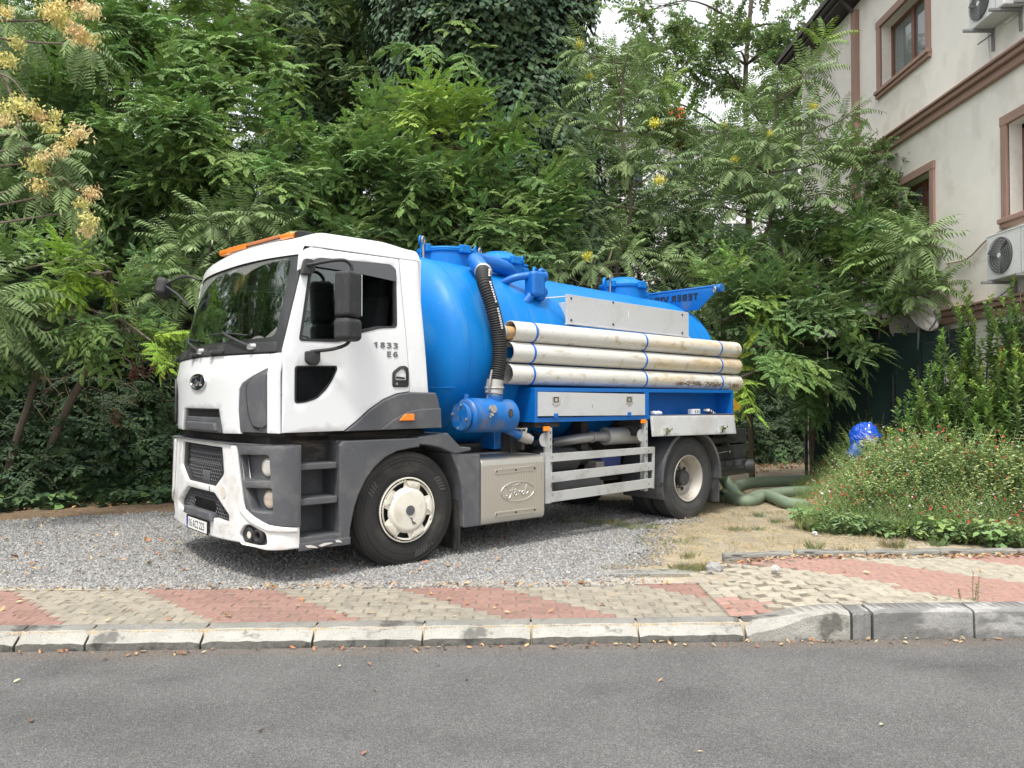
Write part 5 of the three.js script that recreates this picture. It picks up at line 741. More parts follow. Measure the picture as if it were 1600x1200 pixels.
{
  const X = 7.0, wins = [[-14.44, -12.84, 7.4, 8.6, 'a'], [-13.87, -12.76, 4.1, 5.36, 'b'], [-10.76, -9.1, 4.1, 5.42, 'c'], [-11.05, -9.9, 0.2, 2.62, 'd']];
  // wall with window openings: drawn in (z, y), thickness to +x
  const wallPts = [[-18.4, -0.1], [-7.2, -0.1], [-7.2, 9.55], [-18.4, 9.55]];
  const g = ex(wallPts, 0.3, 0, wins.map(([a, b, c, d]) => [[a, c], [b, c], [b, d], [a, d]])); g.rotateY(-Math.PI / 2); // (x,y,z) -> (-z.., ) : x along z
  const p = g.attributes.position; for (let i = 0; i < p.count; i++) { const z = p.getX(i), x = p.getZ(i); } 
  const wall = mesh('wall', (() => { const q = ex(wallPts, 0.3, 0, wins.map(([a, b, c, d]) => [[a, c], [b, c], [b, d], [a, d]])); return remap(q, (v) => v.set(X + v.z, v.y, v.x), { edge: 2, flip: true, crease: 0.3 }); })(), plasterM, house);
  mesh('wall', box(6, 9.6, 0.3, X + 3.3, 4.75, -18.25), plasterM, house); mesh('wall', box(6, 9.6, 0.3, X + 3.3, 4.75, -7.35), plasterM, house); mesh('wall', box(0.3, 9.6, 11, X + 6.2, 4.75, -12.8), plasterM, house);
  mesh('room_floor', [box(5.8, 0.2, 10.8, X + 3.2, 6.0, -12.8), box(5.8, 0.2, 10.8, X + 3.2, 2.7, -12.8), box(5.8, 0.2, 10.8, X + 3.2, 9.4, -12.8)], std(0.25, 0.24, 0.22, 0.9), house);
  // roof: eaves board, gutter and a tiled slope
  const roof = mesh('roof', [box(0.5, 0.12, 11.9, X - 0.1, 9.66, -12.85), remap(box(7, 0.1, 11.9, 0, 0, 0), (v) => { v.set(v.x + X + 3.0, v.y + 9.8 + (v.x + 3.5) * 0.42, v.z - 12.85); }, { edge: 3 })], std(0.06, 0.05, 0.048, 0.8), house);
  mesh('gutter', [rod(V(X - 0.38, 9.74, -18.8), V(X - 0.38, 9.74, -6.9), 0.07, 0.07, 12), rod(V(X - 0.36, 9.68, -15.42), V(X - 0.1, 9.4, -15.42), 0.045, 0.045, 10)], std(0.05, 0.045, 0.045, 0.5), roof);
  mesh('downpipe', [box(0.1, 6.9, 0.17, X - 0.052, 5.95, -15.42)], trimM, house);
  const band = (y, z0, z1) => mesh('cornice', [span(X - 0.07, X + 0.01, y - 0.10, y + 0.02, z0, z1, 0.012), span(X - 0.13, X + 0.01, y + 0.02, y + 0.10, z0, z1, 0.02), span(X - 0.17, X + 0.01, y + 0.10, y + 0.14, z0, z1, 0.012)], trimM, house);
  band(6.24, -15.33, -7.2); band(2.84, -15.33, -7.2);
  for (const [z0, z1, y0, y1, k] of wins) {
    if (k !== 'd') {
      const sur = mesh('window_surround', [span(X - 0.04, X + 0.02, y0 - 0.02, y1 + 0.13, z0 - 0.13, z0, 0.01), span(X - 0.04, X + 0.02, y0 - 0.02, y1 + 0.13, z1, z1 + 0.13, 0.01), span(X - 0.045, X + 0.02, y1, y1 + 0.14, z0 - 0.14, z1 + 0.14, 0.01)], trimM, house);
      mesh('sill', [span(X - 0.09, X + 0.1, y0 - 0.07, y0, z0 - 0.15, z1 + 0.15, 0.012), span(X - 0.06, X + 0.05, y0 - 0.14, y0 - 0.07, z0 - 0.14, z1 + 0.14, 0.01)], trimM, sur);
    }
    const w = mesh('window', [span(X + 0.19, X + 0.25, y0, y1, z0, z0 + 0.07), span(X + 0.19, X + 0.25, y0, y1, z1 - 0.07, z1), span(X + 0.19, X + 0.25, y0, y0 + 0.07, z0, z1), span(X + 0.19, X + 0.25, y1 - 0.07, y1, z0, z1), span(X + 0.18, X + 0.25, y0, y1, (z0 + z1) / 2 - 0.05, (z0 + z1) / 2 + 0.05), ...(k === 'a' ? [span(X + 0.18, X + 0.25, y0, y1, z0 + (z1 - z0) * 0.76, z0 + (z1 - z0) * 0.82)] : [])], brownM, house);
    mesh('pane', box(0.008, y1 - y0 - 0.1, (z1 - z0) / 2 - 0.1, X + 0.22, (y0 + y1) / 2, z0 + (z1 - z0) * 0.27), paneM, w); mesh('pane', box(0.008, y1 - y0 - 0.1, (z1 - z0) / 2 - 0.1, X + 0.22, (y0 + y1) / 2, z0 + (z1 - z0) * 0.73), paneM, w);
    mesh('curtain', box(0.02, y1 - y0, (z1 - z0) * (k === 'b' ? 0.3 : 0.62), X + 0.5, (y0 + y1) / 2, z0 + (z1 - z0) * (k === 'b' ? 0.2 : 0.35)), std(k === 'b' ? 0.04 : 0.28, k === 'b' ? 0.045 : 0.30, k === 'b' ? 0.05 : 0.31, 0.9), w);
  }
  // cables on the wall and the ochre door boards below
  mesh('cable', [tube([V(X - 0.02, 3.72, -12.3), V(X - 0.03, 3.7, -11.7), V(X - 0.02, 3.9, -11.2), V(X - 0.02, 3.98, -10)], 0.014, 20, 6), tube([V(X - 0.02, 3.72, -12.25), V(X - 0.02, 2.95, -12.25), V(X - 0.02, 1.4, -12.25)], 0.018, 12, 6), tube([V(X - 0.03, 3.1, -10.6), V(X - 0.06, 2.6, -10.9), V(X - 0.03, 2.2, -10.7)], 0.01, 14, 5)], std(0.42, 0.36, 0.28, 0.8), house);
  mesh('shutter', [span(X + 0.0, X + 0.05, 0.2, 2.3, -11.03, -10.5, 0.01), span(X + 0.0, X + 0.05, 0.2, 2.3, -10.48, -9.92, 0.01)], std(1, 1, 1, 0.7, { map: grimeT([0.52, 0.27, 0.06], [0.35, 0.16, 0.05], 0.6, 1017, 5, 5) }), house, 'ochre boards of the lower opening');
}
// ---- air conditioners
const acM = std(1, 1, 1, 0.5, { map: grimeT([0.62, 0.625, 0.62], [0.46, 0.45, 0.42], 0.5, 1021, 5, 5) }), acDark = std(0.05, 0.052, 0.055, 0.6), acGrey = std(0.20, 0.205, 0.21, 0.5);
// local frame: x across (to the viewer's right), y up, z out of the wall
function airCon(label, pos, w, h, d, front) {
  const o = thing('air_conditioner', label, 'air conditioner', pos, -Math.PI / 2, 'air conditioners on the house wall');
  const b = mesh('casing', [rbox(w, h, d, 0.02, 0, 0, d / 2), rbox(w + 0.01, 0.02, d + 0.01, 0.006, 0, h / 2, d / 2)], acM, o);
  const cx = -w * 0.16, R0 = h * 0.40;
  mesh('fan_well', T(new THREE.CylinderGeometry(R0, R0, 0.012, 40), cx, 0, d + 0.002, Math.PI / 2, 0, 0), acDark, o);
  const grille = mesh('fan_grille', [0.25, 0.4, 0.55, 0.7, 0.85, 1].map((k) => T(new THREE.TorusGeometry(R0 * k, 0.004, 5, 40), cx, 0, d + 0.022)), acGrey, o);
  const sp = []; for (let i = 0; i < 44; i++) { const a = i / 44 * Math.PI * 2; const pts = []; for (let j = 0; j <= 4; j++) { const r = lerp(R0 * 0.13, R0, j / 4), aa = a + 0.5 * j / 4; pts.push(V(cx + r * Math.cos(aa), r * Math.sin(aa), d + 0.024)); } sp.push(tube(pts, 0.0026, 5, 4)); } const q = mesh('grille_wires', sp, acGrey, grille); q.userData.kind = 'stuff';
  mesh('grille_centre', T(new THREE.CylinderGeometry(R0 * 0.13, R0 * 0.13, 0.01, 20), cx, 0, d + 0.028, Math.PI / 2, 0, 0), acM, grille);
  for (let k = 0; k < 3; k++) mesh('fan_blade', T(remap(ex(round([[0.02, -0.03], [R0 * 0.9, -0.08], [R0 * 0.92, 0.1], [0.03, 0.05]], 0.02), 0.006), (v) => { v.z += v.y * 0.25; }, { edge: 0.1 }), cx, 0, d + 0.008, 0, 0, k * 2.094 + 0.4), acDark, o);
  mesh('seam', box(0.004, h * 0.96, 0.004, w * 0.28, 0, d + 0.001), acGrey, b);
  const mk = []; for (let i = 0; i < 9; i++) mk.push(box(0.028, 0.016 + 0.008 * ((i * 7) % 3), 0.003, w * 0.36, h * 0.36 - i * 0.034, d + 0.002)); mesh('brand_print', mk, std(0.10, 0.10, 0.13, 0.6), b); mesh('brand_print', box(0.026, 0.02, 0.003, w * 0.36, h * 0.36 - 9.6 * 0.034, d + 0.002), std(0.45, 0.06, 0.08, 0.6), b);
  for (const s of [-0.38, 0.38]) mesh('bracket', [rbox(0.04, 0.04, d + 0.16, 0.006, s * w, -h / 2 - 0.03, d / 2 + 0.06), T(rbox(0.035, 0.30, 0.02, 0.006), s * w, -h / 2 - 0.14, d * 0.35, -0.95, 0, 0), rbox(0.05, 0.32, 0.02, 0.006, s * w, -h / 2 - 0.16, 0.01)], acGrey, o);
  mesh('drain_hose', tube([V(-w * 0.42, -h / 2, 0.05), V(-w * 0.45, -h / 2 - 0.25, 0.03), V(-w * 0.44, -h / 2 - 0.55, 0.02)], 0.011, 12, 6), acM, o); mesh('refrigerant_line', tube([V(w * 0.5, -h * 0.2, d * 0.5), V(w * 0.56, -h * 0.3, d * 0.4), V(w * 0.58, -h * 0.55, 0.03), V(w * 0.6, -h * 0.95, 0.0)], 0.018, 14, 7), std(0.5, 0.48, 0.44, 0.8), o);
  return o;
}
{
  airCon('white air conditioner right of the upper window, round fan grille in view', [6.99, 7.2, -10.75], 0.80, 0.56, 0.3);
  airCon('air conditioner at the upper right corner, beside another high on the wall', [6.99, 7.05, -9.6], 0.84, 0.58, 0.3);
  airCon('pale grey air conditioner low on the wall above the leafy shrub', [6.99, 3.5, -10.26], 0.95, 0.62, 0.34);
}
// ---- satellite dishes on the fence top
function dish(label, pos, r, yaw, pitch) {
  const o = thing('satellite_dish', label, 'satellite dish', pos); const D = new THREE.Group(); D.name = 'reflector_mount'; D.rotation.set(pitch, yaw, 0, 'YXZ'); o.add(D);
  const pts = []; for (let i = 0; i <= 10; i++) { const t = i / 10; pts.push([r * t, 0.18 * r * t * t]); } pts.push([r + 0.012, 0.18 * r - 0.005], [r, 0.18 * r - 0.02]);
  mesh('reflector', lathe(pts, 40).rotateX(Math.PI / 2).scale(0.92, 1, 1), std(1, 1, 1, 0.7, { map: grimeT([0.47, 0.46, 0.44], [0.33, 0.31, 0.28], 0.6, 1031, 5, 5) }), D);
  mesh('feed_arm', [tube([V(0, -r * 0.95, 0.05), V(0, -r * 0.8, r * 0.6), V(0, -r * 0.35, r * 1.05)], 0.014, 12, 6), rod(V(0, -r * 0.4, r * 0.98), V(0, -r * 0.15, r * 1.0), 0.035, 0.03, 12)], acGrey, D);
  mesh('mast', [rod(V(0, -0.55, -0.12), V(0, 0, -0.1), 0.024)], acGrey, o); return o;
}
{ const a = at(1441, 492, 12.4), b = at(1412, 512, 12.9); dish('large grey satellite dish above the dark green fence, partly behind leaves', a.toArray(), 0.30, 0.25, -0.35); dish('smaller satellite dish lower left of the large one on the fence', b.toArray(), 0.24, -0.3, -0.3); }
// ---- dark green sheeting fence in front of the house foot
{
  const f = thing('fence', 'dark green sheet fence below the satellite dishes', 'fence');
  const gm = std(1, 1, 1, 0.75, { map: tex(512, (u, v) => { const n = fbm(u * 5, v * 5, 5, 5, 1041), st = fbm(u * 24, v * 2, 2, 4, 1043); return mixc(mixc([0.006, 0.022, 0.020], [0.016, 0.045, 0.040], n), [0.06, 0.075, 0.07], 0.45 * smooth(st, 0.58, 0.8)); }) });
  const a = at(1262, 640, 14.6), b = at(1530, 640, 11.6); const n = 7; 
  for (let i = 0; i < n; i++) { const p = a.clone().lerp(b, i / n), q = a.clone().lerp(b, (i + 1) / n), L = p.distanceTo(q), g = remap(box(L - 0.01, 2.72, 0.01, 0, 1.3, 0), (v) => { v.z += 0.05 * Math.sin(v.x * 6 + i) * (0.3 + fbm(v.x * 2 + i * 3 + 9, v.y + 9, 1000, 2, 1045)) + 0.03 * Math.sin(v.y * 3 + v.x * 4); v.y += 0.03 * Math.sin(v.x * 3 + i) * (v.y > 2 ? 1 : 0); }, { edge: 0.14 }); const m = mesh('fence_sheet', g, gm, f); m.position.copy(p.clone().lerp(q, 0.5)).setY(0); m.rotation.y = Math.atan2(-(q.z - p.z), q.x - p.x); }
  for (let i = 0; i <= n; i++) { const p = a.clone().lerp(b, i / n); mesh('fence_post', rod(V(p.x, 0, p.z - 0.08), V(p.x, 2.7, p.z - 0.08), 0.03), std(0.04, 0.05, 0.05, 0.6), f); }
  mesh('fence_rail', rod(V(a.x, 2.45, a.z - 0.06), V(b.x, 2.45, b.z - 0.06), 0.02), std(0.04, 0.05, 0.05, 0.6), f);
  // pale bits of a gate behind the shrub
  const c = at(1487, 588, 11.7); const o = thing('notice_board', 'small pale board on the dark fence, half behind the shrub', 'board', c.toArray(), -0.6); mesh('board', rbox(0.2, 0.28, 0.02, 0.005), std(0.42, 0.42, 0.41, 0.8), o); mesh('board_frame', [box(0.22, 0.02, 0.03, 0, 0.15, 0), box(0.22, 0.02, 0.03, 0, -0.15, 0)], std(0.2, 0.2, 0.2, 0.7), o);
}
// ---- far building glimpsed through the trees: white storeys, orange panel, windows
{
  const Z = -34, b = thing('far_building', 'distant white and orange block of flats seen through the trees', 'building');
  const c0 = at(1030, 0, 34).x, wm = std(0.72, 0.73, 0.74, 0.8, { map: mottle });
  mesh('wall', box(14, 13.2, 8, c0 + 4.6, 6.6, Z - 4), wm, b); mesh('orange_panel', box(0.75, 1.7, 0.3, c0 + 0.72, 13.6, Z + 0.1), std(0.62, 0.12, 0.06, 0.7), b);
  mesh('roof_slab', box(15, 0.3, 9, c0 + 4.6, 13.4, Z - 4), std(0.3, 0.3, 0.3, 0.8), b);
  for (let f = 0; f < 4; f++) for (let i = 0; i < 6; i++) { const x = c0 - 1.4 + i * 2.3, y = 2.6 + f * 3.0, w = mesh('window', [box(1.3, 0.06, 0.12, x, y - 0.75, Z + 0.05), box(1.3, 0.06, 0.12, x, y + 0.75, Z + 0.05), box(0.06, 1.5, 0.12, x - 0.65, y, Z + 0.05), box(0.06, 1.5, 0.12, x + 0.65, y, Z + 0.05), box(0.05, 1.5, 0.1, x, y, Z + 0.05)], std(0.75, 0.75, 0.75, 0.6), b); mesh('pane', box(1.24, 1.44, 0.04, x, y, Z + 0.02), phys(0.06, 0.08, 0.09, 0.08), w); }
}
// ---- blue plastic sack in the weeds
{
  const p = at(1352, 685, 11.1), o = thing('plastic_sack', 'shiny blue plastic sack with coloured print lying in the weeds', 'sack', p.toArray());
  const t = tex(256, (u, v) => { const n = fbm(u * 24, v * 16, 24, 4, 1051), k = Math.hypot((u - 0.5) * 1.3, v - 0.42) < 0.11 + 0.09 * n; return k ? (n > 0.56 ? [0.30, 0.32, 0.10] : n > 0.47 ? [0.42, 0.42, 0.45] : n > 0.40 ? [0.02, 0.06, 0.4] : [0.3, 0.08, 0.10]) : mixc([0.01, 0.05, 0.42], [0.02, 0.12, 0.6], n); });
  mesh('film', remap(new THREE.SphereGeometry(0.225, 40, 30).scale(1.0, 1.05, 0.9), (v) => { const n = fbm(v.x * 9 + 20, v.y * 9 + v.z * 8 + 20, 1000, 4, 1053) - 0.5, f = Math.abs(fbm(v.x * 14 + 50, v.y * 10 - v.z * 12 + 50, 1000, 3, 1057) - 0.5); v.multiplyScalar(1 + 0.42 * n - 0.35 * f); }, { edge: 0.1, crease: 0.35 }).rotateY(-1.6), phys(1, 1, 1, 0.2, { map: t, clearcoat: 0.8 }), o);
  mesh('knot', remap(new THREE.SphereGeometry(0.1, 20, 14).scale(1, 1.4, 0.8), (v) => { v.multiplyScalar(1 + 0.5 * (fbm(v.x * 12 + 9, v.y * 12 + 9, 1000, 3, 1055) - 0.5)); v.x -= 0.2; v.y -= 0.22; v.z += 0.1; }, { edge: 0.06 }), phys(0.03, 0.09, 0.3, 0.3, { clearcoat: 0.5 }), o);
}
// ---- green suction hose on the ground behind the truck
{
  const hm = std(1, 1, 1, 0.65, { map: grimeT([0.185, 0.255, 0.175], [0.30, 0.31, 0.24], 0.6, 1061, 6, 6), bumpMap: rep(fineBump, 3), bumpScale: 0.002 });
  const P = (px, py, y) => { const d = at(px, py, 1).sub(camera.position), t = (y - 1.55) / d.y; return camera.position.clone().addScaledVector(d, t); };
  const hose = (pts, r) => tube(pts, r, 160, 16);
  const tail = V(-5.25, 0.55, -0.95).applyMatrix4(truck.matrixWorld);
  const o1 = thing('suction_hose', 'green hose coming down from the truck tail and curving along the ground', 'hose', [0, 0, 0], 0, 'green hoses behind the truck');
  mesh('hose_wall', hose([tail, at(1131, 748, 11.9), at(1145, 768, 11.7), at(1165, 782, 11.65), at(1190, 788, 11.6).setY(0.1), P(1240, 788, 0.08), P(1290, 790, 0.08), P(1345, 786, 0.08)], 0.085), hm, o1);
  const o2 = thing('suction_hose', 'upper green hose lying straight across the ground into the weeds', 'hose', [0, 0, 0], 0, 'green hoses behind the truck');
  mesh('hose_wall', hose([P(1125, 778, 0.08), P(1145, 766, 0.08), P(1165, 756, 0.08), P(1200, 753, 0.08), P(1260, 751.5, 0.08), P(1360, 752, 0.08)], 0.10), hm, o2);
  const o3 = thing('suction_hose', 'middle green hose crossing under the curved one', 'hose', [0, 0, 0], 0, 'green hoses behind the truck');
  mesh('hose_wall', hose([P(1095, 765, 0.08), P(1130, 776, 0.08), P(1165, 783, 0.08), P(1205, 772, 0.08), P(1250, 768, 0.08), P(1340, 770, 0.08)], 0.085), hm, o3);
}
// ---------------------------------------------------------------- plants
const leafMat = (r, g, b, o = {}) => phys(r, g, b, 0.92, { transmission: 0.30, thickness: 0, clearcoat: 0.10, clearcoatRoughness: 0.42, ...o });
// a list of leaflets turned into triangles
class Leaves {
  constructor() { this.p = []; }
  tri(a, b, c) { this.p.push(a.x, a.y, a.z, b.x, b.y, b.z, c.x, c.y, c.z); }
  // one leaflet: base, direction, length, half width, surface normal, sag at the tip, form: [[t, w], ...] half widths along it
  leaflet(base, dir, len, half, up, sag, form, fold = 0.25) {
    const side = new THREE.Vector3().crossVectors(dir, up).normalize(), n = new THREE.Vector3().crossVectors(side, dir).normalize(); let pl, pc, pr;
    const mid = (t) => base.clone().addScaledVector(dir, len * t).addScaledVector(up, -sag * len * t * t);
    const first = mid(0); pl = pc = pr = first;
    for (const [t, w] of form) {
      const c = mid(t); if (w === 0) { this.tri(pl, c, pc); this.tri(pc, c, pr); break; }
      const l = c.clone().addScaledVector(side, -half * w).addScaledVector(n, half * w * fold), r = c.clone().addScaledVector(side, half * w).addScaledVector(n, half * w * fold);
      if (pl === first) { this.tri(pc, l, c); this.tri(pc, c, r); } else { this.tri(pl, l, c); this.tri(pl, c, pc); this.tri(pc, c, r); this.tri(pc, r, pr); }
      pl = l; pc = c; pr = r;
    }
  }
  stalk(pts, r0, r1) { for (let i = 0; i < pts.length - 1; i++) { const a = pts[i], b = pts[i + 1], d = b.clone().sub(a).normalize(), u = new THREE.Vector3().crossVectors(d, Math.abs(d.y) > 0.9 ? V(1, 0, 0) : V(0, 1, 0)).normalize(), v = new THREE.Vector3().crossVectors(d, u), k = pts.length - 1, ra = lerp(r0, r1, i / k), rb = lerp(r0, r1, (i + 1) / k); const o = (c, r, j) => c.clone().addScaledVector(u, r * Math.cos(j * 2.094)).addScaledVector(v, r * Math.sin(j * 2.094)); for (let j = 0; j < 3; j++) { this.tri(o(a, ra, j), o(b, rb, j), o(a, ra, j + 1)); this.tri(o(a, ra, j + 1), o(b, rb, j), o(b, rb, j + 1)); } } }
  geometry() { const g = new THREE.BufferGeometry(); g.setAttribute('position', new THREE.Float32BufferAttribute(this.p, 3)); g.computeVertexNormals(); g.setAttribute('uv', new THREE.Float32BufferAttribute(new Float32Array(this.p.length / 3 * 2), 2)); return g; }
}
const LANCE = [[0.28, 1], [0.68, 0.72], [1, 0]], OVAL = [[0.25, 0.85], [0.7, 0.95], [1, 0]], DIAMOND = [[0.4, 1], [1, 0]], HEART = [[0.12, 0.9], [0.45, 1], [1, 0]];
// pinnate leaf along +x, its upper side +y
function frondInto(L, M4, o) {
  const { len = 0.7, pairs = 11, ll = 0.13, lw = 0.022, droop = 0.35, lift = 0.2, fwd = 0.35, hang = 0.5, form = LANCE, stem = 0.005, start = 0.14, jit = 0.12, tip = true, sag = 0.25 } = o;
  const N = M4 ? new THREE.Matrix3().setFromMatrix4(M4) : null, X = (v) => (M4 ? v.applyMatrix4(M4) : v), D = (v) => (M4 ? v.applyMatrix3(N).normalize() : v);
  const at0 = (t) => V(len * t * (1 - 0.12 * droop * t), len * (lift * t - droop * t * t), len * o.sway * t * t), pts = [];
  for (let i = 0; i <= 5; i++) pts.push(X(at0(i / 5))); L.stalk(pts, stem, stem * 0.4);
  for (let i = 0; i < pairs; i++) {
    const t = start + (1 - start) * (i + 0.5) / pairs, e = at0(t + 0.02).sub(at0(t - 0.02)).normalize(), up = V(-e.y, e.x, 0).normalize(), k = (0.72 + 0.4 * Math.sin(Math.PI * Math.min(1, t * 0.9 + 0.1))) * rr(1 - jit, 1 + jit);
    for (const s of [-1, 1]) { const dir = V(0, 0, s).addScaledVector(e, fwd + rr(-jit, jit)).addScaledVector(V(0, -1, 0), hang + rr(-jit, jit) * 1.5).normalize(); L.leaflet(X(at0(t).add(V(rr(-0.006, 0.006), 0, 0))), D(dir.clone()), ll * k, lw * (0.9 + 0.2 * rnd()), D(up.clone()), sag, form); }
  }
  if (tip) { const e = at0(1).sub(at0(0.95)).normalize(); L.leaflet(X(at0(1)), D(e.clone()), ll * 0.9, lw, D(V(-e.y, e.x, 0)), sag, form); }
}
const frond = (s, o) => { seed(s); const L = new Leaves(); frondInto(L, null, { sway: rr(-0.2, 0.2), ...o }); return L.geometry(); };
const ailanthus = [0, 1, 2, 3].map((i) => frond(1100 + i, { len: 0.8, pairs: 11 + (i % 2), ll: 0.165, lw: 0.0175, droop: 0.42 + 0.1 * (i % 3), lift: 0.28, hang: 0.55, fwd: 0.30 }));
const ailanthusFar = [0, 1].map((i) => frond(1110 + i, { len: 0.8, pairs: 11, ll: 0.14, lw: 0.026, droop: 0.5, lift: 0.3, hang: 0.5, form: DIAMOND, stem: 0.004 }));
// twig carrying several small pinnate leaves (locust)
function spray(s, n, o, len = 0.75) {
  seed(s); const L = new Leaves(), stem = []; for (let i = 0; i <= 6; i++) { const t = i / 6; stem.push(V(len * t, 0.10 * t - 0.22 * t * t, 0.06 * Math.sin(t * 3 + s))); } L.stalk(stem, 0.007, 0.003);
  const c = new THREE.CatmullRomCurve3(stem);
  for (let i = 0; i < n; i++) { const t = (i + 0.8) / n, p = c.getPoint(Math.min(1, t)), sd = i % 2 ? 1 : -1, yaw = -sd * (i === n - 1 ? 0.2 : rr(0.75, 1.4)), q = new THREE.Quaternion().setFromEuler(new THREE.Euler(rr(-0.45, 0.45), yaw, rr(-0.45, 0.3), 'YXZ')); frondInto(L, new THREE.Matrix4().compose(p, q, V(1, 1, 1)), { sway: rr(-0.2, 0.2), ...o }); }
  return L.geometry();
}
const locust = [0, 1, 2].map((i) => spray(1200 + i, 9, { len: 0.25, pairs: 8, ll: 0.046, lw: 0.0145, droop: 0.35, lift: 0.1, hang: 0.3, fwd: 0.10, form: OVAL, stem: 0.0022, start: 0.12, sag: 0.1, jit: 0.15 }));
const locustFar = [0, 1, 2].map((i) => spray(1210 + i, 8, { len: 0.26, pairs: 6, ll: 0.054, lw: 0.019, droop: 0.35, lift: 0.1, hang: 0.3, fwd: 0.12, form: DIAMOND, stem: 0.002, start: 0.12, sag: 0.1, jit: 0.2 }));
// twig of single leaves
function twig(s, n, ll, lw, len, o = {}) { seed(s); const L = new Leaves(), stem = []; for (let i = 0; i <= 5; i++) { const t = i / 5; stem.push(V(len * t, -0.15 * len * t * t + rr(-0.01, 0.01), rr(-0.02, 0.02))); } L.stalk(stem, 0.006, 0.002); const c = new THREE.CatmullRomCurve3(stem); for (let i = 0; i < n; i++) { const p = c.getPoint(0.1 + 0.9 * i / n), a = i * 2.4 + rr(-0.4, 0.4), dir = V(rr(0.1, 0.8), Math.cos(a) * 0.7, Math.sin(a)).normalize(); L.leaflet(p, dir, ll * rr(0.7, 1.15), lw * rr(0.85, 1.1), V(rr(-0.3, 0.3), 1, rr(-0.3, 0.3)).normalize(), 0.2, o.form || OVAL, 0.2); } return L.geometry(); }
const leafy = [0, 1, 2].map((i) => twig(1300 + i, 26, 0.075, 0.022, 0.55));
// patch of ivy: overlapping heart leaves hanging on a wall of stems; faces +x
function ivyPatch(s, n, size, spread) { seed(s); const L = new Leaves(); for (let i = 0; i < n; i++) { const p = V(rr(-0.05, 0.10), rr(-spread, spread), rr(-spread, spread)), nrm = V(1, rr(0.1, 0.7), rr(-0.5, 0.5)).normalize(), dn = V(0.15, -1, rr(-0.6, 0.6)); dn.addScaledVector(nrm, -dn.dot(nrm)).normalize(); L.leaflet(p, dn, size * rr(0.65, 1.2), size * 0.45 * rr(0.85, 1.1), nrm, rr(0.0, 0.2), HEART, 0.12); } return L.geometry(); }
const ivy = [0, 1, 2].map((i) => ivyPatch(1400 + i, 26, 0.115, 0.26));
// ground ivy: leaves on short stalks facing up and towards the light
const groundIvy = [0, 1, 2].map((i) => { seed(1420 + i); const L = new Leaves(); for (let k = 0; k < 22; k++) { const b = V(rr(-0.22, 0.22), rr(0.02, 0.16), rr(-0.22, 0.22)), nrm = V(rr(-0.5, 0.5), 1, rr(0.0, 0.8)).normalize(), d = V(rr(-1, 1), -0.3, rr(-0.3, 1)); d.addScaledVector(nrm, -d.dot(nrm)).normalize(); L.stalk([V(b.x * 0.7, 0, b.z * 0.7), b], 0.002, 0.0015); L.leaflet(b, d, rr(0.07, 0.12), rr(0.032, 0.05), nrm, 0.15, HEART, 0.12); } return L.geometry(); });

// limbs: a tapered tube through points
function limb(pts, r0, r1, seg = 20, n = 9, wob = 0.02) {
  const c = new THREE.CatmullRomCurve3(pts, false, 'centripetal'), g = new THREE.TubeGeometry(c, seg, 1, n), p = g.attributes.position, q = V(0, 0, 0);
  for (let i = 0; i <= seg; i++) { const o = c.getPointAt(i / seg), r = lerp(r0, r1, Math.pow(i / seg, 0.8)); for (let j = 0; j <= n; j++) { const a = i * (n + 1) + j, k = 1 + 0.22 * (fbm(i * 0.5 + r0 * 90, (j % n) * 1.0 + 9, 1000, 2, 1501) - 0.5); q.fromBufferAttribute(p, a).sub(o).multiplyScalar(r * k).add(o); p.setXYZ(a, q.x, q.y, q.z); } }
  g.computeVertexNormals(); return clean(g);
}
const barkT = tex(512, (u, v) => { const n = fbm(u * 20, v * 5, 5, 4, 1511), m = fbm(u * 40, v * 40, 40, 2, 1513), l = fbm(u * 4, v * 4, 4, 4, 1515); return mixc(mixc([0.085, 0.066, 0.05], [0.20, 0.165, 0.125], n), [0.24, 0.23, 0.19], 0.4 * smooth(l, 0.5, 0.75)).map((q) => q * (0.75 + 0.5 * m)); });
const barkM = std(1, 1, 1, 0.95, { map: rep(barkT, 3, 6), bumpMap: rep(barkT, 3, 6), bumpScale: 0.01 });
const barkDark = std(0.6, 0.6, 0.6, 0.95, { map: rep(barkT, 3, 6), bumpMap: rep(barkT, 3, 6), bumpScale: 0.01 });
const basis = (x, up) => { const X = x.clone().normalize(), Z = new THREE.Vector3().crossVectors(X, up).normalize(), Y = new THREE.Vector3().crossVectors(Z, X); return new THREE.Matrix4().makeBasis(X, Y, Z); };
const place = (p, x, up, s) => basis(x, up).scale(V(s, s, s)).setPosition(p);
const vary = (c, a = 0.28, warm = 0.12) => { const k = 1 + rr(-a, a), w = rr(-warm, warm); return rgb(c[0] * k * (1 + w * 1.5), c[1] * k * (1 + 0.2 * w), c[2] * k * (1 - w)); };
const GREEN = { locust: [0.158, 0.275, 0.058], locustDark: [0.116, 0.212, 0.054], bright: [0.30, 0.46, 0.035], fresh: [0.215, 0.35, 0.052], ail: [0.160, 0.240, 0.078], ailDark: [0.125, 0.195, 0.062], ivy: [0.052, 0.105, 0.044], back: [0.145, 0.225, 0.066], shade: [0.060, 0.115, 0.045] };  // bright and fresh also put the light on leaf tips into the colour
const LM = leafMat(1, 1, 1), LMgloss = leafMat(1, 1, 1, { clearcoat: 0.28, clearcoatRoughness: 0.35, transmission: 0.25 }), LMivy = leafMat(1, 1, 1, { transmission: 0.12, clearcoat: 0.3, clearcoatRoughness: 0.35 });

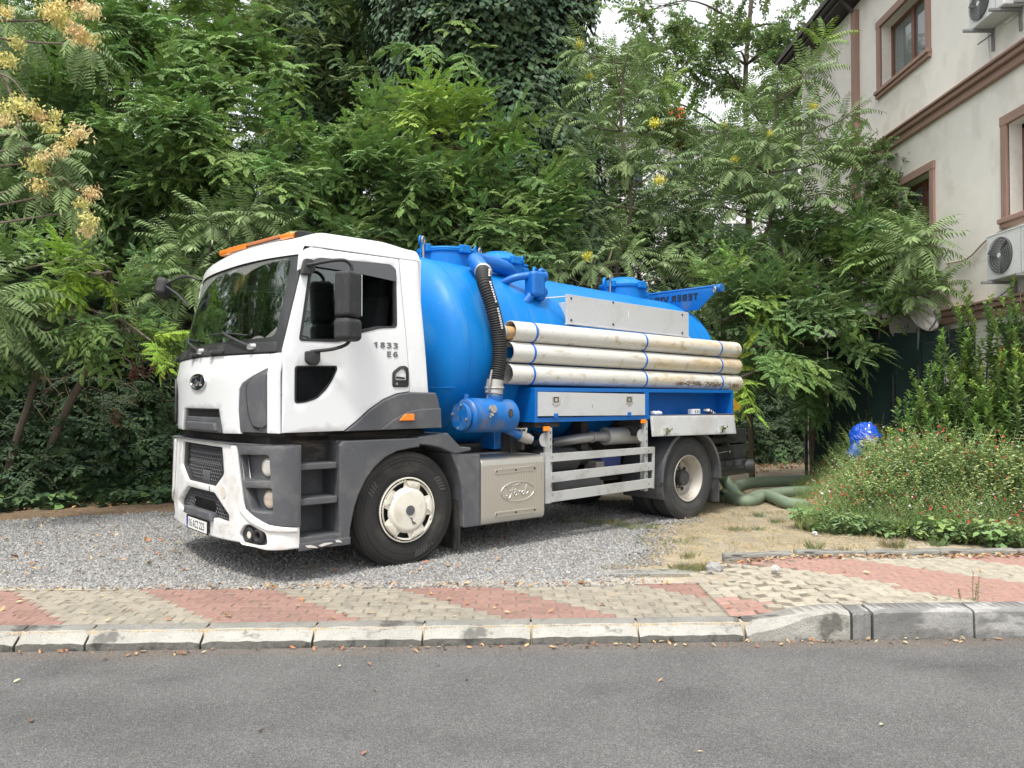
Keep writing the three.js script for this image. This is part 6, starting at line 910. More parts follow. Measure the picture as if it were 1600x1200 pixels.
// crown made of twigs on the shells of several lobes: [x, y, depth in the picture, rx, ry, rz, twigs, colour]
function lobeTwigs(lists, lobes, opt = {}) {
  const { scale = [0.8, 1.25], down = 0.25, inner = 0.35 } = opt, tips = [];
  for (const [px, py, dep, rx, ry, rz, n, col] of lobes) {
    const c = px.isVector3 ? px : at(px, py, dep); tips.push([c, Math.min(rx, ry)]);
    const clumps = []; for (let i = 0; i < Math.max(5, n / 14); i++) { const d = V(gauss(), gauss(), gauss()).normalize(); clumps.push(d.multiplyScalar(Math.pow(rnd(), 0.45))); }
    for (let i = 0; i < n; i++) {
      const k = clumps[Math.floor(rnd() * clumps.length)].clone().add(V(gauss(), gauss() * 0.8, gauss()).multiplyScalar(0.24)); if (k.length() > 1.08) k.setLength(rr(0.85, 1.08));
      const p = c.clone().add(V(k.x * rx, k.y * ry, k.z * rz)), out = V(k.x / rx, k.y / ry * 0.6, k.z / rz).normalize().add(V(rr(-0.6, 0.6), rr(-0.3, 0.5) - down * rnd(), rr(-0.6, 0.6))).normalize();
      const up = V(rr(-0.35, 0.35), 1, rr(-0.35, 0.35)).normalize(), m = place(p, out, up, rr(...scale));
      if (rnd() < 0.012) { lists[0].push([m.scale(V(0.45, 0.45, 0.45)), vary([0.24, 0.13, 0.06], 0.3)]); continue; }
      lists[Math.floor(rnd() * lists.length)].push([m, vary(col || GREEN.locust, 0.3)]);
    }
  }
  return tips;
}
function crownOf(tree, geos, lists, mat, name = 'foliage') { geos.forEach((g, i) => { if (lists[i].length) instanced(name, g, mat, lists[i], tree); }); }
function locustTree(name, label, cat, s, trunkPts, r0, lobes, opt = {}) {
  seed(s); const t = thing(name, label, cat), geos = opt.far ? locustFar : (opt.leafy ? leafy : locust), lists = geos.map(() => []), tips = lobeTwigs(lists, lobes, opt);
  const trunk = mesh('trunk', limb(trunkPts, r0, r0 * 0.45, 24, 10), opt.bark || barkM, t), c = new THREE.CatmullRomCurve3(trunkPts), br = [];
  for (const [p, r] of tips) { let best = 0, bd = 1e9; for (let k = 2; k <= 10; k++) { const q = c.getPoint(k / 10), d = q.distanceTo(p) + Math.max(0, q.y - p.y) * 1.5; if (d < bd) { bd = d; best = k / 10; } } const a = c.getPoint(best), m = a.clone().lerp(p, 0.5).add(V(rr(-0.2, 0.2), 0.15 * a.distanceTo(p), rr(-0.2, 0.2))); br.push(limb([a, m, p], r0 * 0.4, 0.012, 12, 6)); for (let k = 0; k < 5; k++) br.push(limb([m.clone().lerp(p, rr(0.2, 0.9)), p.clone().add(V(gauss() * r, gauss() * r * 0.7, gauss() * r))], 0.016, 0.005, 4, 5)); }
  br.forEach((g) => mesh('branch', g, opt.bark || barkM, t)); crownOf(t, geos, lists, opt.mat || LM); return t;
}
// tree of heaven: fronds spread from shoot ends; the large near ones are leaves of their own
function rosetteTree(name, label, cat, s, trunkPts, r0, ros, opt = {}) {
  seed(s); const t = thing(name, label, cat), lists = ailanthus.map(() => []), trunk = mesh('trunk', limb(trunkPts, r0, r0 * 0.4, 26, 10), barkM, t), c = new THREE.CatmullRomCurve3(trunkPts), fl = []; let leaves = 0;
  for (const [px, py, dep, n, sc, o = {}] of ros) {
    const p = at(px, py, dep); let best = 0, bd = 1e9; for (let k = 1; k <= 12; k++) { const q = c.getPoint(k / 12), d = q.distanceTo(p) + Math.max(0, q.y - p.y + 0.2) * 2; if (d < bd) { bd = d; best = k / 12; } }
    const a = c.getPoint(best), axis = o.axis ? V(...o.axis).normalize() : p.clone().sub(a).setY(Math.max(0.25, p.y - a.y)).normalize();
    mesh('branch', limb([a, a.clone().lerp(p, 0.55).add(V(0, -0.06 * bd, 0)), p], Math.min(0.022, Math.max(0.012, r0 * 0.42)), 0.010, 12, 6), barkM, t);
    const U = new THREE.Vector3().crossVectors(axis, Math.abs(axis.y) > 0.95 ? V(1, 0, 0) : V(0, 1, 0)).normalize(), W2 = new THREE.Vector3().crossVectors(axis, U);
    const N2 = Math.round(n * 1.3); for (let i = 0; i < N2; i++) {
      const f = i / N2, az = i * 2.39996 + rr(-0.25, 0.25), el = lerp(1.15, 0.05, Math.pow(f, 0.7)) + rr(-0.15, 0.15), out = axis.clone().multiplyScalar(Math.sin(el)).addScaledVector(U, Math.cos(el) * Math.cos(az)).addScaledVector(W2, Math.cos(el) * Math.sin(az)); out.y += opt.rise ?? 0.05;
      const b = p.clone().addScaledVector(axis, -0.32 * f * sc), k = sc * lerp(0.72, 1.05, Math.sin(Math.PI * (0.15 + 0.8 * f))) * rr(0.85, 1.12), m = place(b, out, V(rr(-0.15, 0.15), 1, rr(-0.15, 0.15)).normalize(), k), col = vary(o.col || opt.col || GREEN.ail, 0.22, 0.08), g = Math.floor(rnd() * ailanthus.length);
      if (o.own && leaves < 150) { const q = mesh('leaf', ailanthus[g], (opt.mats || ailMats)[Math.floor(rnd() * 4)], t); q.applyMatrix4(m); leaves++; } else lists[g].push([m, col]);
    }
    if (o.flower) fl.push([p.clone().add(V(...(o.flowerAt || [0, 0.08, 0.1]))), o.flower]);
  }
  crownOf(t, ailanthus, lists, LMgloss); for (const [p, k] of fl) flowerHead(t, p, k); return t;
}
const ailMats = [0.85, 1.0, 1.15, 1.35].map((k) => leafMat(GREEN.ail[0] * k, GREEN.ail[1] * k, GREEN.ail[2] * k, { clearcoat: 0.35, clearcoatRoughness: 0.3, transmission: 0.22 }));
// panicle of yellow winged fruits
const fruitG = (s) => { seed(s); const L = new Leaves(); for (let i = 0; i < 120; i++) { const d = V(gauss(), gauss() * 0.8 + 0.1, gauss()), p = d.clone().multiplyScalar(0.16), n = V(gauss(), gauss(), gauss()).normalize(), dir = V(gauss(), gauss() - 0.5, gauss()).normalize(); if (i % 5 === 0) L.stalk([V(0, -0.05, 0), p], 0.003, 0.0015); L.leaflet(p, dir, rr(0.035, 0.062), rr(0.009, 0.015), n, 0.1, DIAMOND, 0.3); } return L.geometry(); };
const fruits = [0, 1, 2].map((i) => fruitG(1600 + i)), fruitM = [[0.70, 0.58, 0.22], [0.62, 0.58, 0.20], [0.74, 0.62, 0.32], [0.68, 0.50, 0.25]].map((c) => leafMat(...c, { clearcoat: 0.05, transmission: 0.25 })), yellowM = leafMat(0.68, 0.62, 0.06, { clearcoat: 0.05 });
function flowerHead(t, p, k, mats = [yellowM]) { const m = mesh('flower_cluster', fruits[Math.floor(rnd() * 3)], mats[Math.floor(rnd() * mats.length)], t); m.position.copy(p); if (mats.length === 1) k *= 1.25; m.userData.kind = 'stuff'; m.rotation.set(rr(-0.5, 0.5), rr(0, 6), rr(-0.5, 0.5)); m.scale.set(k, k * rr(0.9, 1.2), k); }

// ---- the bank behind the lot ---------------------------------------------------------------------------------
const bankBase = (x) => { const P = [[-60, -6], [-14, -9.2], [-7.2, -11.4], [-5.5, -12.3], [-2, -14.0], [1.5, -15.6], [4.8, -17.2], [7, -19], [12, -24], [60, -50]]; for (let i = 0; i < P.length - 1; i++) if (x <= P[i + 1][0]) return lerp(P[i][1], P[i + 1][1], clamp((x - P[i][0]) / (P[i + 1][0] - P[i][0]), 0, 1)); return -50; };
const bankY = (x, z) => { const d = bankBase(x) - z; return d < 0 ? 0 : 3.6 * smooth(d, -0.4, 5.5) + 0.10 * d * smooth(d, 3, 9) + 0.25 * (fbm(x * 0.9 + 40, z * 0.9 + 90, 1000, 3, 1701) - 0.5) * smooth(d, 0, 1.5); };
const litterT = tex(512, (u, v, x, y) => { const a = fbm(u * 60, v * 24, 24, 3, 1703), b = fbm(u * 24, v * 60, 24, 3, 1705), n = fbm(u * 6, v * 6, 6, 4, 1707); let c = mixc([0.10, 0.07, 0.046], [0.20, 0.145, 0.095], n); if (a > 0.6) c = mixc(c, [0.24, 0.155, 0.085], 0.7); if (b > 0.62) c = mixc(c, [0.30, 0.20, 0.11], 0.6); return c; });
{
  const g = sheet(-60, 60, 150, (x, v) => bankBase(x) + lerp(2.5, 0.3, smooth(x, -3.5, -1)) - v * 26, 40, (x, z) => bankY(x, z) + 0.008);
  struct('bank', g, std(1, 1, 1, 0.97, { map: rep(litterT, 0.7), bumpMap: rep(litterT, 0.7), bumpScale: 0.03 }));
}
// ---------------------------------------------------------------- leafy shrub at the right: upright shoots with whorls of glossy leaves
const laurelG = [0, 1, 2].map((i) => { seed(1900 + i); const L = new Leaves(), H = 0.9, pts = []; for (let k = 0; k <= 6; k++) pts.push(V(0.05 * Math.sin(k * 0.7 + i) * k / 6, H * k / 6, 0.05 * Math.cos(k * 0.5 + i) * k / 6)); L.stalk(pts, 0.009, 0.004); const c = new THREE.CatmullRomCurve3(pts); for (let k = 0; k < 42; k++) { const t = Math.pow(k / 42, 0.85), a = k * 2.4 + rr(-0.3, 0.3), el = lerp(0.1, 1.0, t * t) + rr(-0.15, 0.25), d = V(Math.cos(a) * Math.cos(el), Math.sin(el), Math.sin(a) * Math.cos(el)); L.leaflet(c.getPoint(t), d, rr(0.09, 0.145) * (t > 0.9 ? 0.7 : 1), rr(0.021, 0.030), V(-d.x * 0.5, 1, -d.z * 0.5).normalize(), 0.15, OVAL, 0.35); } return L.geometry(); });
const laurelTip = (() => { seed(1910); const L = new Leaves(); for (let k = 0; k < 11; k++) { const a = k * 2.4, el = rr(0.5, 1.2); L.leaflet(V(0, 0.01 * k, 0), V(Math.cos(a) * Math.cos(el), Math.sin(el), Math.sin(a) * Math.cos(el)), rr(0.05, 0.08), 0.016, V(0, 1, 0.01), 0.2, OVAL, 0.35); } return L.geometry(); })();
function shrub(label, s, shoots) {
  seed(s); const t = thing('leafy_shrub', label, 'shrub'), l = laurelG.map(() => []), tips = [], st = [];
  for (const [px, py, dep, n] of shoots) { const top = at(px, py, dep), foot = V(top.x + rr(-0.15, 0.15), 0, top.z + rr(-0.1, 0.1)); const mat = []; st.push(limb([foot, foot.clone().lerp(top, 0.5).add(V(rr(-0.08, 0.08), 0, rr(-0.08, 0.08))), top], 0.014, 0.006, 10, 6));
    for (let k = 0; k < n; k++) { const f = k / n, p = top.clone().lerp(foot, f * 0.72).add(V(gauss() * (0.05 + 0.5 * f), -0.62 - 0.1 * rnd(), gauss() * (0.05 + 0.45 * f))), m = TRS(p.x, p.y, p.z, rr(-0.8, 0.8) * (0.15 + f), rr(0, 6.28), rr(-0.8, 0.8) * (0.15 + f), rr(0.7, 1.05)); l[k % 3].push([m, vary([0.14, 0.24, 0.05], 0.3)]); const tp = V(0, 0.9, 0).applyMatrix4(m); if (rnd() < 0.85) tips.push([TRS(tp.x, tp.y, tp.z, rr(-0.3, 0.3), rr(0, 6), rr(-0.3, 0.3), 1.1), vary([0.22, 0.35, 0.06], 0.3)]); } }
  st.forEach((g) => mesh('stem', g, barkM, t)); crownOf(t, laurelG, l, LMgloss, 'foliage'); instanced('new_leaves', laurelTip, LM, tips, t); return t;
}
shrub('tall glossy leaved shrub at the right edge under the air conditioner', 71, [[1512, 482, 10.6, 18], [1545, 512, 10.2, 18], [1594, 455, 9.9, 22], [1575, 500, 10.0, 20], [1560, 560, 9.8, 18], [1612, 510, 9.7, 20], [1530, 575, 10.2, 18], [1500, 560, 10.5, 16], [1590, 580, 9.6, 18]]);
shrub('lower part glossy leaved shrub in front of the green fence', 72, [[1478, 536, 10.6, 14], [1455, 562, 10.7, 12], [1462, 600, 10.4, 12], [1490, 595, 10.2, 13], [1438, 628, 10.6, 9], [1412, 640, 10.8, 7], [1510, 620, 10.0, 12], [1545, 635, 9.8, 12], [1585, 625, 9.6, 12], [1470, 640, 10.2, 10]]);
// ---------------------------------------------------------------- flowering weeds: nobody could count them
const weedG = [0, 1, 2].map((i) => { seed(2000 + i); const L = new Leaves(); for (let b = 0; b < 5; b++) { const a = b * 1.3 + i, pts = []; for (let k = 0; k <= 4; k++) { const f = k / 4; pts.push(V(Math.cos(a) * 0.22 * f * (0.4 + f), 0.75 * f * rr(0.95, 1.05), Math.sin(a) * 0.22 * f * (0.4 + f))); } L.stalk(pts, 0.0035, 0.0015); const c = new THREE.CatmullRomCurve3(pts); for (let k = 0; k < 20; k++) { const t = 0.08 + 0.9 * k / 20, q = k * 2.4, d = V(Math.cos(q), rr(0.1, 0.6), Math.sin(q)).normalize(); L.leaflet(c.getPoint(t), d, rr(0.035, 0.065) * (1.25 - 0.5 * t), rr(0.010, 0.017), V(0, 1, 0.01), 0.2, DIAMOND, 0.2); } } return L.geometry(); });
const bladeG = [0, 1].map((i) => { seed(2010 + i); const L = new Leaves(); for (let b = 0; b < 16; b++) { const a = rr(0, 6.28), r = rr(0, 0.05), ln = rr(0.25, 0.6), lean = rr(0.1, 0.5); let p = V(r * Math.cos(a), 0, r * Math.sin(a)), w = rr(0.003, 0.006); const sd = V(-Math.sin(a), 0, Math.cos(a)); for (let k = 0; k < 4; k++) { const f = (k + 1) / 4, q = p.clone().add(V(Math.cos(a) * lean * ln * f * 0.5, ln / 4 * (1 - lean * f * 0.7), Math.sin(a) * lean * ln * f * 0.5)), w2 = w * (1 - f * 0.9 + 0.05); L.tri(p.clone().addScaledVector(sd, -w), p.clone().addScaledVector(sd, w), q.clone().addScaledVector(sd, w2)); L.tri(p.clone().addScaledVector(sd, -w), q.clone().addScaledVector(sd, w2), q.clone().addScaledVector(sd, -w2)); p = q; w = w2; } } return L.geometry(); });
const petalG = (() => { seed(2020); const L = new Leaves(); for (let k = 0; k < 5; k++) { const a = k * 1.2566; L.leaflet(V(0, 0, 0), V(Math.cos(a), 0.25, Math.sin(a)).normalize(), 0.016, 0.007, V(0, 1, 0.01), 0.2, DIAMOND, 0.2); } return L.geometry(); })();
// ground plan of the weed patch
const weedEdge = (x) => -9.0 + 0.56 * (x - 3.3) + 0.35 * (fbm(x * 1.6 + 20, 9, 1000, 3, 2031) - 0.5);
const weedH = (x, z) => { const e = clamp((weedEdge(x) - z) / 2.0, 0, 1), l = clamp((x - (3.3 + Math.max(0, -z - 9.0) * 0.36)) / 1.9, 0, 1); return e <= 0 || l <= 0 ? -1 : Math.min(e, l); };
{
  seed(75); const wl = weedG.map(() => []), bl = bladeG.map(() => []), fl = [], wf = [];
  for (let i = 0; i < 11000; i++) {
    const depth = rr(7.4, 13.4), x = rr(0.27, 0.74) * depth, z = -depth; if (x > 6.85) continue; const k = weedH(x, z) + rr(-0.05, 0.08); if (k <= 0.02) continue;
    const dens = fbm(x * 1.4 + 10, z * 1.4 + 60, 1000, 3, 2041), h = (0.16 + 0.66 * smooth(k, 0, 0.85)) * (0.35 + 1.25 * dens);
    if (rnd() < 0.50 + 0.42 * (1 - smooth(k, 0.02, 0.5))) { wl[i % 3].push([TRS(x, 0, z, rr(-0.2, 0.2), rr(0, 6), rr(-0.2, 0.2), h / 0.75 * rr(0.8, 1.15)), vary(rnd() < 0.3 ? [0.36, 0.45, 0.16] : [0.23, 0.35, 0.10], 0.3)]);
      if (rnd() < 0.45 && k > 0.2) for (let j = 0; j < 3; j++) (rnd() < 0.72 ? fl : wf).push([TRS(x + gauss() * 0.2, h * rr(0.72, 1.12), z + gauss() * 0.2, rr(-1, 1), rr(0, 6), rr(-1, 1), rr(0.7, 1.35)), null]); }
    else bl[i % 2].push([TRS(x, 0, z, 0, rr(0, 6), 0, (0.3 + 1.15 * h) * rr(0.6, 1.15)), vary(rnd() < 0.35 ? [0.44, 0.45, 0.20] : [0.28, 0.40, 0.12], 0.3)]);
  }
  const nl = groundIvy.map(() => []); for (let i = 0; i < 170; i++) { const x = rr(3.2, 6.2), z = weedEdge(x) - Math.abs(gauss()) * 0.55; if (x < 3.3 + Math.max(0, -z - 9) * 0.36) continue; nl[i % 3].push([TRS(x, rr(0, 0.16), z, 0, rr(0, 6), 0, rr(0.35, 0.8)), vary([0.19, 0.30, 0.09], 0.35)]); } groundIvy.forEach((g, i) => tag(instanced('broad_leaved_weeds', g, LM, nl[i]), 'broad leaved low weeds at the front edge of the flowering weeds', 'weeds', null, 'stuff'));
  weedG.forEach((g, i) => tag(instanced('weeds', g, LM, wl[i]), 'knee high green weeds growing right of the hoses', 'weeds', null, 'stuff')); bladeG.forEach((g, i) => tag(instanced('tall_grass', g, LM, bl[i]), 'tall grass blades among the flowering weeds', 'grass', null, 'stuff'));
  tag(instanced('red_flowers', petalG, leafMat(0.50, 0.035, 0.03, { clearcoat: 0 }), fl), 'small red flowers on the weeds', 'flowers', null, 'stuff'); tag(instanced('white_flowers', petalG, leafMat(0.72, 0.66, 0.66, { clearcoat: 0 }), wf), 'small white flowers on the weeds', 'flowers', null, 'stuff');
}
// ---------------------------------------------------------------- thin grass on the dry earth and in the joints
const tuftG = [0, 1, 2].map((i) => { seed(2100 + i); const L = new Leaves(); for (let b = 0; b < 22; b++) { const a = rr(0, 6.28), r = rr(0, 0.06), ln = rr(0.04, 0.13), p = V(r * Math.cos(a), 0, r * Math.sin(a)), d = V(Math.cos(a) * rr(0.2, 0.9), 1, Math.sin(a) * rr(0.2, 0.9)).normalize(); L.leaflet(p, d, ln, 0.0028, V(Math.cos(a + 1.57), 0, Math.sin(a + 1.57)), 0.15, DIAMOND, 0.1); } return L.geometry(); });
const strawG = (() => { seed(2110); const L = new Leaves(); for (let b = 0; b < 16; b++) { const p = V(rr(-0.1, 0.1), rr(0.002, 0.012), rr(-0.1, 0.1)), a = rr(0, 6.28), d = V(Math.cos(a), rr(-0.05, 0.2), Math.sin(a)).normalize(); L.leaflet(p, d, rr(0.03, 0.09), 0.0016, V(0, 1, 0), 0.1, DIAMOND, 0.1); } return L.geometry(); })();
{
  seed(81); const gl = tuftG.map(() => []), sl = [];
  const P = (px, py) => { const d = at(px, py, 1).sub(camera.position), t = -1.55 / d.y; return camera.position.clone().addScaledVector(d, t); };
  for (const [px, py, n, sp, g] of [[960, 822, 60, 0.34, 1], [1000, 828, 26, 0.25, 1], [905, 818, 14, 0.2, 1], [1130, 785, 60, 0.22, 2], [1118, 772, 40, 0.16, 2], [1185, 808, 10, 0.12, 1], [1215, 818, 10, 0.12, 1], [1150, 830, 14, 0.16, 0.8], [1185, 829, 10, 0.14, 0.8], [1075, 893, 44, 0.12, 1], [1100, 893, 26, 0.1, 1], [1075, 872, 12, 0.1, 0.9], [1170, 880, 8, 0.05, 1.2], [1272, 868, 7, 0.04, 1.3], [1395, 857, 12, 0.08, 1.5], [1465, 862, 10, 0.08, 1.2], [1490, 876, 12, 0.08, 0.8], [1320, 872, 6, 0.05, 0.8], [1000, 845, 20, 0.5, 0.7], [1080, 850, 20, 0.4, 0.7]])
    for (let i = 0; i < n; i++) { const p = P(px, py); gl[i % 3].push([TRS(p.x + gauss() * sp * 1.3, (px > 1260 && py > 860 ? 0.05 : 0.0), p.z + gauss() * sp, 0, rr(0, 6), 0, g * rr(0.4, 0.95)), vary(rnd() < 0.45 ? [0.30, 0.26, 0.12] : [0.14, 0.21, 0.07], 0.3)]); }
  for (let i = 0; i < 6000; i++) { const depth = rr(6.6, 13), x = rr(0.03, 0.52) * depth, z = -depth; if (gravMask(x, z) && rnd() < 0.85) continue; if (z > kerbZ(x) - 1.95 && x > 1.7) continue; sl.push([TRS(x, 0.003, z, 0, rr(0, 6), 0, rr(0.8, 1.6)), vary(rnd() < 0.6 ? [0.52, 0.44, 0.27] : [0.44, 0.39, 0.30], 0.3)]); if (i % 7 === 0) gl[i % 3].push([TRS(x, 0, z, 0, rr(0, 6), 0, rr(0.3, 0.7)), vary([0.44, 0.38, 0.22], 0.3)]); }
  tuftG.forEach((g, i) => tag(instanced('short_grass', g, LM, gl[i]), 'short thin grass growing on the dry earth and in the joints', 'grass', null, 'stuff'));
  tag(instanced('straw', strawG, std(1, 1, 1, 0.9), sl), 'pale dry straw scattered on the earth right of the gravel', 'straw', null, 'stuff');
}
// single weeds standing on the pavement edge
{
  seed(82); const t = thing('kerb_weed', 'thin upright weed sprouting at the kerb edge of the raised pavement', 'plant', [3.33, 0.095, -5.58]);
  for (const [dx, h] of [[0, 0.21], [0.035, 0.17], [-0.09, 0.08], [0.02, 0.12]]) { const L = new Leaves(), top = V(dx * 1.2, h, 0.01); L.stalk([V(dx, 0, 0), V(dx * 1.1, h * 0.5, 0), top], 0.003, 0.0015); for (let k = 0; k < 18; k++) { const a = k * 2.4; L.leaflet(V(dx, 0, 0).lerp(top, 0.15 + 0.85 * k / 18), V(Math.cos(a), 1.6, Math.sin(a)).normalize(), rr(0.012, 0.026), 0.003, V(-Math.sin(a), 0, Math.cos(a)), 0.1, DIAMOND, 0.2); } mesh('stem', L.geometry(), leafMat(0.17, 0.19, 0.07), t); }
  const L = new Leaves(); for (let k = 0; k < 26; k++) { const a = rr(0, 6.28), r = rr(0, 0.14); L.leaflet(V(r * Math.cos(a) * 1.3, 0.004, r * Math.sin(a) * 0.3), V(Math.cos(a), rr(0.2, 0.9), Math.sin(a)).normalize(), rr(0.02, 0.05), 0.005, V(0, 1, 0.01), 0.3, DIAMOND, 0.2); } mesh('leaf_rosette', L.geometry(), leafMat(0.16, 0.20, 0.06), t);
}
// ---------------------------------------------------------------- fallen leaves and litter
{
  const leafG = [0, 1, 2].map((i) => { seed(2200 + i); const L = new Leaves(); L.leaflet(V(-0.03, 0.004, 0), V(1, 0.12, 0).normalize(), 0.065, 0.016, V(rr(-0.3, 0.3), 1, rr(-0.3, 0.3)).normalize(), -0.15, LANCE, 0.5); return L.geometry(); });
  const cols = [[0.30, 0.15, 0.075], [0.38, 0.25, 0.13], [0.48, 0.38, 0.22], [0.25, 0.12, 0.07], [0.42, 0.29, 0.17]]; seed(91); const l = leafG.map(() => []);
  const drop = (x, y, z, s = 1) => l[Math.floor(rnd() * 3)].push([TRS(x, y + 0.004, z, rr(-0.4, 0.4), rr(0, 6.28), rr(-0.4, 0.4), s * rr(0.6, 1.2)), vary(cols[Math.floor(rnd() * cols.length)], 0.25)]);
  for (let i = 0; i < 190; i++) { const x = rr(-4.6, 4.6); drop(x, -0.1, kerbZ(x) + 0.02 + Math.abs(gauss()) * 0.16, 0.62); }        // in the gutter
  for (let i = 0; i < 22; i++) { const x = rr(-3, 3.4), z = -rr(2.2, 5); drop(x, -0.1, z, 0.6); }
  for (let i = 0; i < 330; i++) { const x = rr(-5, 5.2), d = rnd() < 0.6 ? 1.15 + gauss() * 0.12 : rr(0.2, 1.2); if (x > 1.6 && d < 1.3 && rnd() < 0.9) continue; drop(x, paveY(x) + (d > 1.1 ? 0 : 0.002), kerbZ(x) - d, 0.75); }
  for (let i = 0; i < 420; i++) { const dp = rr(6.6, 11.2), x = rr(-0.70, -0.0) * dp; drop(x, 0.03, -dp, rnd() < 0.3 ? 1.2 : 0.8); }
  for (let i = 0; i < 2600; i++) { const x = rr(-10, -2.4), z = bankBase(x) + rr(-0.6, 1.1); drop(x, 0.012 + Math.max(0, bankY(x, z)), z, 1.0); }
  for (let i = 0; i < 1500; i++) { const x = rr(1.5, 7), z = bankBase(x) + rr(-1.5, 1.6); drop(x, 0.012 + Math.max(0, bankY(x, z)), z, 1.2); }
  for (let i = 0; i < 320; i++) { const x = rr(1.6, 5), d = 1.72 + gauss() * 0.12; drop(x, paveY(x), kerbZ(x) - d, 0.8); }
  leafG.forEach((g, i) => tag(instanced('fallen_leaves', g, std(1, 1, 1, 0.85), l[i]), 'dry brown fallen leaves along the kerb, the pavement and the lot', 'leaves', null, 'stuff'));
  // silt between pavement and gravel
  const g = sheet(-8, 1.9, 120, (x, v) => { const a = kerbZ(x) - 1.12 + 0.05 * (fbm(x * 4 + 50, 2, 1000, 3, 2301) - 0.5), b = kerbZ(x) - 1.27 - 0.16 * (fbm(x * 2.2 + 20, 4, 1000, 3, 2303)); return lerp(a, b, v); }, 3, (x, z) => Math.max(paveY(x) - 0.004, 0) + 0.006);
  struct('silt', g, std(1, 1, 1, 0.96, { map: rep(soilT, 1 / 2), bumpMap: rep(soilB, 1 / 2), bumpScale: 0.01 }));
}
// ---- individual trees, from the left edge of the photograph to the right -----------------------------------------
const G = (px, dep) => { const p = at(px, 620, dep); return V(p.x, bankY(p.x, p.z) - 0.15, p.z); };   // foot of a trunk
const GB = GREEN;
// far backdrop trees that close the view above the bank
locustTree('background_tree', 'tall loose tree far behind the locusts at the upper left', 'tree', 1, [G(330, 22), at(335, 300, 22), at(340, 60, 22), at(350, -150, 22)], 0.22, [[300, 60, 21, 2.4, 1.7, 1.6, 150, GB.back], [420, 40, 22, 1.8, 1.5, 1.3, 60, GB.back], [420, 200, 21, 1.2, 0.9, 1.2, 40, GB.back], [240, -60, 21, 2.6, 1.6, 1.5, 140, GB.back], [470, -70, 22, 2, 1.4, 1.2, 90, GB.back]], { leafy: true, scale: [1.1, 1.8] });
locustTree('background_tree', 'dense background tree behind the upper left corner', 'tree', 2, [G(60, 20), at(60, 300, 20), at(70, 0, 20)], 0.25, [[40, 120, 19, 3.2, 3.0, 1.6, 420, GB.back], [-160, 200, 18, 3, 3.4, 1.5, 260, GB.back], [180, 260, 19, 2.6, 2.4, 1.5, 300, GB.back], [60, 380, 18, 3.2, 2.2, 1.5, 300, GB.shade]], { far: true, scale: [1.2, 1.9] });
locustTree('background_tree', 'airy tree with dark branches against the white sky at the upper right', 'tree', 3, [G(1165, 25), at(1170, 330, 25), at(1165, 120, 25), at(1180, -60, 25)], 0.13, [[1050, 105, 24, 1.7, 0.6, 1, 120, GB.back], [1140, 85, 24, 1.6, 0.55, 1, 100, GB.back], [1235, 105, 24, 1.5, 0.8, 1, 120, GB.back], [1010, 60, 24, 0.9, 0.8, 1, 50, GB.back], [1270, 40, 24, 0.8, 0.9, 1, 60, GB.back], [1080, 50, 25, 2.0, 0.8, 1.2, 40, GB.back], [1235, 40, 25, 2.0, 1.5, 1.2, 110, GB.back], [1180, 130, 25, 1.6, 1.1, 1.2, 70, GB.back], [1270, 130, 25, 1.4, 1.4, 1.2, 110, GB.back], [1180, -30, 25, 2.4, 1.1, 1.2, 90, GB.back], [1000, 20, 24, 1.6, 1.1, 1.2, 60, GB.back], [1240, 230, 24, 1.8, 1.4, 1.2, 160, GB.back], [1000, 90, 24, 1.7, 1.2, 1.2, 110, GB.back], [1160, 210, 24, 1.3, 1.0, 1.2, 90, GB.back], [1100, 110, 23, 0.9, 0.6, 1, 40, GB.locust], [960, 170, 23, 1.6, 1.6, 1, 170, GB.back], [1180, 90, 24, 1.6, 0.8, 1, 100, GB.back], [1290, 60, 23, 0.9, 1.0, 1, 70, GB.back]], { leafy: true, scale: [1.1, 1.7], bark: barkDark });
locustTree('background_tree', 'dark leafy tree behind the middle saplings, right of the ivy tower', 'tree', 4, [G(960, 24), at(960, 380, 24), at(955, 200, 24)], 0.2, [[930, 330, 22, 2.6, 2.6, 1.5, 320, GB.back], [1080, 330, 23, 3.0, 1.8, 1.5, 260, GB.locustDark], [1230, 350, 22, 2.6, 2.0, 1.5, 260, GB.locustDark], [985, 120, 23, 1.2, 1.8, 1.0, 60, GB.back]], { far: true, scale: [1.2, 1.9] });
locustTree('background_tree', 'dark tree filling the gap below the left ivy column', 'tree', 5, [G(480, 21), at(480, 430, 21), at(480, 250, 21)], 0.2, [[470, 330, 20, 2.4, 2.2, 1.4, 300, GB.shade], [640, 330, 20, 2.4, 2.4, 1.4, 260, GB.shade], [820, 380, 20, 2.4, 2.0, 1.4, 240, GB.shade]], { far: true, scale: [1.2, 1.8] });
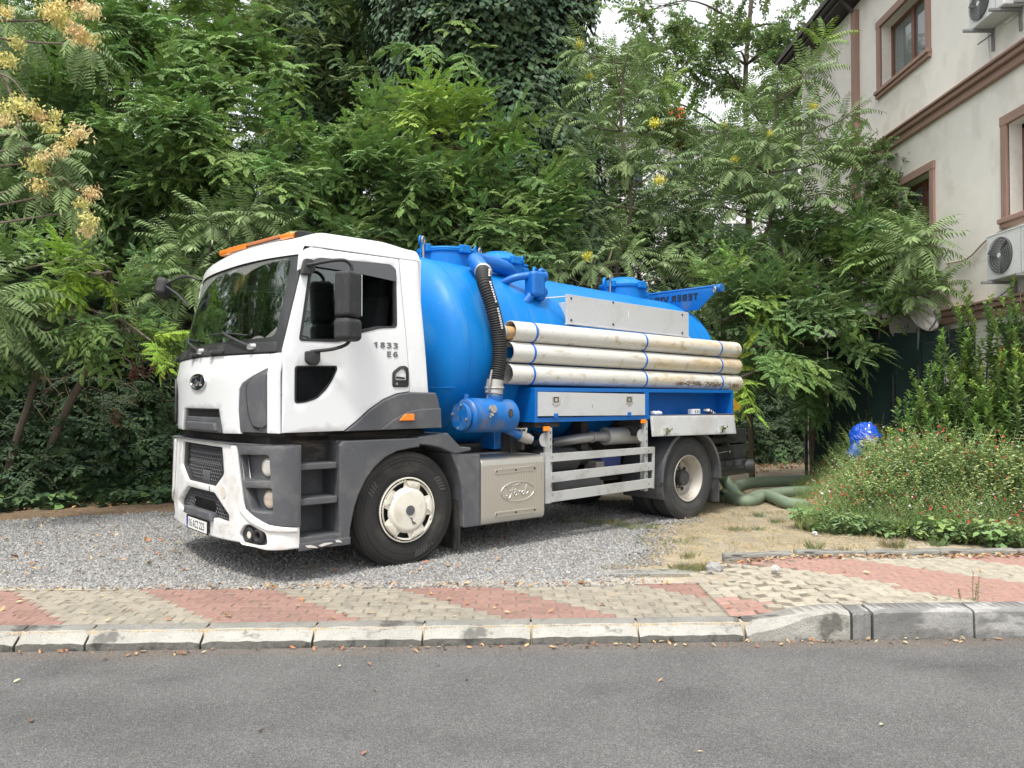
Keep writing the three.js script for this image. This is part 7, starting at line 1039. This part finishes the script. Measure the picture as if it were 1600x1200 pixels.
// ivy towers: old trunks wholly clad in ivy
function ivyTower(label, s, profile, extra = []) {
  seed(s); const t = thing('ivy_clad_tree', label, 'tree'), lists = ivy.map(() => []), pts = profile.map(([px, py, d, r]) => at(px, py, d));
  mesh('trunk', limb(pts, 0.35, 0.2, 20, 10), barkDark, t);
  const c = new THREE.CatmullRomCurve3(pts);
  const lum = (a, h) => 0.72 + 0.55 * fbm(Math.cos(a) * 1.6 + 20, h * 0.55 + Math.sin(a) * 1.6 + 20, 1000, 4, s + 1);
  const core = []; for (let i = 0; i < pts.length; i++) core.push(pts[i]);
  const skin = new THREE.TubeGeometry(c, 50, 1, 28), p = skin.attributes.position, q = V(0, 0, 0), rAt = (f) => { const k = f * (profile.length - 1), i = Math.min(profile.length - 2, Math.floor(k)); return lerp(profile[i][3], profile[i + 1][3], k - i); };
  for (let i = 0; i <= 50; i++) { const o = c.getPoint(i / 50), o2 = c.getPointAt(i / 50); for (let j = 0; j <= 28; j++) { const a = i * 29 + j, ang = j / 28 * Math.PI * 2; q.fromBufferAttribute(p, a).sub(o2); const d = q.clone().setY(0).normalize(), an = Math.atan2(d.z, d.x); p.setXYZ(a, o2.x + d.x * rAt(i / 50) * 0.90 * lum(an, o2.y), o2.y, o2.z + d.z * rAt(i / 50) * 0.90 * lum(an, o2.y)); } } skin.computeVertexNormals();
  mesh('ivy_skin', clean(skin), std(0.016, 0.018, 0.010, 1), t);  // closed near-black skin under the ivy leaves
  const H = c.getLength();
  for (let i = 0; i < 3000 * H / 14; i++) { const f = rnd(), o = c.getPointAt(f), an = rr(0, Math.PI * 2); if (Math.sin(an) < -0.35 && rnd() < 0.75) continue; const R0 = rAt(f) * lum(an, o.y) * rr(0.9, 1.06), d = V(Math.cos(an), 0, Math.sin(an)), pp = V(o.x + d.x * R0, o.y, o.z + d.z * R0); lists[i % 3].push([place(pp, d.clone().add(V(rr(-0.3, 0.3), rr(-0.1, 0.35), rr(-0.3, 0.3))), V(0, 1, 0), rr(0.8, 1.35)), vary(GB.ivy, 0.35)]); }
  crownOf(t, ivy, lists, LMivy, 'ivy_leaves');
  if (extra.length) { const l2 = locust.map(() => []); lobeTwigs(l2, extra, { scale: [0.9, 1.4] }); crownOf(t, locust, l2, LM, 'foliage'); }
  return t;
}
ivyTower('broad old tree wholly clad in dark ivy behind the tank', 21, [[775, 640, 17, 2.1], [775, 420, 17, 2.15], [772, 260, 17, 2.25], [760, 120, 17, 2.3], [745, 0, 17, 2.35], [740, -140, 17, 2.2]], [[640, 20, 16.5, 1.3, 0.7, 1.0, 40, GB.locustDark], [740, 10, 15.2, 1.2, 0.5, 0.6, 40, GB.locust], [880, 10, 16.5, 0.8, 0.6, 0.9, 25, GB.locustDark], [690, 75, 14.8, 0.7, 0.3, 0.5, 18, GB.locust]]);
ivyTower('narrower ivy covered trunk left of the broad ivy tree', 22, [[495, 640, 19, 0.95], [495, 380, 19, 0.95], [490, 220, 19, 1.05], [485, 90, 19, 1.1], [480, -80, 19, 1.1]], [[520, 70, 18, 1.6, 1.3, 1.0, 150, GB.back], [450, 20, 18, 1.3, 1.0, 0.9, 90, GB.back], [545, -20, 18, 1.6, 1.0, 0.9, 110, GB.back], [580, 130, 18, 0.9, 0.8, 0.7, 60, GB.back]]);
// the big locust on the left
locustTree('locust_tree', 'big feathery locust tree filling the upper left behind the cab', 'tree', 31, [G(205, 14.6), at(200, 520, 14.4), at(192, 330, 14.2), at(188, 150, 14.0), at(200, -10, 14)], 0.11, [
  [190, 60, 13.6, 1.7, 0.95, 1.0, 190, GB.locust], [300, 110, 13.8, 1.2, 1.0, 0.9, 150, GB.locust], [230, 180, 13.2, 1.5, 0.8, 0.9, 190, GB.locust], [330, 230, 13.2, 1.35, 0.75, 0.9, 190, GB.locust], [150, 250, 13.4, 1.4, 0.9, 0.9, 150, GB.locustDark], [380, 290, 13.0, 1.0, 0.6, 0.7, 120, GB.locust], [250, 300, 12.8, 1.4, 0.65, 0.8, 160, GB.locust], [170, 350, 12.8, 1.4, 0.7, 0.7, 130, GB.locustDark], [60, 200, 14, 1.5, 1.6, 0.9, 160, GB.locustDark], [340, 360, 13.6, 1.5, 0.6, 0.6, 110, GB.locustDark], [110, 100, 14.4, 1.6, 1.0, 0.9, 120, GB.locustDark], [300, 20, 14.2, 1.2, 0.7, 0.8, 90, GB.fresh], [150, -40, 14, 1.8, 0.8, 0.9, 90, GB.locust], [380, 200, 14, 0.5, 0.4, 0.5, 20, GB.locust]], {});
// low locust branch at the left; light on its tips is put into their colour
locustTree('locust_sapling', 'leaning locust sapling at the left edge with new leaf tips coloured as if sunlit', 'tree', 32, [G(60, 11.9).setY(0.2), at(95, 660, 11.7), at(130, 590, 11.4), at(163, 530, 11.0), at(180, 470, 10.7), at(150, 420, 10.6)], 0.075, [
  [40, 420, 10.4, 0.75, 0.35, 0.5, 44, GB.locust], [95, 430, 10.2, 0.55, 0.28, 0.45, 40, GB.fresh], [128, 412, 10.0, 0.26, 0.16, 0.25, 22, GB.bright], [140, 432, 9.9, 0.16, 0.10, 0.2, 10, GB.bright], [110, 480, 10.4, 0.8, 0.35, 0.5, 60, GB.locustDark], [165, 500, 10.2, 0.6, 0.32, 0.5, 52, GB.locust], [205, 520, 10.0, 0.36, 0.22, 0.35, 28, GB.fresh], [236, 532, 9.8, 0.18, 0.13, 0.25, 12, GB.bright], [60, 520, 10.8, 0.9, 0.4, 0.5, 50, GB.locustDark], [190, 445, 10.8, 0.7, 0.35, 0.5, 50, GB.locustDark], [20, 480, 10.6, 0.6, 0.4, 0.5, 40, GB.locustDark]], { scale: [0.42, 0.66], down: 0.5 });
{ seed(33); const t = thing('sapling_trunk', 'bare leaning sapling stem at the far left, below the long fronds', 'tree'); mesh('trunk', limb([G(5, 11.6).setY(0.1), at(25, 690, 11.5), at(48, 620, 11.4), at(62, 560, 11.2), at(66, 500, 11.0)], 0.06, 0.04, 20, 10), barkM, t); const l = ailanthus.map(() => []); for (let i = 0; i < 26; i++) l[i % 4].push([place(at(66, 500, 11).add(V(gauss() * 0.5, gauss() * 0.3, gauss() * 0.4)), V(gauss(), rr(-0.2, 0.6), gauss() + 0.4), V(0, 1, 0), rr(0.5, 0.8)), vary(GB.ailDark)]); crownOf(t, ailanthus, l, LM); mesh('branch', limb([at(48, 620, 11.4), at(90, 600, 11.3), at(125, 575, 11.2)], 0.014, 0.006, 8, 5), barkM, t); }
// near fronds at the left edge
rosetteTree('tree_of_heaven', 'long feather leaves reaching in low at the left edge', 'tree', 34, [V(-7.6, 0.0, -8.6), V(-7.0, 1.2, -8.5), V(-6.2, 2.1, -8.3)], 0.05, [[-15, 465, 8.6, 12, 1.0, { axis: [0.9, 0.25, 0.5], own: true }], [-20, 520, 8.8, 9, 0.95, { axis: [1, 0.1, 0.3], own: true }]], { rise: 0 });
// tree of heaven behind the cab
rosetteTree('tree_of_heaven', 'tree of heaven with grey green fronds between the cab mirror and the roof lamps', 'tree', 35, [G(330, 12.6), at(325, 560, 12.4), at(322, 450, 12.2), at(330, 380, 12.0)], 0.05, [[330, 345, 11.6, 13, 0.82, { own: true }], [395, 335, 11.7, 13, 0.80, { own: true }], [275, 385, 11.4, 12, 0.80, { own: true }], [430, 375, 11.9, 10, 0.75, { own: true }], [300, 430, 11.3, 12, 0.8, { own: true }], [370, 385, 12.2, 11, 0.8, {}], [250, 460, 11.6, 12, 0.8, { own: true }], [330, 490, 11.9, 12, 0.8, {}], [260, 540, 11.9, 12, 0.8, { col: GB.ailDark }], [215, 500, 12, 10, 0.8, { col: GB.ailDark }]], {});
// yellow fruiting branch hanging in at the upper left
{
  const t = rosetteTree('tree_of_heaven', 'tree of heaven branch with hanging yellow fruit at the upper left', 'tree', 36, [V(-8.4, 0, -6.4), V(-8.2, 2.5, -6.6), V(-7.8, 4.4, -7.0), V(-6.9, 5.4, -7.4), V(-6.4, 5.6, -7.7)], 0.09, [
    [25, 30, 8.6, 9, 0.75, { axis: [0.4, -0.2, 0.5], own: true }], [110, 30, 8.8, 9, 0.7, { axis: [0.7, -0.1, 0.5], own: true }], [140, 70, 8.6, 7, 0.6, { axis: [0.8, -0.4, 0.4], own: true }], [20, 210, 8.3, 8, 0.62, { axis: [0.6, -0.5, 0.5], own: true }], [55, 230, 8.2, 8, 0.6, { axis: [0.7, -0.6, 0.5], own: true }], [95, 250, 8.3, 9, 0.6, { axis: [0.7, -0.6, 0.4], own: true }], [60, 290, 8.2, 9, 0.6, { axis: [0.4, -0.8, 0.4], own: true }], [110, 300, 8.2, 9, 0.58, { axis: [0.6, -0.8, 0.4], own: true }], [125, 330, 8.2, 8, 0.55, { axis: [0.6, -0.9, 0.4], own: true }], [30, 60, 9, 8, 0.7, { axis: [0.2, -0.3, 0.6] }], [10, 120, 8.8, 8, 0.65, { axis: [0.3, -0.5, 0.6], own: true }]], { rise: -0.35, col: [0.13, 0.20, 0.07] });
  seed(37); for (const [x, y, k] of [[80, 20, 1.0], [100, 32, 1.0], [128, 12, 1.0], [143, 18, 0.8], [118, 48, 0.9], [135, 62, 0.95], [90, 8, 0.9], [28, 68, 0.75], [12, 95, 0.85], [8, 20, 0.7], [12, 175, 0.9], [28, 160, 0.8], [45, 170, 1.0], [60, 180, 0.8], [5, 190, 0.8], [88, 180, 0.6], [82, 202, 0.85], [126, 208, 0.95], [112, 220, 0.7], [92, 236, 0.7], [70, 244, 0.7], [58, 256, 0.9], [62, 290, 0.8], [96, 232, 0.6], [142, 302, 0.75], [128, 318, 0.6], [140, 345, 0.85], [135, 360, 0.7]]) flowerHead(t, at(x, y, 7.75 + 0.25 * rnd()), k * 1.05, fruitM);
  mesh('branch', limb([at(-40, 60, 8.4), at(10, 130, 8.3), at(28, 190, 8.25), at(45, 250, 8.2)], 0.022, 0.010, 16, 7), barkM, t); mesh('branch', limb([at(-30, 110, 8.4), at(20, 125, 8.2), at(45, 160, 8.2), at(60, 185, 8.2)], 0.014, 0.007, 14, 6), barkM, t); mesh('branch', limb([at(45, 250, 8.2), at(85, 275, 8.2), at(125, 300, 8.2)], 0.010, 0.006, 10, 6), std(0.22, 0.09, 0.05, 0.8), t);
}
// bright locust shrubs over the cab and the front of the tank; light on the tips is coloured in
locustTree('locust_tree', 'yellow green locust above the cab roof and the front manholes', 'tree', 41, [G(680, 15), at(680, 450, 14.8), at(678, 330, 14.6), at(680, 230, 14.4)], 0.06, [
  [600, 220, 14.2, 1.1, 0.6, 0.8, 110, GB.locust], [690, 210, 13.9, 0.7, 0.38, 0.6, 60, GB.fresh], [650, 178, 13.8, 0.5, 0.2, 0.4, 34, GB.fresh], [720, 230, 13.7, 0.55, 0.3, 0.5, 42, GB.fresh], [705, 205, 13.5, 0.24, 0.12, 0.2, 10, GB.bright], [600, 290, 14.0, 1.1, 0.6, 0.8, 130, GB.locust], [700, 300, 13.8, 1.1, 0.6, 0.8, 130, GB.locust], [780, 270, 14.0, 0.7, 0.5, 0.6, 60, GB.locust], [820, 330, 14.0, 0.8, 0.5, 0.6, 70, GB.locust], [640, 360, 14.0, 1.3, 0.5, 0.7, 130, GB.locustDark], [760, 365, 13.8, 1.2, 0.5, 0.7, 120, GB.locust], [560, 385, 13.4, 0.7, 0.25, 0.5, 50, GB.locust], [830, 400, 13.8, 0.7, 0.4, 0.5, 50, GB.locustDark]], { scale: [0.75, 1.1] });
locustTree('leafy_shrub', 'fine leaved shrub with thin stems left of the yellow green locust', 'shrub', 42, [G(525, 15.2), at(520, 420, 15), at(510, 320, 14.8), at(505, 240, 14.8)], 0.04, [[500, 220, 14.6, 0.9, 0.5, 0.6, 90, GB.locust], [470, 270, 14.6, 0.8, 0.5, 0.6, 80, GB.back], [540, 280, 14.5, 0.8, 0.6, 0.6, 90, GB.fresh], [520, 330, 14.6, 0.9, 0.4, 0.6, 50, GB.locust], [455, 320, 14.8, 0.6, 0.4, 0.5, 50, GB.back], [580, 200, 14.6, 0.6, 0.4, 0.5, 50, GB.locust]], { leafy: true, scale: [0.8, 1.25] });
// middle and right trees of heaven
rosetteTree('tree_of_heaven', 'slender tree of heaven with a crooked grey stem above the tank', 'tree', 43, [G(975, 15), at(962, 470, 14.6), at(966, 400, 14.4), at(983, 350, 14.3), at(985, 300, 14.2), at(973, 230, 14.2), at(972, 130, 14.2), at(985, 60, 14.2)], 0.055, [
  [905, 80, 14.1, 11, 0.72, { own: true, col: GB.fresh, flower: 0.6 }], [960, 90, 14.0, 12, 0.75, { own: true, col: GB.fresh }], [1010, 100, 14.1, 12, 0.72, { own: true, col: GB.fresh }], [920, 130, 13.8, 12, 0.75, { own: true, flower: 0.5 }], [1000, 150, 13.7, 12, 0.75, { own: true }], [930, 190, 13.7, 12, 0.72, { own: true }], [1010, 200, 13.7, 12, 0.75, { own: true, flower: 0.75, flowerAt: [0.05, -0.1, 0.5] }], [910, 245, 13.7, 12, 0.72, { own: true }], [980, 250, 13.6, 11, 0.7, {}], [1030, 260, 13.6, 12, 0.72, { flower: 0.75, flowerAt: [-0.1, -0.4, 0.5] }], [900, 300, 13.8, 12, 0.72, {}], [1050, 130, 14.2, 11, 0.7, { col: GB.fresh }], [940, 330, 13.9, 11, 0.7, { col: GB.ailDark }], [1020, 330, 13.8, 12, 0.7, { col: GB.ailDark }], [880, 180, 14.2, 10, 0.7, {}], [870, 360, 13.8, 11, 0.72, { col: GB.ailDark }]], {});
rosetteTree('tree_of_heaven', 'low tree of heaven fronds just above the rear of the tank', 'tree', 44, [G(930, 13.8), at(925, 520, 13.6), at(930, 450, 13.4), at(950, 410, 13.2)], 0.04, [[925, 405, 13.0, 11, 0.72, { own: true, flower: 0.6, flowerAt: [-0.1, 0, 0.3] }], [985, 395, 13.0, 12, 0.74, { own: true }], [1040, 410, 13.2, 11, 0.72, { own: true }], [870, 420, 13.2, 11, 0.72, { own: true }], [1090, 420, 13.6, 11, 0.72, { col: GB.ailDark }], [960, 370, 13.8, 11, 0.72, { col: GB.ailDark }], [1110, 470, 13.2, 11, 0.75, { own: true, col: GB.ailDark }]], {});
rosetteTree('tree_of_heaven', 'large tree of heaven with drooping fronds in front of the house corner', 'tree', 45, [G(1175, 14.2).setY(0), at(1168, 540, 13.8), at(1167, 440, 13.6), at(1185, 385, 13.5), at(1203, 350, 13.4), at(1202, 270, 13.3), at(1215, 160, 13.3)], 0.06, [
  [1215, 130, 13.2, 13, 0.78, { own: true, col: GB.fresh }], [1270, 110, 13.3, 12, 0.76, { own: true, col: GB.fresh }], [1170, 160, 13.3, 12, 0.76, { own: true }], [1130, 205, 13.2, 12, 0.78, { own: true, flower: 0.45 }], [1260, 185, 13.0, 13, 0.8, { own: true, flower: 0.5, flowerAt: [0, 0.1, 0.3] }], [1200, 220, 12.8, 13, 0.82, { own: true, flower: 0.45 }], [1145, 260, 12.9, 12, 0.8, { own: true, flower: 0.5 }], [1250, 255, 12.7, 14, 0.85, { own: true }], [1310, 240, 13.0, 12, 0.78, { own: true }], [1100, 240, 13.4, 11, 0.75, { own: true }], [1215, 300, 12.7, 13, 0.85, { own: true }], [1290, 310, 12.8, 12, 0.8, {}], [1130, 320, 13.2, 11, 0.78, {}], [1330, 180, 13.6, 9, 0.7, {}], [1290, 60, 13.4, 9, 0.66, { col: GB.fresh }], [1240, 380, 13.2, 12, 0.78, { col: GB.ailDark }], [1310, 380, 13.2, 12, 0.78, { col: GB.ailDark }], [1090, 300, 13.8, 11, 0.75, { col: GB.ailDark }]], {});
rosetteTree('tree_of_heaven', 'sunlit tree of heaven shoot in front of the house wall beside the dish', 'tree', 46, [G(1360, 13.8).setY(0), at(1372, 540, 13.2), at(1390, 450, 12.4), at(1432, 440, 11.9)], 0.035, [[1438, 372, 11.4, 16, 0.88, { own: true, axis: [0.1, 0.75, 0.65] }], [1410, 395, 11.6, 10, 0.75, { own: true, col: GB.fresh }], [1470, 450, 11.5, 11, 0.66, { own: true, axis: [0.7, 0.2, 0.4] }], [1425, 455, 11.8, 9, 0.6, { own: true }], [1385, 380, 12.2, 9, 0.7, { own: true }]], {});
// low dark locusts right of the tank
locustTree('locust_tree', 'dark low locust between the tank end and the green fence', 'tree', 47, [G(1270, 14.6).setY(0), at(1265, 560, 14.2), at(1255, 470, 13.9), at(1240, 400, 13.7)], 0.07, [
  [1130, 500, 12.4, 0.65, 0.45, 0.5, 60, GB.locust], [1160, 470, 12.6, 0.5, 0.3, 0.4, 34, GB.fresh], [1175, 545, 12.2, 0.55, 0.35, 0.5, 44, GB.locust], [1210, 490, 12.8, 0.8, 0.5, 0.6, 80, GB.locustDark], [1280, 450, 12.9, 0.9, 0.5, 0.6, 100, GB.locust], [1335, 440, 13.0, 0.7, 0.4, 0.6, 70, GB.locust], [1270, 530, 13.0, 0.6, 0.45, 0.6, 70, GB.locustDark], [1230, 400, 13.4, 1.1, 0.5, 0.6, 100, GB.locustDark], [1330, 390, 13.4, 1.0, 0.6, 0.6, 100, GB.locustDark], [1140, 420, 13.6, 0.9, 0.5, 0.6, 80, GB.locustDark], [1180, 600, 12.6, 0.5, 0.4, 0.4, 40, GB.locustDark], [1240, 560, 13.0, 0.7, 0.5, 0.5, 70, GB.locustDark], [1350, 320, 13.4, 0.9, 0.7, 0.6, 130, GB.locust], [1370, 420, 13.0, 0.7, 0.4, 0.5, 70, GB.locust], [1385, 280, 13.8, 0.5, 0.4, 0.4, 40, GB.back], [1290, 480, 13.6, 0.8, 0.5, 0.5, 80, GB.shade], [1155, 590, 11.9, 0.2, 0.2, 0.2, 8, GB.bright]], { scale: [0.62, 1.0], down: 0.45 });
// wall plants growing on the cornice
{ seed(48); const t = thing('wall_plant', 'bushy plant growing from the brown wall band of the house', 'plant'), l = leafy.map(() => []); lobeTwigs(l, [[1398, 255, 13.6, 0.50, 0.32, 0.3, 80, GB.back], [1362, 262, 14.4, 0.45, 0.4, 0.3, 80, GB.back], [1380, 300, 13.6, 0.5, 0.35, 0.3, 70, GB.back]], { scale: [0.5, 0.8] }); crownOf(t, leafy, l, LM); mesh('stem', [limb([at(1400, 225, 14.4), at(1372, 212, 14.6), at(1370, 200, 14.6)], 0.008, 0.004, 8, 5)], barkM, t); }
// dark undergrowth over the bank: nobody could count it
{
  seed(51); const l1 = locustFar.map(() => []), l2 = leafy.map(() => []), l3 = ivy.map(() => []);
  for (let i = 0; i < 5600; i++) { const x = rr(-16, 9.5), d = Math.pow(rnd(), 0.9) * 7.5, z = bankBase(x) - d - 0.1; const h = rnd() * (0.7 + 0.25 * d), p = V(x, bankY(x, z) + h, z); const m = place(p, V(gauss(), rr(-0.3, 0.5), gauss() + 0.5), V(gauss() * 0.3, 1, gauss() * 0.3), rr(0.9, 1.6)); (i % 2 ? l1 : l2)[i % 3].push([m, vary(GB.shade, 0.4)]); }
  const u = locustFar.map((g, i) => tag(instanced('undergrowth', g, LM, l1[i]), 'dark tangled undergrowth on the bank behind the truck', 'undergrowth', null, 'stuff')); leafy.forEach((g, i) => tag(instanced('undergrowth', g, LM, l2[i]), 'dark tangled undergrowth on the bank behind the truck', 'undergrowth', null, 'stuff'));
}
{ // ivy on the ground along the foot of the bank
  seed(52); const l = groundIvy.map(() => []);
  for (let i = 0; i < 7500; i++) { const x = rr(-12, 7.5), d = rr(-0.9, 2.6), z = bankBase(x) - d + 0.25 * (fbm(x * 1.2 + 30, 5, 1000, 3, 1801) - 0.5); if (x > -2.8 && rnd() < 0.35) continue; if (d < -0.35 && fbm(x * 0.8 + 60, z + 60, 1000, 3, 1803) < 0.5) continue; if (x > 3 && d < 0) continue; l[i % 3].push([TRS(x, bankY(x, z) + (d > 0.4 ? rr(0, 0.5) : 0), z, d > 0 ? 0.35 : 0, rr(0, 6.28), 0, rr(0.8, 1.35)), vary(rnd() < 0.15 ? [0.11, 0.19, 0.05] : [0.055, 0.112, 0.04], 0.35)]); }
  groundIvy.forEach((g, i) => tag(instanced('ground_ivy', g, LMivy, l[i]), 'green ivy covering the ground along the foot of the bank', 'ivy', null, 'stuff'));
}
{ // dry stems hanging in the undergrowth on the left
  seed(53); const g = []; for (let i = 0; i < 46; i++) { const a = at(rr(40, 260), rr(560, 650), rr(11.8, 12.8)), b = a.clone().add(V(rr(-0.9, 0.9), rr(-0.7, 0.5), rr(-0.3, 0.5))); g.push(limb([a, a.clone().lerp(b, 0.5).add(V(0, rr(-0.2, 0.2), 0)), b], rr(0.004, 0.009), 0.002, 7, 5)); }
  tag(mesh('dry_stems', mg(g), std(0.16, 0.12, 0.08, 0.9), scene), 'thin dry stems tangled below the leaning locust sapling', 'stems', null, 'stuff');
  const l = leafy.map(() => []); for (const [x, y, n] of [[215, 570, 6], [245, 565, 5], [175, 640, 4]]) for (let i = 0; i < n; i++) l[i % 3].push([place(at(x + gauss() * 14, y + gauss() * 14, 11.6), V(gauss(), -0.9, gauss()), V(0, 0, 1), rr(0.35, 0.6)), vary([0.15, 0.065, 0.03], 0.3)]); leafy.forEach((q, i) => tag(instanced('dead_leaves', q, LM, l[i]), 'brown withered leaves hanging in the undergrowth at the left', 'leaves', null, 'stuff'));
}
// trees across the road and to the left, outside the frame: the cab's glass mirrors them
{
  const W = (x, y, z, rx, ry, rz, n, c) => [V(x, y, z), 0, 0, rx, ry, rz, n, c];
  locustTree('street_tree', 'small tree at the right, outside the view, mirrored in the side window', 'tree', 61, [V(9.6, 0, -2.6), V(9.5, 1.6, -2.6), V(9.6, 3.2, -2.6)], 0.1, [W(9.4, 2.6, -2.6, 1.5, 1.5, 1.4, 200, GB.back), W(9.2, 4.0, -3.4, 1.0, 1.0, 1.0, 110, GB.back), W(9.5, 1.8, -1.0, 1.4, 1.4, 1.3, 130, GB.back)], { far: true, scale: [1.0, 1.6] });
  locustTree('locust_tree', 'locust beyond the left edge of the view, mirrored in the windscreen', 'tree', 62, [V(-10.4, 0, -11.2), V(-10.4, 3, -11.2), V(-10.4, 7.5, -11.2)], 0.12, [W(-10.6, 7, -11.0, 2.0, 2.4, 2.0, 260, GB.locust), W(-10.2, 4.2, -10.6, 1.6, 1.6, 1.8, 220, GB.locust), W(-11.5, 5.5, -9.0, 1.8, 2.4, 1.8, 260, GB.locust), W(-11, 2.4, -9.6, 1.6, 1.4, 1.8, 180, GB.locustDark)], { far: true, scale: [1.0, 1.6] });
  locustTree('locust_tree', 'second locust beyond the left edge of the view', 'tree', 63, [V(-13, 0, -8), V(-13, 4, -8), V(-13, 9, -8)], 0.14, [W(-13, 8, -8, 2.2, 3.2, 2.4, 300, GB.locust), W(-12.8, 4, -7, 2.0, 2.2, 2.2, 240, GB.locustDark), W(-13.5, 6, -5, 2, 3, 2, 220, GB.locust)], { far: true, scale: [1.1, 1.8] });
}
scene.traverse((o) => { if (o.isMesh) { o.castShadow = true; o.receiveShadow = true; } });
renderer.render(scene, camera);
